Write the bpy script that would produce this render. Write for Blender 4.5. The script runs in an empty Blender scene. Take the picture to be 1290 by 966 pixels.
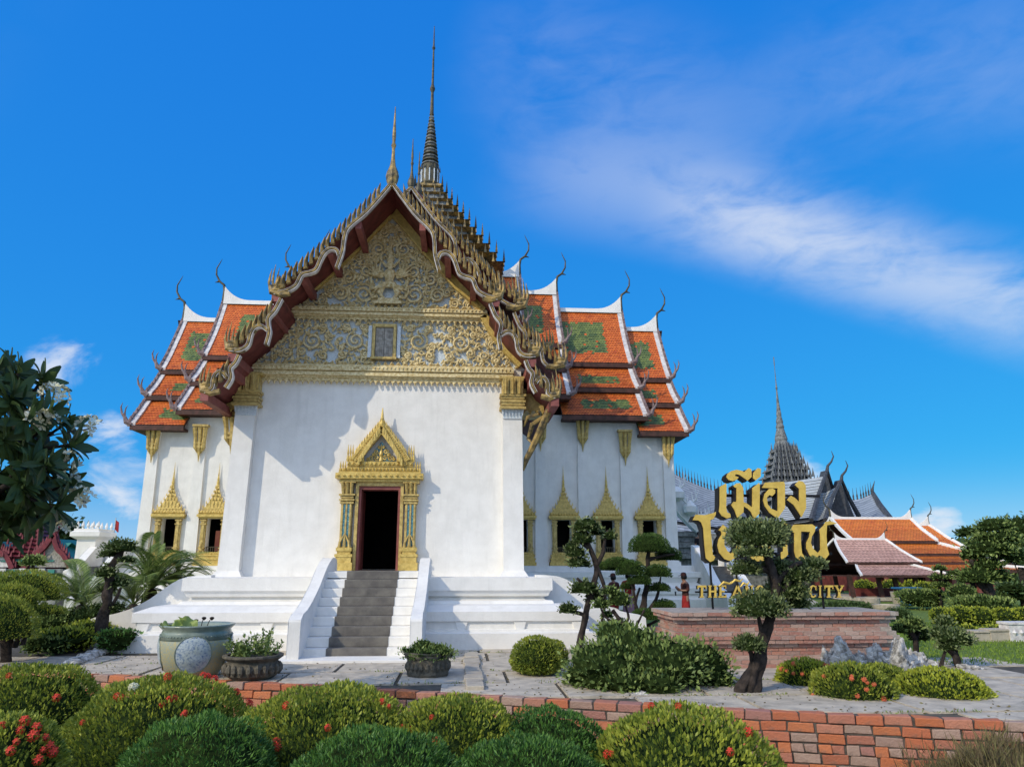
import bpy, math, random
import numpy as np
from mathutils import Vector, Matrix, noise as mn
R = math.radians
random.seed(7)
RNG = np.random.default_rng(7)
scn = bpy.context.scene
COL = scn.collection

# ------------------------------------------------------------------ camera, sun, sky, exposure
CAMX, CAMZ, FPX, PITCH, YAW = 2.247, 2.0, 915.0, 0.2435, 0.069
cam_d = bpy.data.cameras.new("camera")
cam = bpy.data.objects.new("camera", cam_d); COL.objects.link(cam); scn.camera = cam
cam_d.sensor_fit = 'HORIZONTAL'; cam_d.sensor_width = 36.0; cam_d.lens = 36.0 * FPX / 1290.0
cam_d.clip_start = 0.1; cam_d.clip_end = 3000
cam.location = (CAMX, 0, CAMZ)
cam.rotation_euler = (math.pi / 2 + PITCH, 0, -YAW)

SUN = Vector((-1.27, -1.0, 1.0)).normalized()
sd = bpy.data.lights.new("sun", 'SUN'); sd.energy = 2.15; sd.angle = R(0.5); sd.color = (1.0, 0.88, 0.68)
so = bpy.data.objects.new("sun", sd); COL.objects.link(so); so.location = (-30, -20, 40)
so.rotation_euler = SUN.to_track_quat('Z', 'Y').to_euler()
scn.view_settings.view_transform = 'Standard'; scn.view_settings.look = 'None'
scn.view_settings.exposure = 0.30; scn.view_settings.gamma = 1.0

def ray(px, py):
    x = (px - 645) / FPX; y = -(py - 483) / FPX
    cp, sp, c, s = math.cos(PITCH), math.sin(PITCH), math.cos(YAW), math.sin(YAW)
    yd = cp - y * sp
    return Vector((c * x + s * yd, -s * x + c * yd, sp + y * cp))
def at(px, py, Y=None, Z=None):          # survey helper: a bearing of the photograph met with a plane of the place
    r = ray(px, py); t = Y / r.y if Y is not None else (Z - CAMZ) / r.z
    return Vector((CAMX, 0, CAMZ)) + r * t

world = bpy.data.worlds.new("World"); scn.world = world; world.use_nodes = True
wn, wl = world.node_tree.nodes, world.node_tree.links
wn.clear()
def W(t, **k):
    n = wn.new(t)
    for a, b in k.items(): setattr(n, a, b)
    return n
sky = W('ShaderNodeTexSky', sky_type='NISHITA', sun_disc=False, sun_elevation=math.asin(SUN.z), sun_rotation=math.atan2(SUN.x, SUN.y))
sky.air_density = 1.0; sky.dust_density = 0.0; sky.ozone_density = 2.0; sky.altitude = 0
sep = W('ShaderNodeSeparateColor'); wl.new(sky.outputs[0], sep.inputs[0])
comb = W('ShaderNodeCombineColor')
for i_, (amp, gam) in enumerate(((0.058, 0.66), (0.43, 0.45), (0.86, 0.15))):     # tone curve of a deep, even tropical blue
    p_ = W('ShaderNodeMath', operation='POWER'); m_ = W('ShaderNodeMath', operation='MULTIPLY'); m0 = W('ShaderNodeMath', operation='MULTIPLY')
    wl.new(sep.outputs[i_], m0.inputs[0]); m0.inputs[1].default_value = 0.15
    wl.new(m0.outputs[0], p_.inputs[0]); p_.inputs[1].default_value = gam
    wl.new(p_.outputs[0], m_.inputs[0]); m_.inputs[1].default_value = amp / 0.15 / 1.23
    wl.new(m_.outputs[0], comb.inputs[i_])
hs = comb
tc = W('ShaderNodeTexCoord')
def wmath(op, a, b=None, clamp=False):
    n = W('ShaderNodeMath', operation=op, use_clamp=clamp)
    for i, v in enumerate((a, b)):
        if v is None: continue
        if isinstance(v, (int, float)): n.inputs[i].default_value = v
        else: wl.new(v, n.inputs[i])
    return n.outputs[0]
def wramp(v, lo, hi):
    n = W('ShaderNodeMapRange', interpolation_type='SMOOTHSTEP')
    n.inputs['From Min'].default_value = lo; n.inputs['From Max'].default_value = hi
    wl.new(v, n.inputs['Value']); return n.outputs[0]
def wdot(vec, d):
    n = W('ShaderNodeVectorMath', operation='DOT_PRODUCT'); wl.new(vec, n.inputs[0]); n.inputs[1].default_value = d
    return n.outputs['Value']
def wnoise(scale, detail, stretch=(1, 1, 1), rot=(0, 0, 0), dist=0.0, off=(0, 0, 0)):
    m = W('ShaderNodeMapping'); m.inputs['Scale'].default_value = stretch; m.inputs['Rotation'].default_value = rot; m.inputs['Location'].default_value = off
    wl.new(tc.outputs['Generated'], m.inputs['Vector'])
    n = W('ShaderNodeTexNoise'); n.inputs['Scale'].default_value = scale; n.inputs['Detail'].default_value = detail
    n.inputs['Roughness'].default_value = 0.58; n.inputs['Distortion'].default_value = dist
    wl.new(m.outputs[0], n.inputs['Vector']); return n.outputs['Fac']
G = tc.outputs['Generated']
def slab(px0, py0, px1, py1, th):       # cirrus streak: a great-circle band between two bearings
    a, b = ray(px0, py0).normalized(), ray(px1, py1).normalized()
    nrm = a.cross(b).normalized(); mid = (a + b).normalized(); ext = math.cos(a.angle(b) * 0.62)
    d = wmath('ABSOLUTE', wdot(G, nrm))
    across = wramp(wmath('MULTIPLY', d, 1.0 / th), 1.0, 0.0)
    along = wramp(wdot(G, mid), ext, min(0.999, ext + 0.10))
    return wmath('MULTIPLY', across, along)
nA = wnoise(3.4, 9, (1, 1, 2.0), (0.2, 0.35, 0.1), 0.35)
nB = wnoise(7.5, 8, (1, 1, 1.6), (0, 0, 0), 0.4, (3, 1, 2))
cir = wmath('MULTIPLY', slab(860, 265, 1560, 455, 0.085), 0.92)
cir = wmath('ADD', cir, wmath('MULTIPLY', slab(640, 215, 1130, 300, 0.10), 0.42))
cir = wmath('ADD', cir, wmath('MULTIPLY', slab(600, 60, 980, 200, 0.15), 0.26))
cir = wmath('ADD', cir, wmath('MULTIPLY', slab(960, 110, 1480, 60, 0.13), 0.22))
nC = wnoise(11.0, 10, (1, 1, 2.6), (0.15, 0.55, 0.1), 0.5, (1, 4, 2))
cir = wmath('MULTIPLY', cir, wramp(wmath('ADD', wmath('MULTIPLY', nA, 0.62), wmath('MULTIPLY', nC, 0.38)), 0.33, 0.62))
cir = wmath('MULTIPLY', cir, 0.60)
low = wramp(wdot(G, (0, 0, 1)), 0.20, 0.0)                  # pale haze low over the horizon, all round
haze = wmath('MULTIPLY', wmath('POWER', low, 3.0), 0.42)
back = wmath('MULTIPLY', wramp(wdot(G, (-0.45, -0.89, 0.0)), -0.45, 0.45), wramp(wnoise(2.6, 6, (1, 1, 1.8), (0, 0, 0), 0.3, (7, 2, 1)), 0.38, 0.56))   # unseen clouds added behind the view to lift the shade
def puff(px, py, rad):
    d = ray(px, py).normalized(); c = math.cos(rad)
    return wramp(wdot(G, d), c, 1 - (1 - c) * 0.05)
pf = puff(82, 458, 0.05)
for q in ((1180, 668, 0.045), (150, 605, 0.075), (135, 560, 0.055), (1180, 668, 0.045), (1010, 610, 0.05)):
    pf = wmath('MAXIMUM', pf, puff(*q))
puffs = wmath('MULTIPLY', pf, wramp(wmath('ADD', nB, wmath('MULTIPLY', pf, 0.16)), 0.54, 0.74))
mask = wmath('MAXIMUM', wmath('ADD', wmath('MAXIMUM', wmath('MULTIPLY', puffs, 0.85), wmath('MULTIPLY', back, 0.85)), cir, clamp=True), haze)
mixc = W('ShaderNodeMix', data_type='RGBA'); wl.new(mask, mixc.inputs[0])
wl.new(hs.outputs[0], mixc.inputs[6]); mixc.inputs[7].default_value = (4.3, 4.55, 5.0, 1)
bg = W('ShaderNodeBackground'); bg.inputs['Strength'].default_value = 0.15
glow = W('ShaderNodeVectorMath', operation='SCALE')          # added gain on the out-of-view clouds nearer the sun, filling the shade
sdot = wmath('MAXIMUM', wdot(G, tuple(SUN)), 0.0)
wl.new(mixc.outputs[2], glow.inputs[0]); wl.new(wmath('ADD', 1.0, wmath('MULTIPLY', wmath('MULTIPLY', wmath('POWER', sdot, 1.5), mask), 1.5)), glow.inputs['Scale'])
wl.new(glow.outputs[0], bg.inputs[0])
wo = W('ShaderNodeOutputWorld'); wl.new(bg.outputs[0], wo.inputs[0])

# ------------------------------------------------------------------ materials
MATS = {}
def mat(name, c1, c2=None, rough=0.7, scale=4.0, bump=0.0, bscale=30.0, metal=0.0, spec=0.3, objrand=0.0, tone=None, translucent=0.0,
        stain=None, stain_amt=0.5, stain_scale=1.5, streak=False, mode=None, lo=0.38, hi=0.62):
    m = bpy.data.materials.new(name); m.use_nodes = True
    n, l = m.node_tree.nodes, m.node_tree.links
    p = n['Principled BSDF']; out = n['Material Output']
    p.inputs['Roughness'].default_value = rough; p.inputs['Metallic'].default_value = metal
    p.inputs['Specular IOR Level'].default_value = spec
    tcn = n.new('ShaderNodeTexCoord')
    def noise_(sc, det=6, vec=None):
        t = n.new('ShaderNodeTexNoise'); t.inputs['Scale'].default_value = sc; t.inputs['Detail'].default_value = det
        t.inputs['Roughness'].default_value = 0.62
        l.new(vec or tcn.outputs['Object'], t.inputs['Vector']); return t.outputs['Fac']
    def mrange(v, a, b, c=0.0, d=1.0):
        t = n.new('ShaderNodeMapRange'); t.inputs[1].default_value = a; t.inputs[2].default_value = b
        t.inputs[3].default_value = c; t.inputs[4].default_value = d; l.new(v, t.inputs[0]); return t.outputs[0]
    def mixn(f, a, b):
        t = n.new('ShaderNodeMix'); t.data_type = 'RGBA'
        for s, v in ((0, f), (6, a), (7, b)):
            if isinstance(v, (tuple, list)): t.inputs[s].default_value = (*v[:3], 1)
            elif isinstance(v, (int, float)): t.inputs[s].default_value = v
            else: l.new(v, t.inputs[s])
        return t.outputs[2]
    c2 = c2 or tuple(x * 0.7 for x in c1)
    if tone:
        a = n.new('ShaderNodeAttribute'); a.attribute_name = tone
        fac = a.outputs['Fac']
    else: fac = mrange(noise_(scale), lo, hi)
    col = mixn(fac, c2, c1)
    if objrand:
        oi = n.new('ShaderNodeObjectInfo'); cr = n.new('ShaderNodeValToRGB'); e = cr.color_ramp
        cr.color_ramp.interpolation = 'CONSTANT'
        pal = objrand; e.elements[0].color = (*pal[0], 1); e.elements[1].position = 1.0 / len(pal); e.elements[1].color = (*pal[1], 1)
        for i in range(2, len(pal)):
            q = e.elements.new(i / len(pal)); q.color = (*pal[i], 1)
        l.new(oi.outputs['Random'], cr.inputs[0])
        col = mixn(mrange(noise_(scale), 0.3, 0.7, 0.0, 0.35), cr.outputs[0], c2)
    if stain:
        v = tcn.outputs['Object']
        if streak:
            mp = n.new('ShaderNodeMapping'); mp.inputs['Scale'].default_value = (3.0, 3.0, 0.35); l.new(v, mp.inputs[0]); v = mp.outputs[0]
        col = mixn(mrange(noise_(stain_scale, 8, v), 0.52, 0.78, 0.0, stain_amt), col, stain)
    l.new(col, p.inputs['Base Color'])
    if bump:
        b = n.new('ShaderNodeBump'); b.inputs['Strength'].default_value = bump; b.inputs['Distance'].default_value = 0.02
        l.new(noise_(bscale, 8), b.inputs['Height']); l.new(b.outputs[0], p.inputs['Normal'])
    if translucent:
        tr = n.new('ShaderNodeBsdfTranslucent'); l.new(col, tr.inputs['Color'])
        ms = n.new('ShaderNodeMixShader'); ms.inputs[0].default_value = translucent
        l.new(p.outputs[0], ms.inputs[1]); l.new(tr.outputs[0], ms.inputs[2]); l.new(ms.outputs[0], out.inputs['Surface'])
    MATS[name] = m; return m
M = MATS
mat('white_plaster', (0.82, 0.80, 0.755), (0.75, 0.73, 0.685), 0.85, 2.2, 0.4, 18, stain=(0.46, 0.45, 0.41), stain_amt=0.26, stain_scale=1.5, streak=True)
mat('weathered_white', (0.74, 0.72, 0.69), (0.50, 0.46, 0.45), 0.85, 5, 0.3, 20, stain=(0.30, 0.27, 0.26), stain_amt=0.5, stain_scale=6)
mat('gold_paint', (0.64, 0.48, 0.17), (0.40, 0.28, 0.085), 0.38, 9, 0.4, 40, metal=0.06, stain=(0.16, 0.12, 0.06), stain_amt=0.55, stain_scale=7)
mat('cream_gold', (0.84, 0.72, 0.42), (0.52, 0.38, 0.15), 0.4, 12, 0.4, 45, metal=0.0, stain=(0.22, 0.16, 0.08), stain_amt=0.4, stain_scale=10)
mat('bright_gold', (0.72, 0.53, 0.16), (0.50, 0.35, 0.09), 0.34, 8, 0.35, 35, metal=0.08, stain=(0.18, 0.13, 0.05), stain_amt=0.3, stain_scale=9)
mat('aged_gold', (0.46, 0.31, 0.10), (0.085, 0.07, 0.042), 0.45, 5, 0.5, 30, metal=0.08, stain=(0.05, 0.05, 0.04), stain_amt=0.8, stain_scale=3)
mat('aged_mauve', (0.27, 0.20, 0.19), (0.13, 0.085, 0.08), 0.7, 6, 0.4, 30, stain=(0.4, 0.37, 0.35), stain_amt=0.5, stain_scale=5)
mat('bronze', (0.13, 0.11, 0.065), (0.05, 0.05, 0.035), 0.5, 6, 0.2, 30, metal=0.3)
mat('mosaic_white', (0.74, 0.78, 0.80), (0.50, 0.58, 0.62), 0.35, 30, 0.5, 60)
mat('glass_mosaic', (0.10, 0.34, 0.36), (0.02, 0.08, 0.14), 0.12, 26, 0.6, 50, spec=0.8, stain=(0.55, 0.45, 0.15), stain_amt=0.9, stain_scale=17)
mat('red_wood', (0.175, 0.042, 0.035), (0.095, 0.022, 0.02), 0.6, 3, 0.2, 25)
mat('red_beam', (0.30, 0.10, 0.085), (0.20, 0.06, 0.05), 0.6, 3, 0.2, 25)
mat('dark_interior', (0.012, 0.010, 0.010), (0.006, 0.005, 0.005), 0.9)  # near-black colour stands in for the darkness of unlit rooms
mat('shutter_red', (0.42, 0.13, 0.075), (0.30, 0.08, 0.05), 0.6, 4, 0.2, 20)
mat('old_shutter', (0.42, 0.39, 0.34), (0.22, 0.20, 0.17), 0.8, 8, 0.4, 20)
mat('step_stone', (0.19, 0.175, 0.15), (0.12, 0.11, 0.10), 0.85, 3, 0.4, 40, stain=(0.07, 0.07, 0.065), stain_amt=0.5, stain_scale=2.5)
mat('orange_tile', (0.80, 0.20, 0.04), (0.50, 0.095, 0.022), 0.42, tone='tone', bump=0.25, bscale=25, stain=(0.10, 0.05, 0.03), stain_amt=0.45, stain_scale=1.6)
mat('green_tile', (0.22, 0.27, 0.075), (0.07, 0.115, 0.045), 0.4, tone='tone', bump=0.25, bscale=25)
mat('pink_tile', (0.72, 0.43, 0.33), (0.55, 0.31, 0.235), 0.7, tone='tone')
mat('bright_orange_tile', (0.92, 0.28, 0.05), (0.70, 0.16, 0.035), 0.45, tone='tone')
mat('grey_tile', (0.36, 0.41, 0.47), (0.22, 0.26, 0.31), 0.7, tone='tone')
mat('light_grey_tile', (0.46, 0.49, 0.49), (0.34, 0.37, 0.38), 0.8, tone='tone')
mat('green_roof', (0.06, 0.30, 0.24), (0.04, 0.19, 0.16), 0.6, tone='tone')
mat('maroon', (0.23, 0.035, 0.045), (0.12, 0.02, 0.03), 0.6, 6, 0.3, 30)
mat('fascia', (0.10, 0.045, 0.035), (0.05, 0.028, 0.02), 0.7, 4)
mat('grey_stone', (0.26, 0.27, 0.265), (0.10, 0.105, 0.10), 0.8, 4, 0.5, 20)
mat('dark_slate', (0.085, 0.09, 0.10), (0.045, 0.05, 0.055), 0.7, 4)
mat('pavement', (0.60, 0.52, 0.40), (0.42, 0.365, 0.29), 0.92, 3.5, 0.8, 28, stain=(0.13, 0.125, 0.10), stain_amt=0.75, stain_scale=1.7)
mat('joint_soil', (0.12, 0.10, 0.075), (0.06, 0.055, 0.04), 0.95, 5)
mat('limestone', (0.50, 0.44, 0.34), (0.38, 0.33, 0.26), 0.9, 3, 0.6, 20, stain=(0.16, 0.15, 0.12), stain_amt=0.6, stain_scale=4)
mat('earth', (0.15, 0.12, 0.08), (0.08, 0.07, 0.045), 0.95, 2, 0.4, 20)
mat('grass_ground', (0.17, 0.23, 0.035), (0.10, 0.15, 0.025), 0.9, 6, 0.6, 60)
mat('grass_blade', (0.26, 0.36, 0.045), (0.13, 0.22, 0.03), 0.7, tone='tone', translucent=0.25)
mat('dry_grass', (0.22, 0.20, 0.075), (0.13, 0.09, 0.055), 0.8, tone='tone', translucent=0.2)
mat('mortar', (0.13, 0.11, 0.09), (0.07, 0.06, 0.05), 0.95, 12, 0.5, 50)
mat('brick', (0.5, 0.17, 0.09), (0.25, 0.12, 0.09), 0.85, 14, 0.8, 45, objrand=[(0.56, 0.17, 0.075), (0.50, 0.17, 0.09), (0.60, 0.20, 0.08), (0.48, 0.19, 0.12), (0.55, 0.23, 0.14), (0.44, 0.31, 0.24), (0.58, 0.18, 0.07), (0.40, 0.19, 0.15), (0.40, 0.27, 0.21), (0.47, 0.22, 0.15)],
    stain=(0.17, 0.135, 0.10), stain_amt=0.9, stain_scale=4.5)
mat('brick_run', (0.57, 0.18, 0.08), (0.42, 0.20, 0.13), 0.85, tone='tone', bump=0.8, bscale=45, stain=(0.20, 0.15, 0.11), stain_amt=0.8, stain_scale=6)
mat('pale_brick', (0.42, 0.22, 0.17), (0.46, 0.36, 0.30), 0.9, 9, 0.8, 40, objrand=[(0.42, 0.21, 0.16), (0.38, 0.16, 0.12), (0.45, 0.27, 0.21), (0.44, 0.19, 0.13), (0.36, 0.22, 0.18), (0.47, 0.32, 0.26)],
    stain=(0.52, 0.45, 0.38), stain_amt=0.5, stain_scale=6)
mat('pale_mortar', (0.44, 0.38, 0.32), (0.28, 0.24, 0.2), 0.95, 9, 0.5, 50)
mat('sign_gold', (0.74, 0.52, 0.11), (0.60, 0.41, 0.08), 0.42, 5, 0.1, 30, metal=0.1)
mat('sign_black', (0.014, 0.012, 0.011), (0.008, 0.008, 0.008), 0.5)
mat('bark', (0.055, 0.042, 0.034), (0.018, 0.014, 0.012), 0.95, 9, 1.0, 22)
mat('pale_bark', (0.20, 0.17, 0.14), (0.08, 0.07, 0.06), 0.95, 8, 1.0, 18)
mat('rock', (0.62, 0.59, 0.54), (0.17, 0.16, 0.14), 0.9, 8, 1.0, 16)
mat('stone_bowl', (0.16, 0.14, 0.105), (0.075, 0.068, 0.052), 0.95, 9, 1.0, 30)
mat('celadon', (0.24, 0.29, 0.24), (0.17, 0.21, 0.17), 0.25, 6, 0.1, 20, spec=0.6)
mat('vat_ochre', (0.44, 0.38, 0.19), (0.30, 0.34, 0.28), 0.3, 34, 0.25, 50, spec=0.6, lo=0.45, hi=0.55)
mat('vat_blue', (0.46, 0.52, 0.53), (0.13, 0.20, 0.33), 0.3, 26, 0.15, 50, spec=0.6, lo=0.36, hi=0.52, stain=(0.33, 0.36, 0.24), stain_amt=0.7, stain_scale=4)
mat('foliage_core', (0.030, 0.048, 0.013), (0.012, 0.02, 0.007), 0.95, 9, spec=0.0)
def leafmat(name, hi, lo, tr=0.22): return mat(name, hi, lo, 0.5, tone='tone', translucent=tr, spec=0.35)
leafmat('leaf_ixora', (0.40, 0.43, 0.055), (0.115, 0.17, 0.024))
leafmat('leaf_lime', (0.5, 0.52, 0.05), (0.2, 0.26, 0.03))
leafmat('leaf_green', (0.13, 0.27, 0.045), (0.035, 0.1, 0.02))
leafmat('leaf_dark', (0.12, 0.19, 0.06), (0.035, 0.065, 0.022))
leafmat('leaf_mid', (0.32, 0.4, 0.11), (0.08, 0.135, 0.035))
leafmat('leaf_bonsai', (0.27, 0.32, 0.12), (0.06, 0.09, 0.035))
leafmat('leaf_deep', (0.1, 0.175, 0.03), (0.03, 0.065, 0.014), 0.1)
leafmat('leaf_frangipani', (0.075, 0.12, 0.035), (0.03, 0.06, 0.018), 0.18)
mat('flower_red', (0.78, 0.085, 0.035), (0.60, 0.045, 0.03), 0.6, 20, translucent=0.2)
mat('flower_orange', (0.80, 0.22, 0.09), (0.66, 0.13, 0.06), 0.6, 20, translucent=0.2)
mat('flower_white', (0.80, 0.80, 0.66), (0.70, 0.66, 0.40), 0.6, 20, translucent=0.2)
mat('skin', (0.36, 0.20, 0.13), (0.30, 0.16, 0.10), 0.6, 8)
mat('cloth_red', (0.34, 0.025, 0.022), (0.22, 0.015, 0.015), 0.85, 9, 0.4, 30)
mat('cloth_brown', (0.10, 0.035, 0.025), (0.06, 0.02, 0.016), 0.85, 9)
mat('cloth_black', (0.016, 0.012, 0.014), (0.010, 0.008, 0.01), 0.85, 9)
mat('cloth_pink', (0.38, 0.24, 0.27), (0.28, 0.16, 0.20), 0.85, 9)
mat('hair', (0.012, 0.010, 0.009), (0.008, 0.006, 0.006), 0.5)
mat('blue_paint', (0.03, 0.16, 0.32), (0.02, 0.11, 0.24), 0.5)
mat('flag_red', (0.5, 0.04, 0.04), (0.4, 0.03, 0.03), 0.8)

# ------------------------------------------------------------------ builders
def tag(o, label=None, cat=None, group=None, kind=None):
    for k, v in (('label', label), ('category', cat), ('group', group), ('kind', kind)):
        if v: o[k] = v
    return o
def link(o, parent=None):
    COL.objects.link(o)
    if parent: o.parent = parent
    return o
ORG = {}                                    # world origin of each root, so parts can be modelled in place
def thing(name, label, cat, loc=(0, 0, 0), group=None, rz=0.0):
    o = bpy.data.objects.new(name, None); o.empty_display_size = 0.3; link(o)
    o.location = loc; o.rotation_euler = (0, 0, rz); ORG[o.name] = Vector(loc)
    return tag(o, label, cat, group)
def origin_of(p):
    v = Vector((0, 0, 0))
    while p: v = v + Vector(p.location); p = p.parent
    return v
class MB:
    def __init__(s): s.v = []; s.f = []; s.t = []; s.m = []
    def add(s, vs, fs, tone=0.5, mi=0):
        b = len(s.v); s.v += [tuple(v) for v in vs]; s.f += [tuple(b + i for i in f) for f in fs]
        s.t += [tone] * len(fs); s.m += [mi] * len(fs); return s
    def box(s, x0, x1, y0, y1, z0, z1, mi=0, tone=0.5):
        return s.add([(x0, y0, z0), (x1, y0, z0), (x1, y1, z0), (x0, y1, z0), (x0, y0, z1), (x1, y0, z1), (x1, y1, z1), (x0, y1, z1)],
                     [(0, 3, 2, 1), (4, 5, 6, 7), (0, 1, 5, 4), (1, 2, 6, 5), (2, 3, 7, 6), (3, 0, 4, 7)], tone, mi)
    def frustum(s, cx, cy, z0, z1, ax, ay, bx, by, mi=0):
        return s.add([(cx - ax, cy - ay, z0), (cx + ax, cy - ay, z0), (cx + ax, cy + ay, z0), (cx - ax, cy + ay, z0),
                      (cx - bx, cy - by, z1), (cx + bx, cy - by, z1), (cx + bx, cy + by, z1), (cx - bx, cy + by, z1)],
                     [(0, 3, 2, 1), (4, 5, 6, 7), (0, 1, 5, 4), (1, 2, 6, 5), (2, 3, 7, 6), (3, 0, 4, 7)], 0.5, mi)
    def prism(s, pts, ext, mi=0, side=None, tris=False):   # pts: planar outline (3D), ext: extrusion vector
        n = len(pts); e = Vector(ext); a = [Vector(p) for p in pts]; b = [p + e for p in a]
        side = mi if side is None else side
        if tris or n > 4:
            from mathutils.geometry import tessellate_polygon
            T = tessellate_polygon([a])
            s.add(a + b, [tuple(t) for t in T] + [tuple(i + n for i in reversed(t)) for t in T], 0.5, mi)
        else: s.add(a + b, [tuple(range(n)), tuple(range(2 * n - 1, n - 1, -1))], 0.5, mi)
        base = len(s.v) - 2 * n
        for i in range(n):
            j = (i + 1) % n; s.f.append((base + i, base + j, base + n + j, base + n + i)); s.t.append(0.5); s.m.append(side)
        return s
    def tube(s, pts, radii, n=6, mi=0, flat=1.0, cap=True):
        pts = [Vector(p) for p in pts]; k = len(pts)
        if isinstance(radii, (int, float)): radii = [radii] * k
        b = len(s.v); up = Vector((0, 0, 1)); prev = None
        for i, p in enumerate(pts):
            t = (pts[min(i + 1, k - 1)] - pts[max(i - 1, 0)]).normalized()
            if prev is None:
                a = t.cross(up); a = a.normalized() if a.length > 0.05 else Vector((1, 0, 0))
            else:
                a = prev - t * prev.dot(t); a.normalize()
            prev = a; c = t.cross(a)
            for q in range(n):
                w = 2 * math.pi * q / n
                s.v.append(tuple(p + (a * math.cos(w) + c * math.sin(w) * flat) * radii[i]))
        for i in range(k - 1):
            for q in range(n):
                r = (q + 1) % n
                s.f.append((b + i * n + q, b + i * n + r, b + (i + 1) * n + r, b + (i + 1) * n + q)); s.t.append(0.5); s.m.append(mi)
        if cap:
            s.f.append(tuple(b + q for q in reversed(range(n)))); s.f.append(tuple(b + (k - 1) * n + q for q in range(n))); s.t += [0.5] * 2; s.m += [mi] * 2
        return s
    def lathe(s, c, prof, n=16, mi=0, sx=1.0, sy=1.0, phase=0.0):
        b = len(s.v); k = len(prof)
        for r, z in prof:
            for q in range(n):
                w = 2 * math.pi * (q + phase) / n; s.v.append((c[0] + r * sx * math.cos(w), c[1] + r * sy * math.sin(w), c[2] + z))
        for i in range(k - 1):
            for q in range(n):
                r = (q + 1) % n
                s.f.append((b + i * n + q, b + i * n + r, b + (i + 1) * n + r, b + (i + 1) * n + q)); s.t.append(0.5); s.m.append(mi)
        s.f.append(tuple(b + q for q in reversed(range(n)))); s.f.append(tuple(b + (k - 1) * n + q for q in range(n))); s.t += [0.5] * 2; s.m += [mi] * 2
        return s
    def cone(s, c, r, h, n=4, mi=0):
        vs = [(c[0] + r * math.cos(2 * math.pi * (q + .5) / n), c[1] + r * math.sin(2 * math.pi * (q + .5) / n), c[2]) for q in range(n)] + [(c[0], c[1], c[2] + h)]
        return s.add(vs, [(q, (q + 1) % n, n) for q in range(n)] + [tuple(reversed(range(n)))], 0.5, mi)
    def build(s, name, mats, parent=None, smooth=False, bevel=0.0, origin=None):
        me = bpy.data.meshes.new(name)
        o0 = Vector(origin) if origin is not None else (origin_of(parent) if parent else Vector((0, 0, 0)))
        V = np.array(s.v, dtype=np.float32) - np.array(o0, dtype=np.float32)
        me.from_pydata(V.tolist(), [], s.f)
        for m in (mats if isinstance(mats, (list, tuple)) else [mats]): me.materials.append(M[m] if isinstance(m, str) else m)
        me.polygons.foreach_set('material_index', s.m)
        at_ = me.attributes.new('tone', 'FLOAT', 'FACE'); at_.data.foreach_set('value', s.t)
        if smooth: me.polygons.foreach_set('use_smooth', [True] * len(s.f))
        o = bpy.data.objects.new(name, me); link(o, parent)
        if origin is not None and not parent: o.location = o0
        if origin is not None and parent: o.location = o0 - origin_of(parent)
        if bevel:
            b = o.modifiers.new('bevel', 'BEVEL'); b.width = bevel; b.segments = 2; b.limit_method = 'ANGLE'
        me.update(); return o
def copy_tree(o, parent=None, loc=None, rz=None, label=None):
    c = o.copy(); COL.objects.link(c); c.parent = parent
    if loc is not None: c.location = loc
    if rz is not None: c.rotation_euler = (0, 0, rz)
    if label: c['label'] = label
    for ch in list(o.children): copy_tree(ch, c)
    return c

def quadmesh(name, Q, tone, mats, parent=None, origin=None, mi=None):   # Q: (n,4,3) array of leaf quads
    n = len(Q); me = bpy.data.meshes.new(name)
    o0 = Vector(origin) if origin is not None else (origin_of(parent) if parent else Vector((0, 0, 0)))
    V = (Q.reshape(-1, 3) - np.array(o0)).astype(np.float32)
    me.vertices.add(4 * n); me.vertices.foreach_set('co', V.ravel())
    me.loops.add(4 * n); me.loops.foreach_set('vertex_index', np.arange(4 * n, dtype=np.int32))
    me.polygons.add(n); me.polygons.foreach_set('loop_start', np.arange(0, 4 * n, 4, dtype=np.int32))
    try: me.polygons.foreach_set('loop_total', np.full(n, 4, dtype=np.int32))
    except Exception: pass
    for m in (mats if isinstance(mats, (list, tuple)) else [mats]): me.materials.append(M[m])
    if mi is not None: me.polygons.foreach_set('material_index', mi.astype(np.int32))
    a = me.attributes.new('tone', 'FLOAT', 'FACE'); a.data.foreach_set('value', tone.astype(np.float32))
    me.update(calc_edges=True); me.validate()
    o = bpy.data.objects.new(name, me); link(o, parent)
    if origin is not None: o.location = o0 - (origin_of(parent) if parent else Vector((0, 0, 0)))
    return o
def unit(a): return a / np.maximum(np.linalg.norm(a, axis=-1, keepdims=True), 1e-9)
def leaf_quads(P, D, L, Wd, cup=0.25):      # P base points, D long-axis directions
    n = len(P); rv = unit(RNG.normal(size=(n, 3))); w = unit(np.cross(D, rv)); nn = np.cross(D, w)
    L = L[:, None] if isinstance(L, np.ndarray) else L
    Wd = Wd[:, None] if isinstance(Wd, np.ndarray) else Wd
    a = P; c = P + D * L; m = P + D * L * 0.5 + nn * L * cup * 0.3
    return np.stack([a, m + w * Wd * 0.5, c, m - w * Wd * 0.5], axis=1)
def fbm(P, sc, seed=0.0):
    return np.array([mn.noise(Vector((p[0] * sc + seed, p[1] * sc, p[2] * sc))) for p in P])
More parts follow.
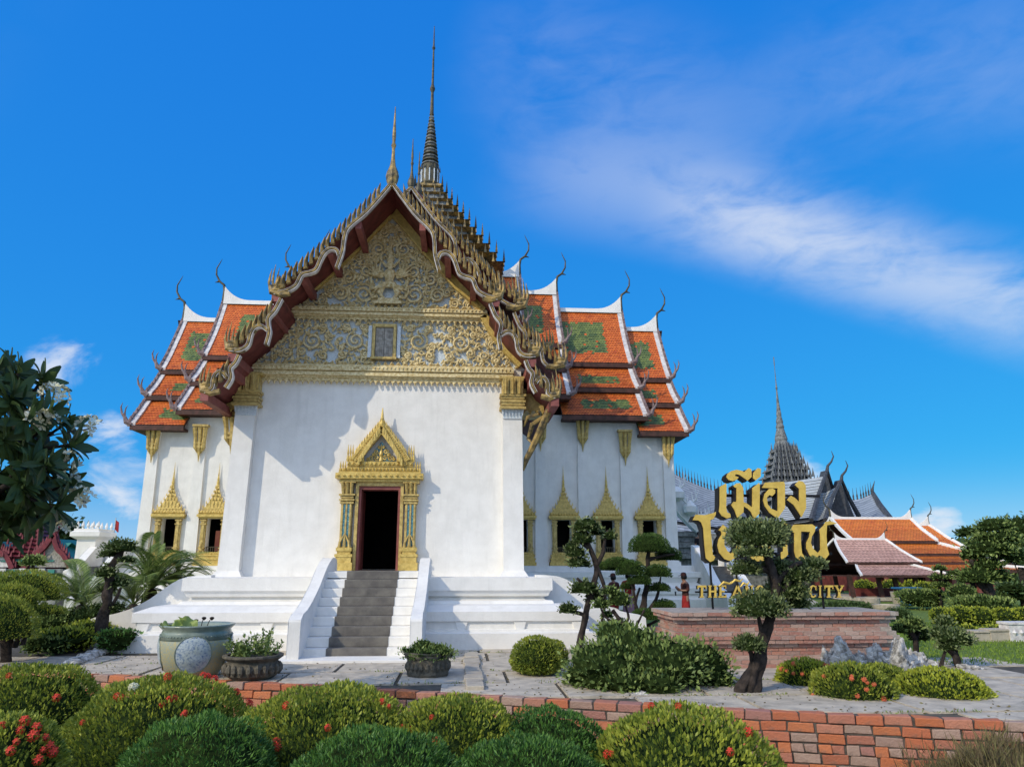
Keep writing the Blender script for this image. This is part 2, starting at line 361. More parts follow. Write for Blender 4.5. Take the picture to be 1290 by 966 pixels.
def shell_points(c, r, n, zmin=-1.0, lump=0.08, lsc=3.0, seed=0.0, inner=0.12, sharp=1.0):
    d = unit(RNG.normal(size=(int(n * 1.6) + 50, 3))); d = d[d[:, 2] > zmin][:n]
    nz = fbm(d, lsc, seed)
    rad = (1 + lump * nz * 2.0) * (1 - inner * RNG.random(len(d)) ** 2)
    R3 = np.tile(np.array(r[:3], dtype=float), (len(d), 1))
    if len(r) > 3:                                   # clipped bush: dome above, near-vertical skirt below
        lowm = d[:, 2] < 0; R3[lowm, 2] = r[3]
        h = np.linalg.norm(d[:, :2], axis=1, keepdims=True); sk = np.clip(h, .05, 1) ** .55 / np.clip(h, .05, 1)
        d = np.where(lowm[:, None], np.concatenate([d[:, :2] * sk, d[:, 2:]], 1), d)
    P = np.array(c) + d * R3 * rad[:, None]
    N = unit(d / R3); return P, N, nz
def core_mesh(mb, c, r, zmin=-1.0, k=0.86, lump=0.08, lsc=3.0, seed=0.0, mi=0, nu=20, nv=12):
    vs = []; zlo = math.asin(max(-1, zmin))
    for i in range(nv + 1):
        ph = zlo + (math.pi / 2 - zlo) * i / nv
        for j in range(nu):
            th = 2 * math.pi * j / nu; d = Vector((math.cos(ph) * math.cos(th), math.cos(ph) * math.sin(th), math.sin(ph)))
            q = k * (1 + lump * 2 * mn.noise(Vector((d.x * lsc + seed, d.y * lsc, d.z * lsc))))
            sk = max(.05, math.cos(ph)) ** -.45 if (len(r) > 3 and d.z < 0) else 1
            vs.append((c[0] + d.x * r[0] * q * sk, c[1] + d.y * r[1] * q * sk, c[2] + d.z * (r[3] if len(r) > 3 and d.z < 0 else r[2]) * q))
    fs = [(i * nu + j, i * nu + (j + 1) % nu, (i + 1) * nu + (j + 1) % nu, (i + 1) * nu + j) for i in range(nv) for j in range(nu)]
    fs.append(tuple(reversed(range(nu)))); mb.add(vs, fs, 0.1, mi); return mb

def foliage(name, parent, blobs, leaf, mats, dens, aspect=0.5, upw=0.35, jit=0.55, zmin=-0.35, lump=0.08, lsc=3.0, inner=0.14, core='foliage_core', corek=0.88):
    """blobs: list of (centre, radii). One mesh: a solid twiggy core wearing thousands of leaf-sized faces."""
    Qs, Ts = [], []
    cm = MB()
    for bi, (c, r) in enumerate(blobs):
        seed = bi * 7.3 + c[0] * 1.7
        area = 4 * math.pi * ((r[0] * r[1]) ** 1.6 / 3 + (r[0] * r[2]) ** 1.6 / 3 + (r[1] * r[2]) ** 1.6 / 3) ** (1 / 1.6) * (1 - zmin) / 2
        n = max(60, int(area * dens / (leaf * leaf * aspect)))
        P, N, nz = shell_points(c, r, n, zmin, lump, lsc, seed, inner)
        D = unit(N + np.array([0, 0, upw]) + jit * RNG.normal(size=N.shape) * 0.7)
        L = leaf * (0.7 + 0.6 * RNG.random(len(P)))
        Qs.append(leaf_quads(P - D * leaf * 0.3, D, L, L * aspect)); Ts.append(np.clip(0.45 + 0.5 * nz + 0.25 * RNG.normal(size=len(P)) + .25 * fbm(P, 2.3), 0, 1))
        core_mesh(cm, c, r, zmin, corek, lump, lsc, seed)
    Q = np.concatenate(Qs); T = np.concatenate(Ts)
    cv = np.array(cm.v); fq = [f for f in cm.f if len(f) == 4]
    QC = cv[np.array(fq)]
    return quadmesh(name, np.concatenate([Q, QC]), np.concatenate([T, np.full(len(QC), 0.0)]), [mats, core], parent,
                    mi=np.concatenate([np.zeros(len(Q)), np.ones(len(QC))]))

# ------------------------------------------------------------------ the setting: ground, pavement, lawns
WX = [-60, -12, -9, -5, -0.6, 3.0, 6.6, 9.6, 13, 40]; WY = [17.9, 17.7, 16.9, 15.12, 13.55, 12.1, 10.72, 9.78, 9.0, 8.6]
def wally(x): return float(np.interp(x, WX, WY))
LOWZ = -1.0
mb = MB(); xs = [-1500, -60, -30, -15, -12, -9, -7, -5, -3, -1, 1, 3, 5, 7, 9, 11, 13, 20, 40, 1500]
for a, b in zip(xs, xs[1:]):
    ya, yb = wally(a) + 0.2, wally(b) + 0.2
    mb.add([(a, -80, LOWZ), (b, -80, LOWZ), (b, yb, LOWZ), (a, ya, LOWZ)], [(0, 1, 2, 3)], mi=0)
    mb.add([(a, ya, LOWZ), (b, yb, LOWZ), (b, yb, -0.06), (a, ya, -0.06)], [(0, 1, 2, 3)], mi=0)
    mb.add([(a, ya, -0.06), (b, yb, -0.06), (b, 26, -0.06), (a, 26, -0.06)], [(0, 1, 2, 3)], mi=0)
    mb.add([(a, 26, -0.06), (b, 26, -0.06), (b, 2500, -0.06), (a, 2500, -0.06)], [(0, 1, 2, 3)], mi=1)
tag(mb.build('ground', ['earth', 'grass_ground']), kind='structure')

pav = MB()
for a, b in zip(xs[3:-2], xs[4:-1]):
    pav.add([(a, wally(a) + 0.12, -0.03), (b, wally(b) + 0.12, -0.03), (b, 24, -0.03), (a, 24, -0.03)], [(0, 1, 2, 3)])
pavement = tag(pav.build('pavement', 'joint_soil'), kind='structure')
rr = random.Random(3); y0 = 9.0; row = 0
while y0 < 22.0:
    h = 1.5; x0 = -9.5 + (row % 2) * 0.7
    while x0 < 12.5:
        w = rr.uniform(1.6, 2.3); g = 0.036
        pts_b = [(x0 + g + (w - 2 * g) * i / 4, max(y0 + g, wally(x0 + g + (w - 2 * g) * i / 4) + 0.16)) for i in range(5)]
        cut_l = x0 < -4.2 and y0 > 17.5; cut_r = x0 + w > 11.2 and y0 > 15.5
        top = y0 + h - g
        if max(p[1] for p in pts_b) < top - 0.15 and not cut_l and not cut_r:
            z = -0.006 + rr.uniform(-0.008, 0.010); tl = [rr.uniform(-0.006, 0.006) for _ in range(2)]
            T_ = [(p[0], p[1], z + tl[0]) for p in pts_b] + [(x0 + w - g, top, z + tl[1]), (x0 + g, top, z + tl[1])]
            s = MB(); s.prism([(p[0], p[1], p[2] - 0.05) for p in T_], (0, 0, 0.05))
            s.build('paving_slab', 'pavement', pavement)
        x0 += w
    y0 += h; row += 1
for i in range(11):                                       # pale raised kerb stones running towards the podium
    yk = 12.75 + i * 0.44
    s = MB(); s.box(2.36 + rr.uniform(-.02, .02), 2.68 + rr.uniform(-.02, .02), yk, yk + 0.42, -0.02, 0.05 + rr.uniform(-.01, .02))
    s.build('kerb_stone', 'limestone', pavement, bevel=0.015)
for i in range(16):                                       # rough edging stones on the left, round the planting bed
    t = i / 15; p = at(92 + (165 - 92) * t, 836 + (806 - 836) * t, Z=0)
    s = MB(); s.lathe((p.x, p.y, -0.02), [(0.16, 0), (0.17, 0.05), (0.12, 0.10 + rr.uniform(0, .04)), (0.03, 0.12)], 7, sx=1.2, phase=rr.random())
    s.build('edging_stone', 'rock', pavement)
def sheet(name, pts, z, m, kind='structure'):
    s = MB(); s.add([(x, y, z) for x, y in pts], [tuple(range(len(pts)))]); return tag(s.build(name, m), kind=kind)
sheet('lawn', [(9.6, 15.6), (14, 15.0), (40, 15), (40, 30), (14, 26), (11.8, 19)], -0.02, 'grass_ground')
sheet('far_lawn', [(12, 27), (60, 27), (90, 60), (14, 60)], -0.045, 'grass_ground')
sheet('garden_path', [(11.3, 21.0), (14.2, 21.4), (19, 33), (24, 46), (21.5, 46), (15.5, 33)], -0.014, 'pavement')
P = np.stack([RNG.uniform(9.6, 24, 26000), RNG.uniform(15.2, 26, 26000), np.full(26000, -0.02)], 1)
D = unit(RNG.normal(size=(26000, 3)) * 0.45 + [0, 0, 1.0])
sheet('bounce_sheet', [(-40, -60), (40, -60), (40, 4.6), (-40, 4.6)], LOWZ + .008, 'pavement')  # pale sheet added out of view to bounce light up to the gable
g_ = quadmesh('lawn_grass', leaf_quads(P, D, 0.05 + 0.04 * RNG.random(26000), np.full(26000, 0.022)), RNG.random(26000), 'grass_blade')
tag(g_, 'short bright green lawn grass right of the brick pedestal', 'grass', kind='stuff')

# weeds in the joints and fallen leaves on the slabs
n = 5200; X_ = RNG.uniform(-6, 11, n); J_ = 9.0 + 1.5 * RNG.integers(0, 10, n) + RNG.normal(size=n) * .02; ok_ = (J_ > np.array([wally(x) for x in X_]) + .2) & (fbm(np.stack([X_, J_, 0 * X_], 1), 1.1) > .02)
P = np.stack([X_, J_, np.full(n, -.01)], 1)[ok_]; D = unit(RNG.normal(size=P.shape) * .6 + [0, 0, .8])
tag(quadmesh('joint_weeds', leaf_quads(P, D, .03 + .05 * RNG.random(len(P)), np.full(len(P), .014)), RNG.random(len(P)), 'grass_blade'), 'tiny green weeds growing in the joints of the paving', 'weeds', kind='stuff')
n = 900; X_ = RNG.uniform(-6, 11, n); Y_ = np.array([wally(x) for x in X_]) + .2 + RNG.random(n) ** 1.5 * 6; P = np.stack([X_, Y_, np.full(n, .012)], 1); D = unit(np.concatenate([RNG.normal(size=(n, 2)), RNG.normal(size=(n, 1)) * .1], 1))
tag(quadmesh('fallen_leaves', leaf_quads(P, D, .03 + .04 * RNG.random(n), np.full(n, .025)), RNG.random(n), 'dry_grass'), 'small brown fallen leaves scattered over the paving', 'leaf litter', kind='stuff')

# brick retaining wall along the terrace edge
def brick_mesh(l, h, d, seed):
    r_ = random.Random(seed); s = MB(); j = lambda a: a + r_.uniform(-0.011, 0.011)
    s.box(-l / 2, l / 2, 0, d, -h / 2, h / 2); s.v = [(j(x), y if y > d / 2 else j(y), j(z)) for x, y, z in s.v]
    o = s.build('brick', 'brick', bevel=0.012); me = o.data; return o
bw = thing('brick_retaining_wall', 'low wall of large worn orange red bricks along the terrace edge behind the round bushes', 'brick wall', (2.5, 12.3, -1.0))
mw = MB()
wxs = np.arange(-9.5, 13.6, 0.5)
for a, b in zip(wxs, wxs[1:]):
    mw.add([(a, wally(a) + 0.03, LOWZ), (b, wally(b) + 0.03, LOWZ), (b, wally(b) + 0.03, -0.012), (a, wally(a) + 0.03, -0.012), (b, wally(b) + .22, -0.012), (a, wally(a) + .22, -0.012)], [(0, 1, 2, 3), (3, 2, 4, 5)])
mw.build('mortar_core', 'mortar', bw)
pr = [brick_mesh(0.345, 0.114, 0.20, i) for i in range(7)]; ph_ = [brick_mesh(0.165, 0.114, 0.20, 20 + i) for i in range(4)]
first = {}
def put_brick(kind, x, z, k):
    src = (pr if kind == 's' else ph_)[k % (7 if kind == 's' else 4)]
    if src.name not in first: first[src.name] = 1; o = src; o.parent = bw
    else: o = src.copy(); COL.objects.link(o); o.parent = bw
    th = math.atan2(wally(x + .2) - wally(x - .2), 0.4)
    o.location = Vector((x, wally(x) + rr.uniform(-0.014, 0.014), z + rr.uniform(-.004, .004))) - Vector((2.5, 12.3, -1.0)); o.rotation_euler = (0, rr.uniform(-.01, .01), th + rr.uniform(-.012, .012))
nb = 0
for rw in range(7):
    z = -0.062 - rw * 0.131; hd = rw == 3; step = 0.178 if hd else 0.363
    rng_ = (-5.4, 11.6) if rw < 2 else ((-5.2, 11.2) if rw == 2 else (5.0, 10.6))
    x = rng_[0] + (rw % 2) * step / 2
    while x < rng_[1]:
        if not (rw == 2 and -2.4 < x < 4.6): put_brick('h' if hd else 's', x, z, rr.randrange(84)); nb += 1
        x += step * math.cos(math.atan2(wally(x + .2) - wally(x - .2), 0.4))

bc = MB()                                          # the courses hidden behind the bushes, joined
for rw in range(7):
    z = -0.062 - rw * 0.131; hd = rw == 3; step = 0.178 if hd else 0.363; L_ = step - .018; x = -9.4 + (rw % 2) * step / 2
    while x < 13.4:
        shown = (-5.6 < x < 11.7) if rw < 2 else ((-5.4 < x < -2.3 or 4.5 < x < 11.3) if rw == 2 else 4.9 < x < 10.7)
        th = math.atan2(wally(x + .2) - wally(x - .2), 0.4)
        if not shown:
            m_ = Matrix.Translation((x, wally(x) + rr.uniform(-.01, .01), z)) @ Matrix.Rotation(th, 4, 'Z'); b_ = MB(); b_.box(-L_ / 2, L_ / 2, 0, .15, -.057, .057); bc.add([m_ @ Vector(v) for v in b_.v], b_.f, rr.random())
        x += step * math.cos(th)
bc.build('brick_courses', 'brick_run', bw)['kind'] = 'stuff'

# ------------------------------------------------------------------ the temple
TY = 22.0
temple = thing('thai_temple', 'large white temple with carved golden gable, stepped orange tiled roofs and needle spire', 'temple', (0, 22, 0))
def moulded(mb, rect, prof, mi=0):
    x0, x1, y0, y1 = rect
    rings = [[(x0 - o, y0 - o, z), (x1 + o, y0 - o, z), (x1 + o, y1 + o, z), (x0 - o, y1 + o, z)] for o, z in prof]
    for A, B in zip(rings, rings[1:]):
        mb.add(A + B, [(i, (i + 1) % 4, 4 + (i + 1) % 4, 4 + i) for i in range(4)], mi=mi)
    mb.add(rings[-1], [(0, 1, 2, 3)], mi=mi)
PW = 4.70
pod = MB()
moulded(pod, (-4.75, 4.65, 19.6, 36), [(0.98, -0.03), (0.98, 0.36), (0.82, 0.39), (0.82, 0.43), (0.74, 0.45), (0.74, 0.62), (0.82, 0.64), (0.82, 0.86), (0.50, 0.99), (0.05, 1.01), (0.02, 1.08), (-0.16, 1.10), (-0.2, 1.17), (-0.08, 1.20), (-0.05, 1.28), (0.0, 1.34), (0.02, 1.34), (0.02, 1.655)])
for sx in (-1, 1):
    for i in range(3):
        xc = sx * (2.35 + i * 1.45)
        if abs(xc) < 5.4: pod.frustum(xc - .05, 18.86, 0.43, 0.63, 0.10, 0.05, 0.16, 0.05)
pod.build('podium', 'white_plaster', temple, bevel=0.012)
wp = MB()
moulded(wp, (-13.2, 13.2, 35.4, 46), [(1.0, -0.03), (1.0, 0.4), (.9, 0.42), (.8, 0.62), (.9, 0.65), (.9, 0.9), (0.6, 1.0), (0.5, 1.02), (0.3, 1.15), (0.35, 1.35), (0.5, 1.4), (0.5, 1.62), (0.1, 1.66), (0.1, 1.92)])
wp.build('wing_podium', 'white_plaster', temple, bevel=0.02)

# front wall of the portico, with its real door opening
DX0, DX1, DZ = -0.77, 0.45, 4.24
fw = MB()
fw.prism([(-4.56, 22.0, 1.6), (DX0, 22.0, 1.6), (DX0, 22.0, DZ), (DX1, 22.0, DZ), (DX1, 22.0, 1.6), (4.12, 22.0, 1.6), (4.05, 22.0, 7.96), (-4.47, 22.0, 7.96)], (0, 0.42, 0), tris=True)
fw.box(-4.5, -4.1, 22.42, 36, 1.6, 7.9); fw.box(3.68, 4.08, 22.42, 36, 1.6, 7.9)
fw.box(-4.5, -4.1, 23, 38, 7.9, 8.9); fw.box(-3.6, -3.3, 27.7, 38, 8, 13.0); fw.box(3.3, 3.6, 27.7, 38, 8, 13.0)
fw.build('portico_wall', 'white_plaster', temple)
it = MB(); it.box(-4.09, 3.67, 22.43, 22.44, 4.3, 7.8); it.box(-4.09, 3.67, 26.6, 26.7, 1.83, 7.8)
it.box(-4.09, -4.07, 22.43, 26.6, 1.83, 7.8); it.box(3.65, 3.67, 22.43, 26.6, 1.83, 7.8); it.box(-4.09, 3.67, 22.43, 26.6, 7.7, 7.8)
it.build('interior', 'dark_interior', temple)  # room surfaces coloured near-black, the darkness inside is painted
pl = MB(); pl.box(-1.16, 1.20, 20.0, 22.6, 1.64, 1.815); pl.box(-4.05, 3.65, 22.44, 27, 1.64, 1.81); pl.build('landing', 'white_plaster', temple)
for x0, x1, t0, t1, nm in ((-4.62, -4.02, -4.50, -3.92, 'pier'), (3.50, 4.10, 3.46, 4.05, 'pier')):
    s = MB(); s.prism([(x0, 21.74, 1.66), (x1, 21.74, 1.66), (t1, 21.74, 7.5), (t0, 21.74, 7.5)], (0, 0.255, 0))
    s.frustum((x0 + x1) / 2, 21.9, 1.655, 1.82, abs(x1 - x0) / 2 + .12, 0.28, abs(x1 - x0) / 2 + .01, 0.17)
    s.build(nm, 'white_plaster', temple)
    c = MB(); cx = (t0 + t1) / 2 + 0.01; w = 0.33
    c.box(cx - w, cx + w, 21.60, 22.0, 6.62, 7.60)
    for zz, e in ((6.58, .07), (6.70, .03), (6.78, .06), (6.90, .03), (6.97, .07), (7.52, .08)):
        c.box(cx - w - e, cx + w + e, 21.60 - e, 21.99, zz, zz + 0.07)
    for i in range(-1, 2):
        bx = cx + i * 0.215
        c.prism([(bx - .085, 21.55, 7.03), (bx + .085, 21.55, 7.03), (bx + .10, 21.44, 7.35), (bx + .12, 21.42, 7.52), (bx - .12, 21.42, 7.52), (bx - .10, 21.44, 7.35)], (0, 0.12, 0), tris=False) if False else c.frustum(bx, 21.56, 7.03, 7.52, .075, .06, .105, .13)
        c.tube([(bx, 21.50, 7.03), (bx, 21.42, 7.3), (bx, 21.36, 7.5)], [.035, .03, .02], 5)
    for i in range(7):
        bx = cx - 0.3 + i * 0.1; c.add([(bx - .05, 21.66, 6.60), (bx + .05, 21.66, 6.60), (bx, 21.64, 6.36), (bx, 21.73, 6.48)], [(0, 2, 1), (0, 3, 2), (1, 2, 3)], mi=1)
    c.box(cx - .29, cx + .29, 21.70, 21.76, 6.30, 6.60, mi=1)
    c.build('capital', ['gold_paint', 'mosaic_white'], temple)

# cornices: gold mouldings with hanging and standing petals
def petals(mb, x0, x1, y, z, dz, step=0.17, wd=0.14, dep=0.07, mi=0):
    n = int((x1 - x0) / step)
    for i in range(n + 1):
        x = x0 + (x1 - x0) * i / n
        mb.add([(x - wd / 2, y, z), (x + wd / 2, y, z), (x, y - dep * .3, z + dz), (x, y - dep, z + dz * .45)], [(0, 1, 3), (1, 2, 3), (0, 3, 2), (0, 2, 1)], mi=mi)
def cornice(name, x0, x1, y, zc, s=1.0):
    c = MB()
    for dz, h, pr_ in ((-.20, .08, .10), (-.12, .05, .16), (-.07, .10, .24), (.03, .05, .19), (.08, .13, .28), (.21, .05, .22), (.26, .04, .14)):
        c.box(x0 - pr_ * .3, x1 + pr_ * .3, y - pr_, y + .05, zc + dz * s, zc + (dz + h) * s)
    petals(c, x0 + .05, x1 - .05, y - .12, zc - .20 * s, -.16 * s)
    petals(c, x0 + .05, x1 - .05, y - .14, zc + .30 * s, .13 * s, .2, .17)
    petals(c, x0 + .05, x1 - .05, y - .285, zc + .20 * s, -.1 * s, .12, .1, .03)
    return c.build(name, 'cream_gold', temple)
cornice('lower_cornice', -4.05, 3.72, 22.0, 7.66)
cornice('upper_cornice', -3.15, 2.88, 21.98, 9.60, 0.8)

# pediment: mosaic ground, gilded scrollwork, guardian figure
AX = -0.15
ped = MB()
ped.prism([(AX - 3.35, 22.0, 9.80), (AX + 3.25, 22.0, 9.80), (AX + 0.05, 22.0, 13.35), (AX - 0.05, 22.0, 13.35)], (0, 0.25, 0))
ped.prism([(AX - 4.5, 22.01, 7.9), (AX + 4.35, 22.01, 7.9), (AX + 3.75, 22.01, 8.6), (AX + 3.1, 22.01, 9.9), (AX - 3.2, 22.01, 9.9), (AX - 3.85, 22.01, 8.6)], (0, 0.25, 0), tris=True)
pedp = ped.build('pediment', 'mosaic_white', temple)
bd = MB()
def board(mb, pts, w, y0, y1, mi=0):          # ribbon of board in the XZ plane along pts, width w downwards/inwards
    n = len(pts); L = []
    for i, (x, z) in enumerate(pts):
        a = pts[max(i - 1, 0)]; b = pts[min(i + 1, n - 1)]
        t = Vector((b[0] - a[0], b[1] - a[1])); t = t.normalized() if t.length > 1e-6 else Vector((1, 0)); nn = Vector((-t.y, t.x))
        L.append(((x + nn.x * w / 2, z + nn.y * w / 2), (x - nn.x * w / 2, z - nn.y * w / 2)))
    for (a, b), (c, d) in zip(L, L[1:]):
        mb.add([(a[0], y0, a[1]), (c[0], y0, c[1]), (d[0], y0, d[1]), (b[0], y0, b[1]), (a[0], y1, a[1]), (c[0], y1, c[1]), (d[0], y1, d[1]), (b[0], y1, b[1])],
               [(0, 1, 2, 3), (7, 6, 5, 4), (0, 4, 5, 1), (3, 2, 6, 7), (0, 3, 7, 4), (1, 5, 6, 2)], mi=mi)
for s in (-1, 1):
    board(bd, [(AX + s * 0.02, 13.18), (AX + s * 1.0, 11.97), (AX + s * 2.1, 10.72), (AX + s * 3.05, 9.83)], 0.30, 21.72, 22.0)
    board(bd, [(AX + s * 3.0, 9.62), (AX + s * 3.3, 9.1), (AX + s * 3.75, 8.5), (AX + s * 4.2, 8.05)], 0.26, 21.74, 22.0)
    board(bd, [(AX + s * 0.02, 12.92), (AX + s * 1.0, 11.73), (AX + s * 2.1, 10.48), (AX + s * 2.9, 9.85)], 0.06, 21.66, 21.74)
bd.build('rake_border', 'bright_gold', pedp)
def spiral(mb, cx, cz, r, sgn, y, turns=1.7, th=0.045, ph=0.0):
    pts, rad = [], []
    n = int(16 * turns)
    for i in range(n + 1):
        t = i / n; a = ph + sgn * 2 * math.pi * turns * t; q = r * (1 - 0.80 * t)
        pts.append((cx + q * math.cos(a), y - 0.05 * t, cz + q * math.sin(a))); rad.append(th * (1.0 - 0.35 * t) * (0.5 + min(1, t * 4) / 2))
    mb.tube(pts, rad, 5)
    mb.lathe((cx, y - 0.03, cz), [(0.001, -r * .16), (r * .16, 0), (0.001, r * .16)], 6)
    for i in range(1, n, 3):                      # leaflets on the outer side of the coil
        p = Vector(pts[i]); o = (p - Vector((cx, p.y, cz))).normalized(); tg = Vector((pts[i + 1][0] - pts[i][0], 0, pts[i + 1][2] - pts[i][2])).normalized()
        q = r * 0.20 * (1.1 - i / n)
        a = p + o * th * .6
        mb.add([a - tg * q * .7, a + tg * q * .6, a + o * q * 1.3 - tg * q * 1.0, a + Vector((0, -.07, 0)) + o * q * .4], [(0, 3, 1), (1, 3, 2), (2, 3, 0)])
def comma(mb, x, z, s, a, y):
    pts = []; rad = []
    for i in range(5):
        t = i / 4; q = a + 2.2 * t
        x += math.cos(q) * s * .3; z += math.sin(q) * s * .3; pts.append((x, y - .03 * math.sin(t * 3), z)); rad.append(s * .24 * (1 - .8 * t) + .009)
    mb.tube(pts, rad, 4)
def at22(px, py): p = at(px, py, Y=21.95); return p.x, p.z
sc1 = MB(); placed = []
for px, py, r in ((458.4, 370, .34), (429, 370, .24), (439.5, 350, .22), (477, 314, .26), (484, 294, .18), (462, 341, .25), (406, 379, .17), (417, 366, .15), (390, 386, .11), (452, 326, .16), (470, 296, .10), (444, 386, .10)):
    x, z = at22(px, py); dx = abs(x - AX)
    for s in (-1, 1):
        spiral(sc1, AX + s * dx, z, r, s, 21.93, 1.8, 0.06 if r > .2 else .042, ph=(0.8 if s > 0 else math.pi - 0.8)); placed.append((AX + s * dx, z, r))
rr = random.Random(11); k = 0
for _ in range(3500):
    z = rr.uniform(9.88, 12.7); hx = 3.0 * (13.0 - z) / 3.2; dx = rr.uniform(0.35 if z < 11.6 else 0.05, max(.3, hx)); 
    if dx > hx or any((AX + dx - a) ** 2 + (z - b) ** 2 < (c + .01) ** 2 for a, b, c in placed): continue
    if k > 400: break
    a = rr.uniform(0, 6.28); sz = rr.uniform(.13, .2); k += 1
    comma(sc1, AX + dx, z, sz, a, 21.95)
    comma(sc1, AX - dx, z, sz, math.pi - a - 2.2, 21.95)
sc1.build('scrollwork', 'cream_gold', pedp)['kind'] = 'stuff'
sc2 = MB(); placed = []
for px, py, r in ((394, 429, .30), (448, 429, .30), (362, 444, .17), (380, 442, .15), (437, 412, .13), (407, 447, .14), (432, 447, .14), (408, 412, .13), (378, 418, .13), (459, 412, .12), (460, 447, .12), (345, 450, .10)):
    x, z = at22(px, py); dx = abs(x - AX)
    for s in (-1, 1): spiral(sc2, AX + s * dx, z, r, -s, 21.94, 1.7, 0.055 if r > .2 else .042, ph=(1.2 if s > 0 else math.pi - 1.2)); placed.append((AX + s * dx, z, r))
k = 0
for _ in range(3500):
    z = rr.uniform(8.02, 9.35); hx = 4.05 - 1.0 * (z - 8.0) / 1.4; dx = rr.uniform(0.45, hx)
    if any((AX + dx - a) ** 2 + (z - b) ** 2 < (c + .01) ** 2 for a, b, c in placed) or 1.50 < dx < 1.68: continue
    if k > 290: break
    a = rr.uniform(0, 6.28); sz = rr.uniform(.12, .18); k += 1
    comma(sc2, AX + dx, z, sz, a, 21.96); comma(sc2, AX - dx, z, sz, math.pi - a - 2.2, 21.96)
sc2.build('scrollwork', 'cream_gold', pedp)['kind'] = 'stuff'
fg = MB(); fx = AX                                # winged guardian: legs, torso, arms, tall crown on a small base
fg.box(fx - .42, fx + .42, 21.70, 21.98, 9.93, 10.02); fg.box(fx - .33, fx + .33, 21.74, 21.98, 10.02, 10.12)
for s in (-1, 1):
    fg.tube([(fx + s * .16, 21.84, 10.12), (fx + s * .30, 21.80, 10.32), (fx + s * .12, 21.78, 10.62)], [.06, .085, .10], 7)
    fg.tube([(fx + s * .20, 21.82, 10.98), (fx + s * .42, 21.76, 10.90), (fx + s * .52, 21.76, 11.12), (fx + s * .66, 21.82, 11.22)], [.075, .06, .05, .02], 6)
    fg.tube([(fx + s * .30, 21.86, 10.40), (fx + s * .52, 21.86, 10.45), (fx + s * .60, 21.86, 10.8), (fx + s * .50, 21.86, 11.0)], [.03, .05, .05, .015], 6)
    fg.tube([(fx + s * .10, 21.86, 11.2), (fx + s * .30, 21.86, 11.45), (fx + s * .26, 21.86, 11.9)], [.05, .045, .012], 6)
    fg.tube([(fx + s * .34, 21.84, 10.2), (fx + s * .50, 21.80, 10.15), (fx + s * .62, 21.82, 10.35), (fx + s * .58, 21.84, 10.6)], [.05, .05, .04, .01], 6)
for s in (-1, 1):
    for i in range(5):                                # feathered wings and skirt folds
        a = .25 + i * .32; fg.tube([(fx + s * .22, 21.86, 10.85), (fx + s * (.34 + .18 * math.cos(a)), 21.78, 10.85 + .22 * math.sin(a)), (fx + s * (.26 + .52 * math.cos(a)), 21.82, 10.85 + .55 * math.sin(a))], [.05, .055, .012], 5)
    for i in range(4): fg.tube([(fx + s * .1, 21.80, 10.62), (fx + s * (.16 + .09 * i), 21.72, 10.45), (fx + s * (.22 + .13 * i), 21.80, 10.22 + .05 * i)], [.05, .045, .01], 5)
fg.lathe((fx, 21.84, 10.5), [(.12, 0), (.17, .12), (.13, .25), (.20, .45), (.16, .58), (.07, .62), (.11, .70), (.115, .80), (.09, .88), (.13, .90), (.10, .98), (.11, 1.0), (.07, 1.12), (.08, 1.14), (.04, 1.35), (.012, 1.75)], 12, sy=.7)
fg.build('guardian_figure', 'cream_gold', pedp, smooth=False)
wd = MB(); wx0, wx1, wz0, wz1 = AX - .36, AX + .20, 8.20, 9.18
wd.box(wx0, wx1, 21.90, 22.0, wz0, wz1)
atticw = wd.build('attic_window', 'dark_interior', temple)
wf = MB(); wf.box(wx0 - .09, wx0, 21.80, 22.0, wz0, wz1 + .1); wf.box(wx1, wx1 + .09, 21.80, 22.0, wz0, wz1 + .1); wf.box(wx0, wx1, 21.80, 22.0, wz1, wz1 + .1); wf.box(wx0 - .12, wx1 + .12, 21.74, 22.0, wz0 - .07, wz0)
wf.build('window_frame', 'gold_paint', atticw)
for a in (wx0 - .22, wx1 + .11): s = MB(); s.box(a, a + .11, 21.86, 22.0, wz0, wz1 + .05); s.build('white_panel', 'mosaic_white', atticw)
for a in (wx0 + .01, (wx0 + wx1) / 2 + .006):
    s = MB(); w2 = (wx1 - wx0) / 2 - .016; s.box(a, a + w2, 21.86, 21.9, wz0 + .02, wz1 - .01)
    for j in range(1, 4): s.box(a + w2 * j / 4 - .006, a + w2 * j / 4 + .006, 21.85, 21.86, wz0 + .04, wz1 - .03)
    s.build('shutter', 'old_shutter', atticw)

# portico roofs: cranked bargeboards with naga ends and flame fins
def xz(L): return [(-p.x, p.z) for p in (at(a, b, Y=20.0) for a, b in L)]
T1a = [(0.0, 13.16)] + xz([(462, 266), (439, 286), (433.5, 300), (431, 317), (424, 337)])
T1b = xz([(427, 322), (424, 315), (416, 313.5), (409, 318), (404, 326), (398, 339), (390, 343), (380, 346), (372, 360), (358, 367), (345, 369)])
T2a = xz([(354, 376), (346, 391), (338, 400.5), (338, 410), (339, 419), (335, 434)])
T2b = xz([(337, 416), (330, 411), (322, 412), (316, 420), (312, 434), (302, 441), (289, 440)])
T3a = xz([(301, 447), (296, 457), (290, 464), (291, 476), (284, 488)])
T3b = xz([(285, 475), (281, 470), (274, 469), (269, 477), (267, 489), (257, 493)])
SLAB = [[(0, 13.30), (1.0, 12.05), (2.1, 10.80), (3.2, 9.68)], [(3.02, 9.42), (3.6, 8.62), (4.3, 7.92)], [(4.12, 7.62), (4.5, 7.05), (4.95, 6.72)]]
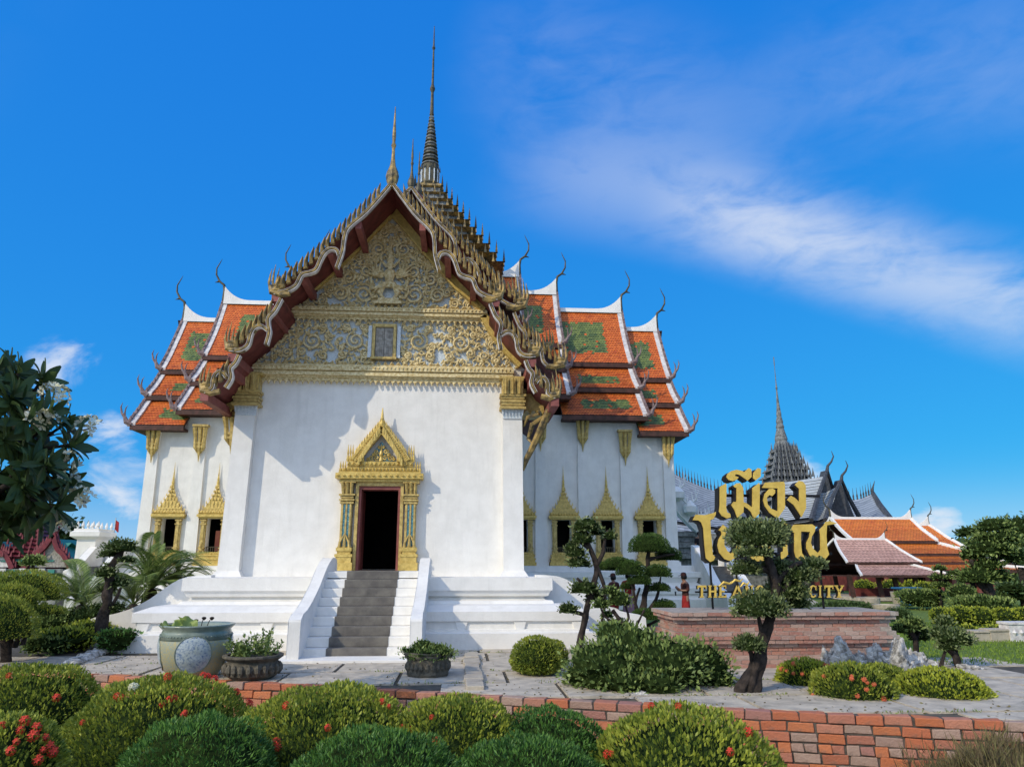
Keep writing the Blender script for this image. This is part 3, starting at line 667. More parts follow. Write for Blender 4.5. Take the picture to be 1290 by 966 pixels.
def smooth(pts, k=4):
    out = []
    n = len(pts)
    for i in range(n - 1):
        p0, p1, p2, p3 = pts[max(i - 1, 0)], pts[i], pts[i + 1], pts[min(i + 2, n - 1)]
        for j in range(k):
            t = j / k
            out.append(tuple(0.5 * ((2 * b) + (-a + c) * t + (2 * a - 5 * b + 4 * c - d) * t * t + (-a + 3 * b - 3 * c + d) * t ** 3) for a, b, c, d in zip(p0, p1, p2, p3)))
    out.append(pts[-1]); return out
def naga(mb, x, y, z, s, k=1.0):
    mb.tube([(x - s * .5 * k, y, z + .02), (x - s * .2 * k, y, z - .03), (x + s * .08 * k, y, z + .06 * k), (x + s * .16 * k, y, z + .28 * k)], [.10 * k, .12 * k, .12 * k, .06 * k], 7)
    mb.lathe((x - s * .02, y, z), [(.12 * k, 0), (.22 * k, .10 * k), (.16 * k, .2 * k), (.20 * k, .26 * k), (.1 * k, .34 * k)], 8, sy=.6)
    for i, (dx, h) in enumerate(((-.20, .48), (-.08, .70), (.05, .82), (.16, .66))):
        a = x + s * dx * k
        mb.tube([(a, y, z + .18 * k), (a + s * .04 * k, y, z + (.18 + h * .3) * k), (a + s * .02 * k, y, z + (.18 + h * .65) * k), (a - s * .02, y, z + (.2 + h) * k)], [.045 * k, .05 * k, .03 * k, .006], 5)
def fins(mb, pts, y, s, k=1.0, step=0.205, h=.43, mi=0):
    d = 0; L = []
    for a, b in zip(pts, pts[1:]):
        l = math.hypot(b[0] - a[0], b[1] - a[1]); m = max(1, int(l / 0.03))
        L += [(a[0] + (b[0] - a[0]) * i / m, a[1] + (b[1] - a[1]) * i / m) for i in range(m)]
    acc = 0; last = L[0]
    for p in L:
        acc += math.hypot(p[0] - last[0], p[1] - last[1]); last = p
        if acc >= step * k:
            acc = 0; x, z = p; w = .054 * k ** .6; hh = h * k ** .7
            o = [(x - s * 0 + s * w, z - .10), (x + s * w * 1.1, z + hh * .45), (x + s * w * .1, z + hh * .75), (x - s * w * .9, z + hh * 1.08), (x - s * w * .7, z + hh * .5), (x - s * w, z - .05)]
            mb.add([(a, y - .03, b) for a, b in o] + [(a, y + .10, b) for a, b in o] + [(x + s * w * .1, y - .10 * k, z + hh * .35)],
                   [(i, (i + 1) % 6, 12) if s > 0 else ((i + 1) % 6, i, 12) for i in range(6)] + [tuple(range(11, 5, -1))] + [(i, 6 + i, 6 + (i + 1) % 6, (i + 1) % 6) for i in range(6)], mi=mi)
def gable_roof(Y0, Y1, zr, k, tiers=3, front_detail=True):
    f = lambda p, s: (s * p[0] * k, zr + (p[1] - 13.16) * k)
    body = MB()
    for s in (-1, 1):
        for T in SLAB[:tiers]:
            P_ = [f(p, s) for p in T]
            for (a, b), (c, d) in zip(P_, P_[1:]):
                body.add([(a, Y0 + .12, b), (c, Y0 + .12, d), (c, Y1, d), (a, Y1, b), (a, Y0 + .12, b - .12), (c, Y0 + .12, d - .12), (c, Y1, d - .12), (a, Y1, b - .12)],
                         [(0, 1, 2, 3), (7, 6, 5, 4), (0, 4, 5, 1), (2, 6, 7, 3), (1, 5, 6, 2), (0, 3, 7, 4)])
    ro = body.build('portico_roof', 'red_wood', temple)
    for s in (-1, 1):
        bb = MB(); ww = MB(); ff = MB()
        for T in (T1a, T1b, T2a, T2b, T3a, T3b)[:tiers * 2]:
            bb = MB(); P_ = smooth([f(p, s) for p in T]); board(bb, P_, .088 * k ** .4, Y0, Y0 + .2, 0); board(bb, P_, .034 * k ** .4, Y0 - .045, Y0, 0)
            off = []
            for i, (x, z) in enumerate(P_):
                a = P_[max(i - 1, 0)]; b = P_[min(i + 1, len(P_) - 1)]; t = Vector((b[0] - a[0], b[1] - a[1]))
                t = t.normalized() if t.length > 1e-6 else Vector((1, 0)); nn = Vector((-t.y, t.x)) * (-s)
                off.append((x + nn.x * .048 * k ** .4, z + nn.y * .048 * k ** .4))
            board(ww, off, .014 * k ** .4, Y0 - .03, Y0 + .14)
            bb.build('bargeboard', 'aged_gold', ro)
            off2 = [(2 * x - a, 2 * z - b) for (x, z), (a, b) in zip(P_, off)]
            board(ww, off2, .008 * k ** .4, Y0 - .03, Y0 + .14)
        for T in SLAB[:tiers]: fins(ff, smooth([f((p[0], p[1] - .12), s) for p in T], 3)[1:], Y0 + .02, s, k)
        for T in (T1b, T2b, T3b)[:tiers]:
            e = f(T[-1], s); nm_ = MB(); naga(nm_, e[0], Y0 + .05, e[1], s, k * (.88 if T is T1b else .82)); nm_.build('naga_finial', 'aged_gold', ro)
        ww.build('bargeboard_edging', 'weathered_white', ro)['kind'] = 'stuff'; ff.build('flame_fins', 'aged_gold', ro)['kind'] = 'stuff'
    ch = MB(); kk_ = k; k = 1.0 if k == 1.0 else .85
    ch.lathe((0, Y0 + .05, zr), [(.10 * k, -.15), (.17 * k, .05 * k), (.20 * k, .22 * k), (.17 * k, .38 * k), (.09 * k, .58 * k), (.055 * k, .85 * k), (.045 * k, 1.15 * k), (.08 * k, 1.28 * k), (.045 * k, 1.38 * k), (.06 * k, 1.6 * k), (.035 * k, 2.05 * k), (.012, 2.62 * k)], 8, sy=.8)
    ch.build('gable_finial', 'aged_gold' if kk_ == 1.0 else 'bronze', ro)
    return ro
ro1 = gable_roof(20.0, 27.6, 13.16, 1.0)
for s in (-1, 1):
    for x, z in ((.95, 11.85), (1.72, 10.98), (2.5, 10.22)):
        pu = MB(); pu.box(s * x - .09, s * x + .09, 20.14, 22.0, z - .17, z + .06); pu.build('purlin', 'red_beam', ro1)
    for x, z in ((3.16, 9.42), (3.3, 9.05), (4.22, 7.62), (4.32, 7.28), (4.86, 6.48)):
        pu = MB(); pu.box(s * x - .11, s * x + .11, 20.02, 22.6, z - .13, z + .10); pu.build('purlin', 'red_beam', ro1)
gable_roof(27.0, 31.6, 16.9, 1.40, 2); gable_roof(31.0, 38.0, 18.75, 1.40, 2)
# eave brackets and the side of the portico
def bracket(x, y, zt, h, w, s=1, name='eave_bracket', dirv=(0, -1)):
    b = MB()
    b.box(x - w * .62, x + w * .62, y - .30, y, zt - .10, zt); b.box(x - w * .5, x + w * .5, y - .22, y, zt - .18, zt - .10)
    for i in (-1, 0, 1):
        b.tube([(x + i * w * .42, y - .26, zt - .15), (x + i * w * .36, y - .16, zt - h * .35), (x + i * w * .30, y - .13, zt - h * .62), (x + i * w * .12, y - .08, zt - h * (1.0 if i == 0 else .78))], [w * .19, w * .15, w * .17, .012], 6)
        b.tube([(x + i * w * .40, y - .30, zt - .15), (x + i * w * .46, y - .25, zt - h * .2), (x + i * w * .36, y - .2, zt - h * .4)], [w * .06, w * .10, .015], 5)
    for zz in (.50, .60): b.box(x - w * .42, x + w * .42, y - .20, y, zt - h * zz - .03, zt - h * zz + .03)
    return b.build(name, 'gold_paint', temple)
bracket(-4.75, 22.5, 6.5, 1.3, .5); 
br = MB()
for s in (1,):
    br.tube([(4.80, 21.0, 6.45), (4.62, 21.2, 6.0), (4.40, 21.6, 5.5), (4.20, 21.9, 5.1), (4.12, 22.0, 4.75)], [.10, .12, .10, .09, .02], 7)
    br.tube([(4.70, 21.2, 6.3), (4.35, 21.6, 6.1), (4.25, 21.8, 5.7), (4.42, 21.6, 5.45), (4.18, 21.95, 5.2)], [.05, .08, .06, .05, .02], 6)
    br.tube([(4.55, 21.4, 6.4), (4.22, 21.7, 6.35), (4.13, 21.9, 6.1)], [.05, .06, .03], 6)
br.build('naga_bracket', 'aged_gold', temple)
br = MB(); br.box(4.1, 4.75, 21.9, 23.4, 6.6, 6.78); petals(br, 4.12, 4.72, 21.9, 6.6, -.14, .15); br.box(4.1, 4.65, 21.95, 22.2, 6.78, 7.3); br.build('side_cornice', 'gold_paint', temple)
br = MB(); br.box(-5.05, -4.5, 21.9, 23.4, 6.55, 6.72); petals(br, -5.0, -4.55, 21.9, 6.55, -.14, .15); br.box(-4.95, -4.5, 21.95, 22.2, 6.7, 7.3); br.build('side_cornice', 'gold_paint', temple)

# stairs, balustrades, side stair cheeks
for i in range(9):
    z1 = 1.822 * (i + 1) / 9; z0 = 1.822 * i / 9; y = 17.1 + i * 0.31
    s = MB(); s.box(-1.16, 1.20, y, 20.6, z0 - (.03 if i == 0 else 0), z1 - .004); st = s.build('step', 'white_plaster', temple, bevel=.012)
    q = MB(); q.box(-0.66, 0.66, y - .018, y + (.315 if i < 8 else 2.2), z0 + .004, z1 + .002); q.build('step_runner', 'step_stone', st, bevel=.01)
for s_ in (-1, 1):
    x0, x1 = (1.19, 1.44) if s_ > 0 else (-1.40, -1.15)
    o = smooth([(16.62, .84), (16.85, .93), (17.2, 1.0), (17.8, 1.18), (18.6, 1.50), (19.2, 1.82), (19.8, 2.06), (20.3, 2.16), (20.85, 2.12), (20.95, 1.9)], 2)
    pts = [(x0, 16.60, -.02), (x0, 16.60, .80)] + [(x0, a, b) for a, b in o] + [(x0, 20.95, -.02)]
    s = MB(); s.prism(pts, (x1 - x0, 0, 0), tris=True); s.build('balustrade', 'white_plaster', temple, bevel=.02)
s = MB(); s.box(-1.7, 1.75, 16.35, 17.3, -.03, .045); s.build('stair_pad', 'white_plaster', temple, bevel=.01)
for sg in (-1, 1):
    pts2 = smooth([(4.3, 1.72), (4.9, 1.68), (5.3, 1.50), (5.8, 1.12), (6.3, .86), (6.8, .72), (7.15, .66), (7.28, .58)], 2)
    for yy in (20.3, 23.6):
        s = MB(); s.prism([(sg * 4.3, yy, -.03)] + [(sg * a, yy, b) for a, b in pts2] + [(sg * 7.30, yy, -.03)], (0, .34, 0), tris=True); s.build('side_balustrade', 'white_plaster', temple, bevel=.02)
    s = MB()
    for i in range(8): s.box(min(sg * 4.3, sg * (7.1 - i * .33)), max(sg * 4.3, sg * (7.1 - i * .33)), 20.64, 23.6, 1.64 * i / 8, 1.64 * (i + 1) / 8)
    s.build('side_steps', 'step_stone', temple)

# the golden doorway
dr = MB()
CXD = (DX0 + DX1) / 2 - 0.01
dr.box(DX0 - .09, DX0, 21.80, 22.42, 1.822, DZ); dr.box(DX1, DX1 + .09, 21.80, 22.42, 1.822, DZ); dr.box(DX0 - .09, DX1 + .09, 21.80, 22.42, DZ, DZ + .12)
doorp = dr.build('doorway', 'gold_paint', temple)
s = MB(); s.box(DX0, DX0 + .07, 21.86, 22.3, 1.822, DZ - .1); s.box(DX1 - .07, DX1, 21.86, 22.3, 1.822, DZ - .1); s.box(DX0, DX1, 21.86, 22.3, DZ - .10, DZ); s.build('inner_frame', 'red_beam', doorp)
s = MB(); s.box(DX0 + .02, DX0 + .07, 22.3, 22.92, 1.83, DZ - .12); s.build('door_leaf', 'red_wood', doorp)
for sg in (-1, 1):
    c = MB(); cx = CXD + sg * 0.93
    for zz, hw, h in ((1.822, .26, .22), (2.04, .22, .16), (2.2, .25, .08), (2.28, .19, .08), (2.36, .22, .1)): c.box(cx - hw, cx + hw, 21.66 - (hw - .2) * .8, 22.0, zz, zz + h, mi=1)
    c.box(cx - .16, cx + .16, 21.78, 22.0, 2.4, 4.4)
    for i in (-1, 0, 1): c.box(cx + i * .115 - .022, cx + i * .115 + .022, 21.745, 21.78, 2.46, 3.78)
    for zz, e in ((2.44, .03), (3.72, .03), (3.80, .05), (3.88, .02), (3.95, .06), (4.32, .07)): c.box(cx - .17 - e, cx + .17 + e, 21.76 - e, 22.0, zz, zz + .05)
    for i in (-1, 0, 1): c.tube([(cx + i * .12, 21.74, 4.0), (cx + i * .13, 21.70, 4.18), (cx + i * .14, 21.62, 4.34)], [.035, .045, .05], 5)
    for i in range(3): c.tube([(cx - .15 + i * .15, 21.72, 2.46), (cx - .13 + i * .13, 21.70, 2.62), (cx, 21.72, 2.86)], [.05, .04, .01], 5)
    c.build('column', ['gold_paint', 'bright_gold'], doorp)
    m_ = MB(); m_.box(cx - .09, cx - .03, 21.765, 21.775, 2.5, 3.7); m_.box(cx + .03, cx + .09, 21.765, 21.775, 2.5, 3.7); m_.build('glass_mosaic_strip', 'glass_mosaic', doorp)
c = MB()
for z0, h, hw, pr_ in ((4.36, .08, 1.16, .30), (4.44, .16, 1.28, .40), (4.60, .05, 1.20, .34), (4.65, .12, 1.05, .28), (4.77, .05, .98, .24), (4.82, .14, .96, .28)):
    c.box(CXD - hw, CXD + hw, 22 - pr_, 22.0, z0, z0 + h)
for i in range(15): c.lathe((CXD - 1.2 + i * 2.4 / 14, 21.59, 4.52), [(.001, -.05), (.055, 0), (.001, .05)], 6)
petals(c, CXD - 1.02, CXD + 1.02, 21.70, 4.66, .14, .1, .09, .05); petals(c, CXD - .92, CXD + .92, 21.71, 4.84, .11, .13, .12, .05)
def spikes(mb, x, y, z, n, h, dx=.07):
    for i in range(n):
        a = x + (i - (n - 1) / 2) * dx; mb.lathe((a, y, z), [(.035, 0), (.045, h * .15), (.02, h * .4), (.03, h * .5), (.004, h)], 6)
for sg in (-1, 1):
    spikes(c, CXD + sg * 1.10, 21.78, 4.66, 3, .32); spikes(c, CXD + sg * .90, 21.78, 4.95, 3, .52); spikes(c, CXD + sg * .58, 21.70, 4.95, 3, .36, .06)
    P_ = [(CXD, 6.05), (CXD + sg * .30, 5.66), (CXD + sg * .60, 5.28), (CXD + sg * .80, 4.98)]
    board(c, P_, .17, 21.68, 21.98); board(c, [(x, z - .20) for x, z in P_[:3]] + [(CXD + sg * .60, 4.96)], .09, 21.64, 21.9)
    fins(c, [(x, z + .05) for x, z in P_], 21.74, sg, .42, .22, .44)
    for t_ in np.linspace(0, 1, 19):
        i_ = min(2, int(t_ * 3)); f_ = t_ * 3 - i_; bx_, bz_ = P_[i_][0] + (P_[i_ + 1][0] - P_[i_][0]) * f_, P_[i_][1] + (P_[i_ + 1][1] - P_[i_][1]) * f_
        c.lathe((bx_, 21.665, bz_ + .03), [(.001, -.035), (.03, 0), (.001, .035)], 6); c.lathe((bx_ - sg * .02, 21.665, bz_ - .055), [(.001, -.022), (.02, 0), (.001, .022)], 5)
    fins(c, [(x * .8 + CXD * .2, z - .1) for x, z in P_], 21.64, sg, .36, .26, .36)
c.lathe((CXD, 21.72, 5.98), [(.07, 0), (.09, .1), (.04, .22), (.05, .28), (.012, .6)], 8)
c.build('door_pediment', 'bright_gold', doorp)
t = MB(); t.prism([(CXD - .46, 21.86, 4.96), (CXD + .46, 21.86, 4.96), (CXD, 21.86, 5.58)], (0, .1, 0), mi=0)
tp = t.build('tympanum', 'glass_mosaic', doorp)
t = MB()
for sg in (-1, 1):
    for dx, dz, r in ((.12, .10, .09), (.28, .09, .09), (.14, .28, .08), (.38, .06, .05), (.06, .42, .05), (.22, .20, .05)): spiral(t, CXD + sg * dx, 4.98 + dz, r, sg, 21.84, 1.4, .022)
t.lathe((CXD, 21.82, 4.98), [(.06, 0), (.04, .12), (.06, .2), (.035, .3), (.004, .52)], 8); t.build('tympanum_carving', 'bright_gold', doorp)

# wings: front wall with window openings, pilasters, brackets
WXS = (5.15, 7.28, 9.43, 11.53); WY0 = 36.0; WH = .34; WZ0, WZ1 = 2.55, 4.10
ww = MB()
for sg in (-1, 1):
    edges = [4.0] + [v for w_ in WXS for v in (w_ - WH, w_ + WH)] + [12.95]
    def bx(a, b, z0, z1): ww.box(min(sg * a, sg * b), max(sg * a, sg * b), WY0, WY0 + .45, z0, z1)
    for i in range(0, len(edges), 2):
        a, b = edges[i], edges[i + 1]
        ztop = 9.35 if b < 11.2 else 8.62
        bx(a, b, 1.9, ztop if b < 12 else 8.62)
    for w_ in WXS:
        bx(w_ - WH, w_ + WH, 1.9, WZ0); bx(w_ - WH, w_ + WH, WZ1, 9.35 if w_ < 11 else 8.62)
    # end wall
    ww.box(min(sg * 12.55, sg * 12.949), max(sg * 12.55, sg * 12.949), WY0 + .45, 44.6, 1.9, 8.6)
    ww.prism([(sg * 12.7, WY0 + .3, 8.6), (sg * 12.7, 44.3, 8.6), (sg * 12.7, 40.3, 15.0)], (-sg * .3, 0, 0))
ww.box(-12.95, 12.95, 44.6, 45.0, 1.9, 9.3)
ww.build('wing_wall', 'white_plaster', temple)
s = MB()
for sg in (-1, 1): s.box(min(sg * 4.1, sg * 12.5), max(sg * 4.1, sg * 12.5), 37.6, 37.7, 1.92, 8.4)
s.box(-12.5, 12.5, 36.46, 44, 1.93, 1.95); s.build('interior', 'dark_interior', temple)  # dark sheets behind the windows, the room's shade put into their colour
for sg in (-1, 1):
    for px_, zt in ((6.15, 9.3), (8.28, 9.3), (10.42, 8.62), (12.62, 8.55)):
        s = MB(); x = sg * px_; s.prism([(x - .30, WY0 - .14, 1.92), (x + .30, WY0 - .14, 1.92), (x + .24, WY0 - .14, zt - .05), (x - .24, WY0 - .14, zt - .05)], (0, .139, 0))
        s.box(x - .36, x + .36, WY0 - .2, WY0, 1.92, 2.1); s.build('pilaster', 'white_plaster', temple)
        bracket(x, WY0 - .14, zt - .05, 1.8, .60)
def wing_window(x, shutter=False):
    f = MB(); y = WY0
    for sg in (-1, 1):
        a = x + sg * (WH + .13)
        f.box(a - .11, a + .11, y - .16, y, WZ0, WZ1); f.box(a - .05, a + .05, y - .2, y, WZ0 + .1, WZ1 - .1)
        for zz in (WZ0, WZ0 + .15, WZ1 - .3, WZ1 - .12): f.box(a - .14, a + .14, y - .22, y, zz, zz + .06)
        f.tube([(a, y - .2, WZ0 + .05), (a + sg * .04, y - .22, WZ0 + .25), (a, y - .18, WZ0 + .5)], [.10, .07, .01], 6)
    fo = f.build('window', 'gold_paint', temple)
    b = MB()
    for z0, h, hw, pr_ in ((1.93, .16, .74, .36), (2.09, .12, .68, .30), (2.21, .06, .72, .34), (2.27, .10, .64, .26), (2.37, .06, .68, .30), (2.43, .12, .60, .22)): b.box(x - hw, x + hw, y - pr_, y, z0, z0 + h)
    petals(b, x - .6, x + .6, y - .28, 2.43, .1, .12, .1, .04); b.build('sill', 'bright_gold', fo)
    c = MB()
    for z0, h, hw, pr_ in ((WZ1, .07, .70, .26), (WZ1 + .07, .12, .76, .34), (WZ1 + .19, .06, .68, .28)): c.box(x - hw, x + hw, y - pr_, y, z0, z0 + h)
    petals(c, x - .66, x + .66, y - .3, WZ1 + .2, .16, .13, .12, .06)
    z = WZ1 + .25
    for i in range(7):
        hw = .66 * (1 - i / 7) ** 1.75 + .05; h = .18
        c.frustum(x, y - .02 - hw * .12, z, z + h * .55, hw, .16 * (1 - i / 9), hw * .93, .14 * (1 - i / 9)); c.frustum(x, y - .02 - hw * .12, z + h * .55, z + h, hw * .8, .11, hw * .7, .1)
        n = max(2, int(hw / .07))
        for j in range(n + 1):
            xx = x - hw + 2 * hw * j / n; c.cone((xx, y - .14 - hw * .12, z + h * .4), .045, .17, 4)
        z += h
    c.lathe((x, y - .08, z), [(.085, 0), (.06, .12), (.07, .16), (.045, .3), (.055, .33), (.03, .5), (.035, .53), (.018, .75), (.004, 1.15)], 8)
    c.build('window_spire', 'bright_gold', fo)
    r_ = MB(); r_.box(x - WH, x + WH, y + .04, y + .07, WZ0 + .22, WZ0 + .25)
    for j in range(7): xx = x - WH + .05 + j * (2 * WH - .1) / 6; r_.box(xx - .012, xx + .012, y + .045, y + .065, WZ0, WZ0 + .22)
    r_.build('railing', 'bronze', fo)
    if shutter: s = MB(); s.box(x - .02, x + WH - .03, y + .34, y + .38, WZ0 + .04, WZ1 - .55); s.build('shutter', 'shutter_red', fo)
for sg in (-1, 1):
    for w_ in WXS: wing_window(sg * w_, shutter=(sg < 0 and w_ == WXS[2]))

# ------------------------------------------------------------------ tiled roof sections (shared by the temple and the pavilions)
def lerp2(prof, s):
    L = [math.hypot(b[0] - a[0], b[1] - a[1]) for a, b in zip(prof, prof[1:])]; tot = sum(L); d = s * tot
    for (a, b), l in zip(zip(prof, prof[1:]), L):
        if d <= l or (a, b) == (prof[-2], prof[-1]):
            t = d / l; return (a[0] + (b[0] - a[0]) * t, a[1] + (b[1] - a[1]) * t, (b[0] - a[0]) / l, (b[1] - a[1]) / l)
        d -= l
def tile_field(mb, xa, xb, prof, w, h, green=None, sgn=-1, hip=(0, 0)):
    tot = sum(math.hypot(b[0] - a[0], b[1] - a[1]) for a, b in zip(prof, prof[1:])); rows = max(2, round(tot / h))
    for r_ in range(rows):
        s0, s1 = r_ / rows, (r_ + 1.12) / rows
        y0, z0, ty, tz = lerp2(prof, s0); y1, z1, ty1, tz1 = lerp2(prof, min(1, s1)); lift = .03 * h / .2
        if s1 > 1: y1 += ty1 * h * .1; z1 += tz1 * h * .1
        nz = abs(ty); ny = -tz          # outward normal in (dy, z)
        e0 = hip[0] * s0; e1 = hip[1] * s0
        a0, b0 = xa - e0, xb + e1; n = max(1, round((b0 - a0) / w)); ww_ = (b0 - a0) / n; off = (r_ % 2) * .5
        for i in range(n + (1 if off else 0)):
            x0 = max(a0, a0 + (i - off) * ww_); x1 = min(b0, a0 + (i + 1 - off) * ww_)
            if x1 - x0 < .02: continue
            g = .004; xm = (x0 + x1) / 2; mi = 0
            if green:
                v_ = s0 + .5 / rows; wob = .10 * mn.noise(Vector((xm * 1.3, r_ * .35, xa))); inside = min((xm - green[0]) / 1.5, (green[1] - xm) / 1.5, v_ - green[2], green[3] - v_) + wob * .10
                if inside > 0 and random.random() > (.05 if inside > .03 else .22): mi = 1
                elif inside > -.02 and random.random() < .12: mi = 1
            ym, zm = y0 + (y1 - y0) * .78, z0 + (z1 - z0) * .78
            j = random.uniform(-.004, .004)
            P = [(x0 + g, y0, z0), (x1 - g, y0, z0), (x1 - g, ym + ny * lift * .8, zm + nz * lift * .8 + j), (xm, y1 + ny * lift, z1 + nz * lift + j), (x0 + g, ym + ny * lift * .8, zm + nz * lift * .8 + j)]
            mb.add([(p[0], sgn * p[1], p[2]) for p in P], [(0, 1, 2, 3, 4) if sgn > 0 else (4, 3, 2, 1, 0)], min(1, max(0, random.gauss(.6, .24) + .3 * mn.noise(Vector((xm * .9, r_ * .22, xa + 3))))), mi)
def roof_section(parent, T, xa, xb, tiers, tmat, gmat=None, tile=(.15, .155), ends=(False, True), trim='weathered_white', edge='aged_mauve', horn='bronze', k=1.0,
                 chofa=True, green=None, hips=None, back=True, name='roof_section', cap='white_plaster', hook=True, flat_ridge=True, tiles=True):
    """ridge along local X between xa and xb at local y=0; tiers: list of [(dy, z), ...] polylines from the top of each tier down"""
    def fin(mb, nm, mats, par, **kw):
        mb.v = [tuple(T @ Vector(v)) for v in mb.v]; return mb.build(nm, mats, par, **kw)
    body = MB()
    for ti, prof in enumerate(tiers):
        hip = (hips[ti] if hips else (0, 0))
        for sg in ((-1, 1) if back else (-1,)):
            n = len(prof)
            for i, ((ya, za), (yb, zb)) in enumerate(zip(prof, prof[1:])):
                f0, f1 = i / (n - 1), (i + 1) / (n - 1)
                A = [(xa - hip[0] * f0, sg * ya, za - .035 * k), (xb + hip[1] * f0, sg * ya, za - .035 * k), (xb + hip[1] * f1, sg * yb, zb - .035 * k), (xa - hip[0] * f1, sg * yb, zb - .035 * k)]
                B = [(x, y, z - .14 * k) for x, y, z in A]
                body.add(A + B, [(0, 1, 2, 3), (7, 6, 5, 4), (0, 4, 5, 1), (1, 5, 6, 2), (2, 6, 7, 3), (3, 7, 4, 0)])
            yb, zb = prof[-1]; y0_, z0_ = prof[0]
            xl, xr = xa - hip[0], xb + hip[1]
            body.box(xl, xr, min(sg * (yb - .12 * k), sg * (yb + .03 * k)), max(sg * (yb - .12 * k), sg * (yb + .03 * k)), zb - .26 * k, zb - .05 * k)
            if ti > 0:
                pz = tiers[ti - 1][-1][1]; body.box(xa + .01, xb - .01, min(sg * y0_, sg * (y0_ - .1 * k)), max(sg * y0_, sg * (y0_ - .1 * k)), z0_ - .02, pz - .1 * k)
            if hip[1] or hip[0]: pass
    y3, z3 = tiers[-1][-1]
    body.box(xa + .02, xb - .02, -y3 + .1 * k, y3 - .1 * k, z3 - .24 * k, z3 - .12 * k)
    ro = fin(body, name, 'fascia', parent)
    if tiles:
        tb = MB()
        for ti, prof in enumerate(tiers):
            hip = (hips[ti] if hips else (0, 0))
            tile_field(tb, xa, xb, prof, tile[0], tile[1], (green[ti] if green and green[ti] else None), -1, hip)
        if back:                                       # far slope: same covering in coarser courses
            for prof in tiers: tile_field(tb, xa, xb, prof, tile[0] * 3, tile[1] * 3, None, 1)
        o = fin(tb, 'roof_tiles', [tmat, gmat or tmat], ro); o['kind'] = 'stuff'
    zr = tiers[0][0][1]
    cp = MB(); N = 14; up = lambda x: 0
    pts = []; N = 30
    for i in range(N + 1):
        x = xa + (xb - xa) * i / N; u = 0
        if ends[1]: u += .80 * k * max(0, 1 - (xb - x) / (1.6 * k)) ** 2.5
        if ends[0]: u += .80 * k * max(0, 1 - (x - xa) / (1.6 * k)) ** 2.5
        pts.append((x, u))
    for (x0, u0), (x1, u1) in zip(pts, pts[1:]):
        cp.add([(x0, -.16 * k, zr - .10 * k), (x1, -.16 * k, zr - .10 * k), (x1, -.10 * k, zr + .16 * k + u1), (x0, -.10 * k, zr + .16 * k + u0), (x0, .16 * k, zr - .10 * k), (x1, .16 * k, zr - .10 * k), (x1, .10 * k, zr + .16 * k + u1), (x0, .10 * k, zr + .16 * k + u0)],
               [(0, 1, 2, 3), (7, 6, 5, 4), (3, 2, 6, 7), (1, 5, 6, 2), (0, 3, 7, 4)])
    fin(cp, 'ridge_cap', cap, ro)
    for e, sx, xe in ((0, -1, xa), (1, 1, xb)):
        if not ends[e]: continue
        for ti, prof in enumerate(tiers):
            hp = (hips[ti][e] if hips else 0)
            P_ = smooth([(p[0], p[1]) for p in prof], 3)
            for sg in (-1, 1):
                bg_ = MB(); eg = MB(); hk = MB()
                for i, ((ya, za), (yb, zb)) in enumerate(zip(P_, P_[1:])):
                    ha, hb = hp * i / (len(P_) - 1), hp * (i + 1) / (len(P_) - 1)
                    fl = .10 * k * (((i + .5) / len(P_)) ** 3)
                    for m_, w0, w1, up_ in ((bg_, -.23 * k, 0, .12 * k), (eg, .0, .13 * k, .22 * k)):
                        xi, xo = xe + sx * w0, xe + sx * w1
                        V = [(xi + sx * ha, sg * ya, za - .1 * k), (xo + sx * ha, sg * ya, za - .1 * k), (xo + sx * hb, sg * yb, zb - .1 * k), (xi + sx * hb, sg * yb, zb - .1 * k),
                             (xi + sx * ha, sg * ya, za + up_), (xo + sx * ha, sg * ya, za + up_), (xo + sx * hb, sg * yb, zb + up_), (xi + sx * hb, sg * yb, zb + up_)]
                        m_.add(V, [(0, 3, 2, 1), (4, 5, 6, 7), (0, 1, 5, 4), (1, 2, 6, 5), (2, 3, 7, 6), (3, 0, 4, 7)])
                        if m_ is eg and i % 1 == 0 and not hp:
                            m_.cone((xe + sx * .07 * k, sg * (ya + yb) / 2, (za + zb) / 2 + .18 * k), .07 * k, .20 * k, 4)
                if hook:
                    yb, zb = prof[-1]; x = xe + sx * (hp + .05 * k)
                    y = sg * (yb - .04)
                    hk.tube([(x - sx * .1 * k, y, zb - .02), (x + sx * .16 * k, y, zb + .12 * k), (x + sx * .26 * k, y, zb + .36 * k), (x + sx * .42 * k, y, zb + .55 * k), (x + sx * .50 * k, y, zb + .85 * k), (x + sx * .44 * k, y, zb + 1.08 * k)], [.13 * k, .13 * k, .08 * k, .055 * k, .035 * k, .006], 6)
                    hk.tube([(x + sx * .26 * k, y, zb + .36 * k), (x + sx * .28 * k, y, zb + .6 * k), (x + sx * .26 * k, y, zb + .8 * k), (x + sx * .18 * k, y, zb + .95 * k)], [.06 * k, .04 * k, .03 * k, .006], 5)
                fin(bg_, 'barge_strip', trim, ro); fin(eg, 'barge_edge', edge, ro)
                if hook: fin(hk, 'eave_finial', edge, ro)
        if chofa:
            c = MB(); z = zr + .75 * k
            c.tube([(xe - sx * .12 * k, 0, zr - .25 * k), (xe + sx * .02 * k, 0, zr + .2 * k), (xe + sx * .02 * k, 0, z), (xe + sx * .10 * k, 0, z + .35 * k), (xe + sx * .36 * k, 0, z + .55 * k), (xe + sx * .58 * k, 0, z + .95 * k), (xe + sx * .60 * k, 0, z + 1.35 * k), (xe + sx * .42 * k, 0, z + 1.75 * k), (xe + sx * .34 * k, 0, z + 1.95 * k)],
                   [.12 * k, .16 * k, .13 * k, .10 * k, .09 * k, .07 * k, .05 * k, .03 * k, .008], 7, flat=.7)
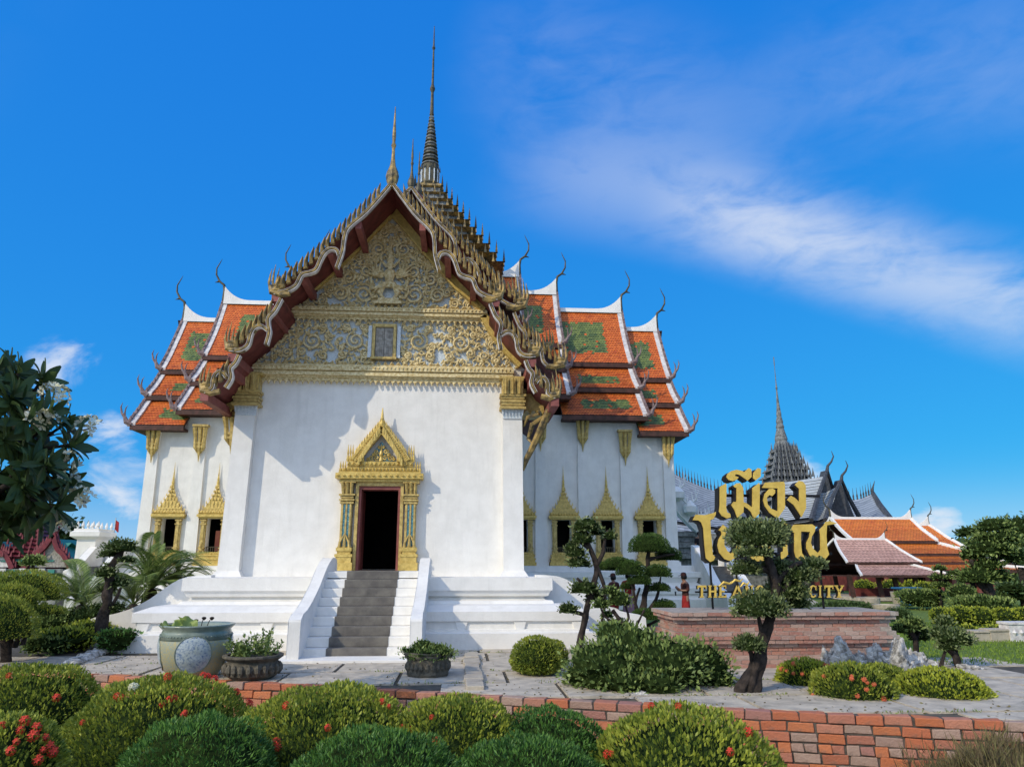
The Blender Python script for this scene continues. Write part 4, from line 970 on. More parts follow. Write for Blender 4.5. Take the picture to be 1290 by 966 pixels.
            c.tube([(xe + sx * .36 * k, 0, z + .55 * k), (xe + sx * .62 * k, 0, z + .48 * k)], [.08 * k, .01], 5)
            fin(c, 'horn_finial', horn, ro, smooth=True)
    return ro
TC = [[(0, 16.50), (.9, 14.75), (1.7, 13.55), (2.35, 12.72)], [(2.2, 12.42), (2.95, 11.6), (3.7, 10.98)], [(3.55, 10.7), (4.3, 9.95), (5.1, 9.22)]]
def shift(T_, dz, dyk=1.0): return [[(a * dyk, b + dz) for a, b in t] for t in T_]
TD = [[(a * .975, b - (1.10 if i == 0 and j == 0 else .80 if i == 0 else .75)) for j, (a, b) in enumerate(t)] for i, t in enumerate(TC)]
TB = shift(TC, 1.05); TA = shift(TC, 2.1)
for sg in (-1, 1):
    Tm = Matrix.Translation((0, 40.3, 0)) @ Matrix.Scale(sg, 4, (1, 0, 0)) if sg > 0 else Matrix.Translation((0, 40.3, 0)) @ Matrix.Diagonal((-1, 1, 1, 1))
    roof_section(temple, Tm, 0.5, 5.45, TA, 'orange_tile', 'green_tile', green=[None, None, None], back=False)
    roof_section(temple, Tm, 5.0, 7.65, TB, 'orange_tile', 'green_tile', green=[(4.9, 6.7, .25, .8), None, None], back=False)
    roof_section(temple, Tm, 7.2, 11.5, TC, 'orange_tile', 'green_tile', green=[(7.3, 10.3, .22, .8), (8.4, 10.6, .35, .75), (8.3, 10.8, .32, .72)], back=False)
    roof_section(temple, Tm, 11.1, 13.6, TD, 'orange_tile', 'green_tile', green=[(10.8, 12.9, .25, .8), (10.9, 12.6, .35, .8), (10.6, 12.5, .3, .75)], back=False)
bs = MB()                                          # plain far slopes of the wings
for sg in (-1, 1):
    for a, b, T_ in ((.5, 5.45, TA), (5, 7.65, TB), (7.2, 11.65, TC), (11.2, 13.95, TD)):
        for t in T_:
            bs.add([(sg * a, 40.3 + t[0][0], t[0][1]), (sg * b, 40.3 + t[0][0], t[0][1]), (sg * b, 40.3 + t[-1][0], t[-1][1]), (sg * a, 40.3 + t[-1][0], t[-1][1])], [(0, 1, 2, 3)])
bs.build('rear_roof', 'fascia', temple)

# central spire
sp = MB(); z = 17.2; n = 11
for i in range(n):
    t = i / (n - 1); hw = 3.5 * (1 - t) ** 1.1 + .80; hn = 3.5 * (1 - min(1, t + 1 / (n - 1))) ** 1.1 + .80; h = .70 - .14 * t
    cy = 40.3
    sp.frustum(0, cy, z, z + h * .55, hw * .86, hw * .86, hw * .82, hw * .82, mi=1)
    sp.frustum(0, cy, z + h * .55, z + h * .68, hw * .88, hw * .88, hw, hw, mi=0); sp.frustum(0, cy, z + h * .68, z + h, hw, hw, hn * .9, hn * .9, mi=0)
    m_ = max(3, int(hw / .28))
    for j in range(m_ + 1):
        u = -hw + 2 * hw * j / m_; hh = .42 if j in (0, m_) else .30
        for px_, py_ in ((u, -hw), (u, hw), (hw, u), (-hw, u)):
            sp.cone((px_, cy + py_, z + h * .6), .10, hh * 1.9, 4, mi=(j % 3 == 0) * 2)
            sp.cone((px_ * .86, cy + py_ * .86, z + .02), .06, .34, 4, mi=1 + (j % 2))
    z += h
zb = z
sp.build('spire_base', ['aged_gold', 'grey_stone', 'bronze'], temple)
s2 = MB()
s2.lathe((0, 40.3, zb), [(.70, -.2), (.74, 0), (.60, .08), (.66, .2), (.56, .35), (.58, .9), (.52, 1.3), (.50, 1.5)], 16, mi=0)
for j in range(12):
    a = 2 * math.pi * j / 12; s2.box(.56 * math.cos(a) - .03, .56 * math.cos(a) + .03, 40.3 + .56 * math.sin(a) - .03, 40.3 + .56 * math.sin(a) + .03, zb + .2, zb + 1.2, mi=1)
    s2.cone((.60 * math.cos(a), 40.3 + .60 * math.sin(a), zb + 1.15), .07, .42, 4, mi=0)
z = zb + 1.45
for i in range(16):
    t = i / 15; r_ = .50 * (1 - t) + .13 * t; h = .235
    s2.lathe((0, 40.3, z), [(r_ * .84, 0), (r_ * .84, h * .4), (r_ * 1.08, h * .55), (r_ * 1.08, h * .8), (r_ * .84, h)], 12, mi=(0 if i % 2 else 2)); z += h
s2.lathe((0, 40.3, z), [(.12, 0), (.085, 1.5), (.13, 1.62), (.17, 1.75), (.13, 1.9), (.075, 2.1), (.065, 3.6), (.05, 4.6), (.11, 4.75), (.055, 4.95), (.02, 35.75 - z)], 10, mi=0)
s2.build('spire', ['bronze', 'mosaic_white', 'grey_stone'], temple)
# twin stair flights on the ends of the wings
def end_flight(sg):
    s = MB(); x0, x1 = (14.0, 15.0) if sg > 0 else (-14.5, -13.6)
    for i in range(10): s.box(x0, x1, 32.0 + i * .34, 36.4, 1.9 * i / 10, 1.9 * (i + 1) / 10)
    o = s.build('end_steps', 'step_stone' , temple)
    for a in (x0 - .35, x1):
        pts = smooth([(31.6, .62), (32.0, .75), (32.8, .92), (33.8, 1.5), (34.8, 2.25), (35.6, 2.75), (36.2, 2.9)], 2)
        b = MB(); b.prism([(a, 31.55, -.04)] + [(a, p, q) for p, q in pts] + [(a, 36.4, -.04)], (.35, 0, 0), tris=True); b.build('balustrade', 'white_plaster', temple, bevel=.02)
    g = MB(); cx = (x0 + x1) / 2
    g.box(min(x0, sg * 13) - .1, max(x1, sg * 13) + .1, 35.9, 40, -.03, 1.93); g.build('end_landing', 'white_plaster', temple)
end_flight(1); end_flight(-1)
gt = MB()                                          # white gate pier at the head of the left flight
moulded(gt, (-15.55, -14.55, 35.6, 37.0), [(.2, 0), (.2, 1.7), (.05, 1.8), (0, 1.9), (0, 2.0), (-.08, 2.1), (-.08, 3.1), (.0, 3.15), (.16, 3.25), (.16, 3.45), (.05, 3.5), (.05, 3.6)])
gt.build('gate_pier', 'white_plaster', temple)
for i in range(5):
    for yy in (35.65, 36.95): gm = MB(); gm.lathe((-15.5 + i * .23, yy, 3.58), [(.06, 0), (.03, .06), (.08, .15), (.06, .22), (.01, .36)], 8); gm.build('pier_finial', 'white_plaster', temple)
s = MB(); s.box(-14.5, -13.0, 36.6, 37.0, -.03, 2.75); s.build('end_wall', 'white_plaster', temple)

# ------------------------------------------------------------------ clipped bushes
FL = {}
def flower_mesh(kind):
    if kind in FL: return FL[kind]
    n = 16; d = unit(RNG.normal(size=(n, 3)) + [0, 0, .9]); P = d * .04
    Q = []
    for p_, d_ in zip(P, d):
        a = unit(np.cross(d_, RNG.normal(size=3))); b = np.cross(d_, a)
        for u in (a, b, -a, -b): Q.append([p_, p_ + u * .020 + np.cross(d_, u) * .007, p_ + u * .032 + d_ * .003, p_ + u * .020 - np.cross(d_, u) * .007])
    o = quadmesh('flower_cluster', np.array(Q), np.full(len(Q), .5), 'flower_' + kind); me = o.data; bpy.data.objects.remove(o); FL[kind] = me; return me
def bush(px, top, hw, Y, label, leaf='leaf_ixora', lsize=.043, zb=LOWZ, ry=None, dens=2.0, flowers=(), aspect=.46, upw=.42, name='round_bush', group=None, lump=.045, lsc=3.0, jit=.5, rnd_fl=0, fk='red', flat=1.0, inner=.10, cat='bush'):
    """flowers: bearings where a flower head stands on the dome"""
    T_ = at(px, top, Y=Y); rx = hw * Y / FPX * 1.0; rx *= (1.07 if zb < 0 else 1.0); c = Vector((T_.x, Y, max(zb, T_.z - rx * flat * (.92 if zb < 0 else 1.0)))); rz = T_.z - c.z; ry_ = ry or rx
    o = thing(name, label, cat, (c.x, c.y, zb), group)
    if c.z > zb + .05: foliage('foliage', o, [((c.x, c.y, c.z), (rx, ry_, rz, c.z - zb))], lsize, leaf, dens, aspect, upw, jit, -.95, lump, lsc, inner, corek=.84)
    else: foliage('foliage', o, [((c.x, c.y, c.z), (rx, ry_, rz))], lsize, leaf, dens, aspect, upw, jit, -.05, lump, lsc, inner)
    def put(d, k, kind):
        ob = bpy.data.objects.new('flower_cluster', flower_mesh(kind)); link(ob, o)
        p = Vector((c.x + d.x * rx * 1.03, c.y + d.y * ry_ * 1.03, c.z + d.z * rz * 1.03)); ob.location = p - Vector((c.x, c.y, zb))
        ob.rotation_euler = d.to_track_quat('Z', 'Y').to_euler(); ob.scale = (k, k, k)
    for f in flowers:
        fx_, fy_ = f[0], f[1]; kind = f[2] if len(f) > 2 else fk
        r_ = ray(fx_, fy_); oo = Vector((CAMX, 0, CAMZ)) - c                  # where that bearing meets the dome
        A_ = (r_.x / rx) ** 2 + (r_.y / ry_) ** 2 + (r_.z / rz) ** 2; B_ = 2 * (oo.x * r_.x / rx ** 2 + oo.y * r_.y / ry_ ** 2 + oo.z * r_.z / rz ** 2)
        C_ = (oo.x / rx) ** 2 + (oo.y / ry_) ** 2 + (oo.z / rz) ** 2 - 1; dd = B_ * B_ - 4 * A_ * C_
        if dd < 0: dd = 0
        h = oo + r_ * ((-B_ - math.sqrt(dd)) / (2 * A_)); d = Vector((h.x / rx, h.y / ry_, h.z / rz)).normalized(); put(d, random.uniform(.55, .95), kind)
    for _ in range(rnd_fl):
        a = random.uniform(-math.pi, 0); e = random.uniform(.1, 1.2); put(Vector((math.cos(a) * math.cos(e), math.sin(a) * math.cos(e), math.sin(e))), random.uniform(.7, 1.1), fk)
    return o
GB = 'clipped bushes below the brick wall'
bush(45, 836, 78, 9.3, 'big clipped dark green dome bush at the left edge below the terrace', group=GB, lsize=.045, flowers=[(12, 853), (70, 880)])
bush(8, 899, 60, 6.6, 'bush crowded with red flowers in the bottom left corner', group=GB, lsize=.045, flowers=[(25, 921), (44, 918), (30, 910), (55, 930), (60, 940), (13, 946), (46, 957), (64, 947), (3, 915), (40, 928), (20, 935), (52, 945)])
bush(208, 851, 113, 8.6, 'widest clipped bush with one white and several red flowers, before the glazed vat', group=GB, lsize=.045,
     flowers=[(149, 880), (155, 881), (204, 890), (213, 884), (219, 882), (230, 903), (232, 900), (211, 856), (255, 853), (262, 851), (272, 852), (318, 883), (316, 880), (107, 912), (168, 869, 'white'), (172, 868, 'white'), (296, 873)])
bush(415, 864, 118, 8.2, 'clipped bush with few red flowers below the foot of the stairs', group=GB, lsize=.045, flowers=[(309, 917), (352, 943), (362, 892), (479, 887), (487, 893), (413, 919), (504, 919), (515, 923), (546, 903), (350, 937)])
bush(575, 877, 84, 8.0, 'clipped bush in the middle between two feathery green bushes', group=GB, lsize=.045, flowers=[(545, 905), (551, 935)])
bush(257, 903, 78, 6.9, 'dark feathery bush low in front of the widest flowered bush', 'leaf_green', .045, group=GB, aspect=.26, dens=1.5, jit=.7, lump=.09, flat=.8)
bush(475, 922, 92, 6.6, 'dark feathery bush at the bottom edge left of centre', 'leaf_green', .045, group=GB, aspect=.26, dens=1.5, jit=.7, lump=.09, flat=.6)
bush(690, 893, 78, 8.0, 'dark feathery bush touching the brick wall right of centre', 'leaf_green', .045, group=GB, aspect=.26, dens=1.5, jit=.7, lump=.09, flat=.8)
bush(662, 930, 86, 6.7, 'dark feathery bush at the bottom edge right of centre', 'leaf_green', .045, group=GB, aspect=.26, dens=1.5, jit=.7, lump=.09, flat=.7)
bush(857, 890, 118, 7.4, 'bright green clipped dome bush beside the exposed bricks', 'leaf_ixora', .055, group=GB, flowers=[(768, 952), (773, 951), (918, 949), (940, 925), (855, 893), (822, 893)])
# dry heathery clump at the right
P = at(1235, 945, Y=8.5); n = 26000
X_ = P.x + RNG.uniform(-1.3, 1.7, n); Y_ = 8.35 + RNG.normal(size=n) * .28
Z_ = LOWZ + 1.06 * np.exp(-((X_ - P.x - .2) / 1.1) ** 4) * (.8 + .35 * fbm(np.stack([X_, Y_, 0 * X_], 1), 1.6)) * RNG.random(n) ** .6
D = unit(RNG.normal(size=(n, 3)) * .38 + np.stack([(X_ - P.x) * .5, -.1 + 0 * X_, 1.0 + 0 * X_], 1))
o = quadmesh('dry_grass', leaf_quads(np.stack([X_, Y_, Z_], 1), D, .16 + .14 * RNG.random(n), np.full(n, .012)), RNG.random(n), 'dry_grass')
tag(o, 'brownish dry grass clump in the bottom right corner before the bricks', 'grass', kind='stuff')
P = np.stack([RNG.uniform(-8, 10, 9000), RNG.uniform(6.2, 12, 9000), np.full(9000, LOWZ)], 1)
o = quadmesh('lower_ground_cover', leaf_quads(P, unit(RNG.normal(size=(9000, 3)) * .5 + [0, 0, .8]), .10 + .08 * RNG.random(9000), np.full(9000, .03)), RNG.random(9000), 'leaf_dark')
tag(o, 'dark low ground cover between the foreground bushes', 'ground cover', kind='stuff')

# bushes on the terrace
bush(676, 801, 31, 14.6, 'small round yellow green bush standing alone before the podium', 'leaf_ixora', .05, zb=0, flat=.9)
bush(697, 806, 17, 15.4, 'tiny bush tucked behind the small round bush', 'leaf_ixora', .05, zb=0)
GO = 'bushes in front of the brick pedestal'
bush(1013, 829, 36, 13.2, 'orange flowered bush nearest the leaning black tree', 'leaf_lime', .055, 0, group=GO, rnd_fl=5, fk='orange', flat=.8, flowers=[(992, 845), (986, 843), (1000, 848)])
bush(1070, 835, 50, 12.0, 'widest bush sprinkled with orange flowers', 'leaf_ixora', .055, 0, group=GO, fk='orange', flat=.75,
     flowers=[(1039, 852), (1073, 852), (1092, 860), (1091, 868), (1073, 855), (1080, 876), (1026, 876), (1036, 881), (1014, 887), (1058, 890), (1064, 892), (1097, 890), (1080, 893), (1088, 856), (1100, 862), (1112, 880)])
bush(1107, 836, 34, 13.4, 'dark green bush wedged behind the flowered ones', 'leaf_ixora', .055, 0, group=GO, flat=.8)
bush(1182, 841, 54, 12.0, 'yellow green dome bush without flowers at the brick edge', 'leaf_lime', .055, 0, group=GO, flat=.72, aspect=.5)

# ------------------------------------------------------------------ trees with pruned pads
def limb(mb, pts, r0, r1, n=8, gn=.35):
    P_ = smooth([tuple(p) for p in pts], 4); k = len(P_)
    P_ = [tuple(Vector(p) + Vector((mn.noise(Vector(p) * 2.1), mn.noise(Vector(p) * 2.3 + Vector((5, 0, 0))), 0)) * r0 * gn) for p in P_]
    b0 = len(mb.v); nn_ = max(n, 12) if r0 > .08 else n
    mb.tube(P_, [(r0 + (r1 - r0) * (i / (k - 1)) ** .7) * (1 + .22 * mn.noise(Vector(P_[i]) * 5)) for i in range(k)], nn_)
    for q in range(b0, len(mb.v)):                    # fluted, knobbly bark
        i_ = min(k - 1, (q - b0) // nn_); c_ = Vector(P_[i_]); v_ = Vector(mb.v[q]); d_ = v_ - c_
        if d_.length > 1e-5:
            aa = 2 * math.pi * ((q - b0) % nn_) / nn_
            mb.v[q] = tuple(c_ + d_ * (1 + .22 * math.sin(aa * 3 + i_ * .35) * min(1, r0 / .1) + .35 * mn.noise(v_ * 7)))
def wp_(px, py, Y): return tuple(at(px, py, Y=Y))
def pad_tree(name, label, Y, trunk, limbs, pads, leaf, lsize, bark='bark', base=None, r=(.12, .06), lr=(.05, .02), dens=1.3, aspect=.5, group=None, lump=.10, jit=.6, cat='tree', upw=.35, zmin=-.45, flatk=1.0):
    """trunk/limbs: bearings (px,py[,dy]); pads: (px, py, half width px, half height px, dy)"""
    b = Vector(wp_(*trunk[0][:2], Y)); b.z = base if base is not None else b.z
    o = thing(name, label, cat, tuple(b), group)
    def W3(p): return wp_(p[0], p[1], Y + (p[2] if len(p) > 2 else 0))
    m = MB(); pts = [tuple(b - Vector((0, 0, .05)))] + [W3(p) for p in trunk[1:]]
    limb(m, pts, r[0], r[1], 9, .5); m.build('trunk', bark, o, smooth=True)
    for L in limbs:
        m = MB(); limb(m, [W3(p) for p in L], lr[0], lr[1], 7); m.build('limb', bark, o, smooth=True)
    for q in pads:
        dy = q[4] if len(q) > 4 else 0; YY = Y + dy; c = wp_(q[0], q[1], YY); s = YY / FPX
        foliage('foliage_pad', o, [(c, (q[2] * s, q[2] * s * .9, q[3] * s * flatk))], lsize, leaf, dens, aspect, upw, jit, zmin, lump, 4.0, .22, corek=.80)
    return o
# slim branching tree right of the podium
pad_tree('topiary_tree', 'slim dark trunked tree with loose leaf tufts right of the podium', 17.5,
         [(729, 815), (732, 800), (738, 770), (745, 745), (752, 715), (743, 690), (737, 672)], [[(752, 715), (760, 735), (762, 760), (757, 790)], [(752, 712), (760, 695), (762, 678), (766, 668)], [(745, 745), (735, 735), (727, 728)], [(738, 775), (728, 772), (718, 768)], [(743, 692), (735, 685), (728, 680)]],
         [(738, 664, 19, 12), (733, 679, 15, 12), (720, 690, 10, 8), (729, 710, 16, 9), (752, 670, 11, 10, .3), (768, 676, 10, 8), (736, 742, 20, 11), (752, 752, 15, 12, .2), (716, 768, 13, 9), (725, 697, 14, 9)], 'leaf_bonsai', .085, r=(.09, .05), lr=(.06, .03), base=0, dens=.7, lump=.2)
# smooth lollipop-pad tree behind it
pad_tree('topiary_tree', 'topiary tree of smooth dark green umbrellas and balls against the shaded wall', 23.0,
         [(812, 800), (808, 780), (812, 755), (815, 735), (816, 715), (818, 695)], [[(808, 780), (800, 760), (797, 740), (787, 720), (778, 714)], [(812, 775), (826, 755), (830, 740), (832, 725)], [(818, 705), (835, 700), (850, 698)], [(812, 790), (830, 780), (842, 770)], [(806, 785), (800, 765), (806, 740)]],
         [(818, 690, 26, 18), (842, 702, 17, 13, .4), (779, 712, 18, 10), (795, 720, 19, 14, -.3), (764, 716, 13, 9, .3), (829, 723, 17, 12, -.2), (805, 733, 15, 10, -.4), (830, 742, 14, 8), (836, 764, 15, 9), (812, 777, 18, 10, -.3), (790, 740, 9, 6, .2)],
         'leaf_deep', .05, r=(.12, .06), lr=(.06, .03), base=0, dens=1.5, lump=.03, jit=.3, aspect=.5, zmin=-.3)
# small twisted tufts in front
pad_tree('bonsai_tree', 'small bonsai with tufts on bare bent twigs behind the spreading shrub', 16.0,
         [(795, 812), (790, 795), (780, 780), (772, 768)], [[(790, 795), (775, 785), (762, 776), (757, 765)], [(785, 790), (792, 778), (788, 762)], [(795, 800), (806, 780), (812, 768)]],
         [(757, 762, 11, 8), (781, 757, 15, 12), (768, 745, 10, 7), (765, 775, 8, 6, .2), (776, 792, 24, 12, .2)], 'leaf_mid', .07, r=(.07, .04), lr=(.035, .02), base=0, dens=.8, lump=.2)
# big spreading shrub
o = thing('spreading_shrub', 'wide leafy spreading shrub on a short crooked trunk, left of the leaning black tree', 'shrub', tuple(at(795, 878, Z=0)))
m = MB(); Ysh = 12.9
limb(m, [wp_(793, 885, Ysh), wp_(797, 868, Ysh), wp_(785, 852, Ysh), wp_(770, 840, Ysh)], .13, .06, 8); limb(m, [wp_(797, 872, Ysh), wp_(825, 858, Ysh), wp_(860, 842, Ysh)], .10, .04, 8); m.build('trunk', 'bark', o, smooth=True)
for q in ((760, 842, 48, 34, .0), (800, 822, 46, 32, .3), (840, 838, 52, 32, -.1), (880, 842, 44, 34, .3), (775, 802, 28, 20, .5), (735, 852, 26, 18, .2), (905, 860, 22, 16, .1), (830, 862, 30, 18, -.5), (788, 858, 30, 16, -.4)):
    c = wp_(q[0], q[1], Ysh + q[4]); s = Ysh / FPX
    foliage('foliage', o, [(c, (q[2] * s, q[2] * s * .85, q[3] * s))], .085, 'leaf_mid', .85, .5, .35, .6, -.8, .16, 4.0, .25, corek=.78)
# the leaning black-trunked tree in front of the sign
pad_tree('topiary_tree', 'gnarled leaning black trunk tree with leafy pads in front of the golden sign', 12.3,
         [(945, 889), (944, 868), (950, 845), (958, 820), (966, 795), (975, 770), (978, 740), (968, 715), (960, 690)],
         [[(952, 850), (948, 835), (945, 822), (940, 815)], [(962, 808), (958, 790), (955, 775)], [(975, 760), (990, 740), (1000, 725)], [(970, 720), (950, 712), (938, 705)], [(976, 735), (996, 715), (1010, 708)]],
         [(954, 678, 39, 24), (936, 664, 18, 11, .1), (975, 668, 20, 15, .1), (950, 697, 24, 9, -.2), (940, 718, 20, 13), (958, 766, 36, 22, -.2), (944, 813, 20, 13, -.2), (1000, 725, 30, 17, .2), (1022, 712, 20, 10, .2), (990, 745, 28, 18, .2), (1004, 760, 16, 14, .3), (975, 715, 18, 12, .2)],
         'leaf_bonsai', .06, r=(.14, .055), lr=(.055, .03), base=0, dens=1.5, lump=.12)
m = MB(); limb(m, [wp_(934, 890, 12.2), wp_(936, 870, 12.25), wp_(943, 850, 12.3), wp_(947, 838, 12.3)], .12, .06, 8, 1.3); limb(m, [wp_(952, 890, 12.25), wp_(955, 868, 12.25), wp_(956, 845, 12.3), wp_(962, 815, 12.3)], .09, .05, 8, 1.3)
m.build('root_buttress', 'bark', [x for x in bpy.data.objects if x.name == 'topiary_tree.002'][0], smooth=True)
# two small bonsai by the rocks
pad_tree('bonsai_tree', 'left of two small bonsai trees by the jagged rocks', 15.5, [(1153, 822), (1152, 805), (1146, 796), (1138, 790)], [[(1152, 808), (1158, 798), (1160, 790)]],
         [(1145, 790, 20, 8), (1136, 794, 12, 7), (1158, 800, 15, 15, .3), (1150, 784, 14, 7)], 'leaf_mid', .07, r=(.06, .035), lr=(.03, .015), base=0, dens=.9, lump=.2)
pad_tree('bonsai_tree', 'right of two small bonsai trees by the lawn edge', 14.8, [(1208, 838), (1203, 825), (1196, 818), (1192, 812)], [[(1186, 840), (1189, 828), (1193, 815)], [(1206, 835), (1205, 822), (1205, 812)]],
         [(1203, 805, 23, 14), (1186, 798, 14, 10, .2), (1190, 785, 12, 9, .3), (1215, 808, 12, 10, .1), (1195, 815, 14, 7)], 'leaf_bonsai', .07, r=(.08, .05), lr=(.05, .03), base=0, dens=.9, lump=.2)

# tall wispy and round-pad trees at the right
pad_tree('topiary_tree', 'tall topiary tree at the right edge with a smooth ball on top of rough pads', 30.0,
         [(1252, 772), (1247, 760), (1248, 745), (1240, 730), (1243, 715)], [[(1247, 748), (1235, 738), (1232, 730)], [(1245, 725), (1255, 705), (1262, 690)], [(1245, 722), (1228, 712), (1222, 705)]],
         [(1252, 664, 23, 13), (1254, 678, 30, 10), (1245, 692, 32, 16), (1272, 700, 20, 14, .5), (1225, 700, 16, 11, .3), (1232, 727, 24, 15), (1256, 727, 18, 12, .2), (1243, 712, 22, 10), (1218, 730, 12, 9, .2)], 'leaf_mid', .14, r=(.22, .12), lr=(.14, .08), base=0, dens=.8, lump=.18)
pad_tree('leafy_tree', 'loose dark leafed tree filling the right edge behind the topiary', 36.0, [(1292, 765), (1290, 740), (1286, 715)], [[(1290, 735), (1280, 715), (1275, 700)]],
         [(1282, 668, 22, 18), (1290, 700, 26, 22), (1275, 742, 22, 9), (1288, 752, 18, 8), (1222, 672, 18, 9, 3), (1236, 680, 14, 10, 3), (1262, 752, 16, 7)], 'leaf_dark', .2, r=(.25, .15), base=0, dens=.7, lump=.3)
pad_tree('topiary_tree', 'slender small topiary of stacked little pads before the orange pavilion', 33.0, [(1184, 757), (1184, 740), (1185, 722), (1184, 715)], [],
         [(1184, 716, 9, 5), (1181, 727, 10, 5), (1186, 737, 11, 5), (1179, 746, 8, 4), (1195, 727, 7, 4), (1202, 722, 9, 5)], 'leaf_mid', .12, r=(.08, .05), base=0, dens=.9)
# hedges and bushes on the far lawn
for i, (px, top, hw, Y, lf, lb) in enumerate([(1186, 765, 15, 24, 'leaf_lime', 'yellow green ball bush where the path meets the lawn'), (1207, 763, 17, 24.5, 'leaf_lime', 'second lime ball bush in the row beyond the bonsai trees'), (1232, 764, 17, 24.5, 'leaf_lime', 'lime bush directly under the ball topped topiary tree'), (1262, 765, 18, 24.5, 'leaf_lime', 'lime bush right of the ball topped topiary trunk'), (1288, 765, 16, 24.5, 'leaf_lime', 'lime bush cut by the right photo edge'),
        (1252, 787, 21, 20.5, 'leaf_lime', 'loose low yellow green bush behind the white border stones'), (1218, 786, 10, 21, 'leaf_lime', 'tiny lime bush at the far left of the white border stones'), (1122, 730, 12, 51, 'leaf_lime', 'light green shrub seen through the pavilion posts'), (1150, 730, 14, 50.5, 'leaf_lime', 'light green shrub just right of the pavilion posts'), (1088, 730, 13, 51, 'leaf_lime', 'light green shrub left of the middle pavilion posts'),
        (1165, 733, 14, 38, 'leaf_lime', 'light green shrub left of the slender small topiary'), (1210, 735, 16, 36, 'leaf_mid', 'mid green shrub between the small topiary and the tall one'), (1130, 765, 16, 27, 'leaf_dark', 'dark low bush beside the stone tubs'), (1062, 757, 44, 33, 'leaf_dark', 'long dark low hedge before the brown roofed pavilion'), (1235, 750, 40, 30, 'leaf_mid', 'long low green hedge under the tall topiary crown'),
        (1160, 742, 30, 34, 'leaf_mid', 'low green hedge right of the blue table')]):
    bush(px, top, hw, Y, lb, lf, .075 if Y < 30 else .12, 0, dens=.9, flat=.62 if hw < 25 else .22, aspect=.5, lump=.1, ry=(1.2 if hw > 25 else None), group='small bushes on the far lawn')

# rocks
def rock(px, py, hw, hh, Y, label, seed, group='jagged rocks before the pedestal'):
    c = at(px, py, Z=0) if Y is None else Vector(wp_(px, py, Y)); c.z = -.05; s = c.y / FPX
    m = MB(); nu, nv = 34, 22; vs = []
    for i in range(nv + 1):
        ph = math.pi / 2 * i / nv * .98
        for j in range(nu):
            th = 2 * math.pi * j / nu; d = Vector((math.cos(ph) * math.cos(th), math.cos(ph) * math.sin(th), math.sin(ph)))
            q = 1 + .55 * mn.noise(d * 1.6 + Vector((seed, 0, 0))) + .30 * abs(mn.noise(d * 4.2 + Vector((0, seed, 0)))) + .16 * mn.noise(d * 10 + Vector((seed, seed, 0)))
            vs.append((c.x + d.x * hw * s * q, c.y + d.y * hw * s * .8 * q, c.z + d.z * hh * 1.55 * s * q))
    m.add(vs, [(i * nu + j, i * nu + (j + 1) % nu, (i + 1) * nu + (j + 1) % nu, (i + 1) * nu + j) for i in range(nv) for j in range(nu)])
    o = m.build('rock', 'rock', origin=(c.x, c.y, 0)); return tag(o, label, 'rock', group)
rock(1066, 838, 22, 23, 14.0, 'jagged pale grey rock left in the row before the pedestal', 1.3); rock(1048, 838, 14, 18, 14.2, 'small dark pitted rock at the left end of the row', 5.1)
rock(1131, 842, 21, 25, 13.9, 'tallest pointed rock in the row right of the pedestal corner', 2.7); rock(1108, 838, 17, 19, 14.2, 'low dark rock leaning on the tallest pointed rock', 8.4)
rock(1152, 842, 18, 14, 14.4, 'low pale rock under the left small bonsai', 11.9); rock(1088, 838, 15, 13, 14.3, 'flat grey rock in the gap of the row', 15.2); rock(1170, 838, 12, 6, 14.8, 'small mossy stone between the two small bonsai', 21.7); rock(1222, 847, 18, 4, 14.6, 'flat mossy stone at the lawn edge under the right bonsai', 31.7)
rock(800, 884, 16, 4, 12.2, 'flat pale stone at the foot of the spreading shrub', 41.2); rock(128, 815, 14, 5, 19.3, 'dark stone at the end of the planting bed left', 4.4)

# ------------------------------------------------------------------ glazed vat, stone bowls and what grows in them
vc = at(243, 850, Z=0); vt = thing('glazed_vat', 'large round glazed vat with blue white roundel on ochre ground left of the stairs', 'vat', tuple(vc))
k = 14.75 / FPX; Rv = 41 * k
prof = [(.60, 0), (.66, .03), (.80, .20), (.93, .45), (.985, .72), (.98, .95), (.92, 1.14), (.90, 1.20), (1.0, 1.29), (1.01, 1.33), (.93, 1.335), (.84, 1.28), (.82, 1.0)]
m = MB(); m.lathe(tuple(vc), [(a * Rv, b * Rv * 1.03) for a, b in prof[:8]], 48, mi=0); m.lathe(tuple(vc), [(a * Rv * 1.002, b * Rv * 1.03) for a, b in prof[5:]], 48, mi=1)
for sg in range(48): pass
m.build('body', ['vat_ochre', 'celadon'], vt, smooth=True)
w_ = MB(); w_.lathe((vc.x, vc.y, 1.20 * Rv * 1.02), [(.84 * Rv, 0), (.84 * Rv, .004)], 32); w_.build('water', 'dark_slate', vt)
def vat_r(z):                                        # vat radius at height z
    P_ = [(b * Rv * 1.03, a * Rv) for a, b in prof[:9]]; return float(np.interp(z, [p[0] for p in P_], [p[1] for p in P_]))
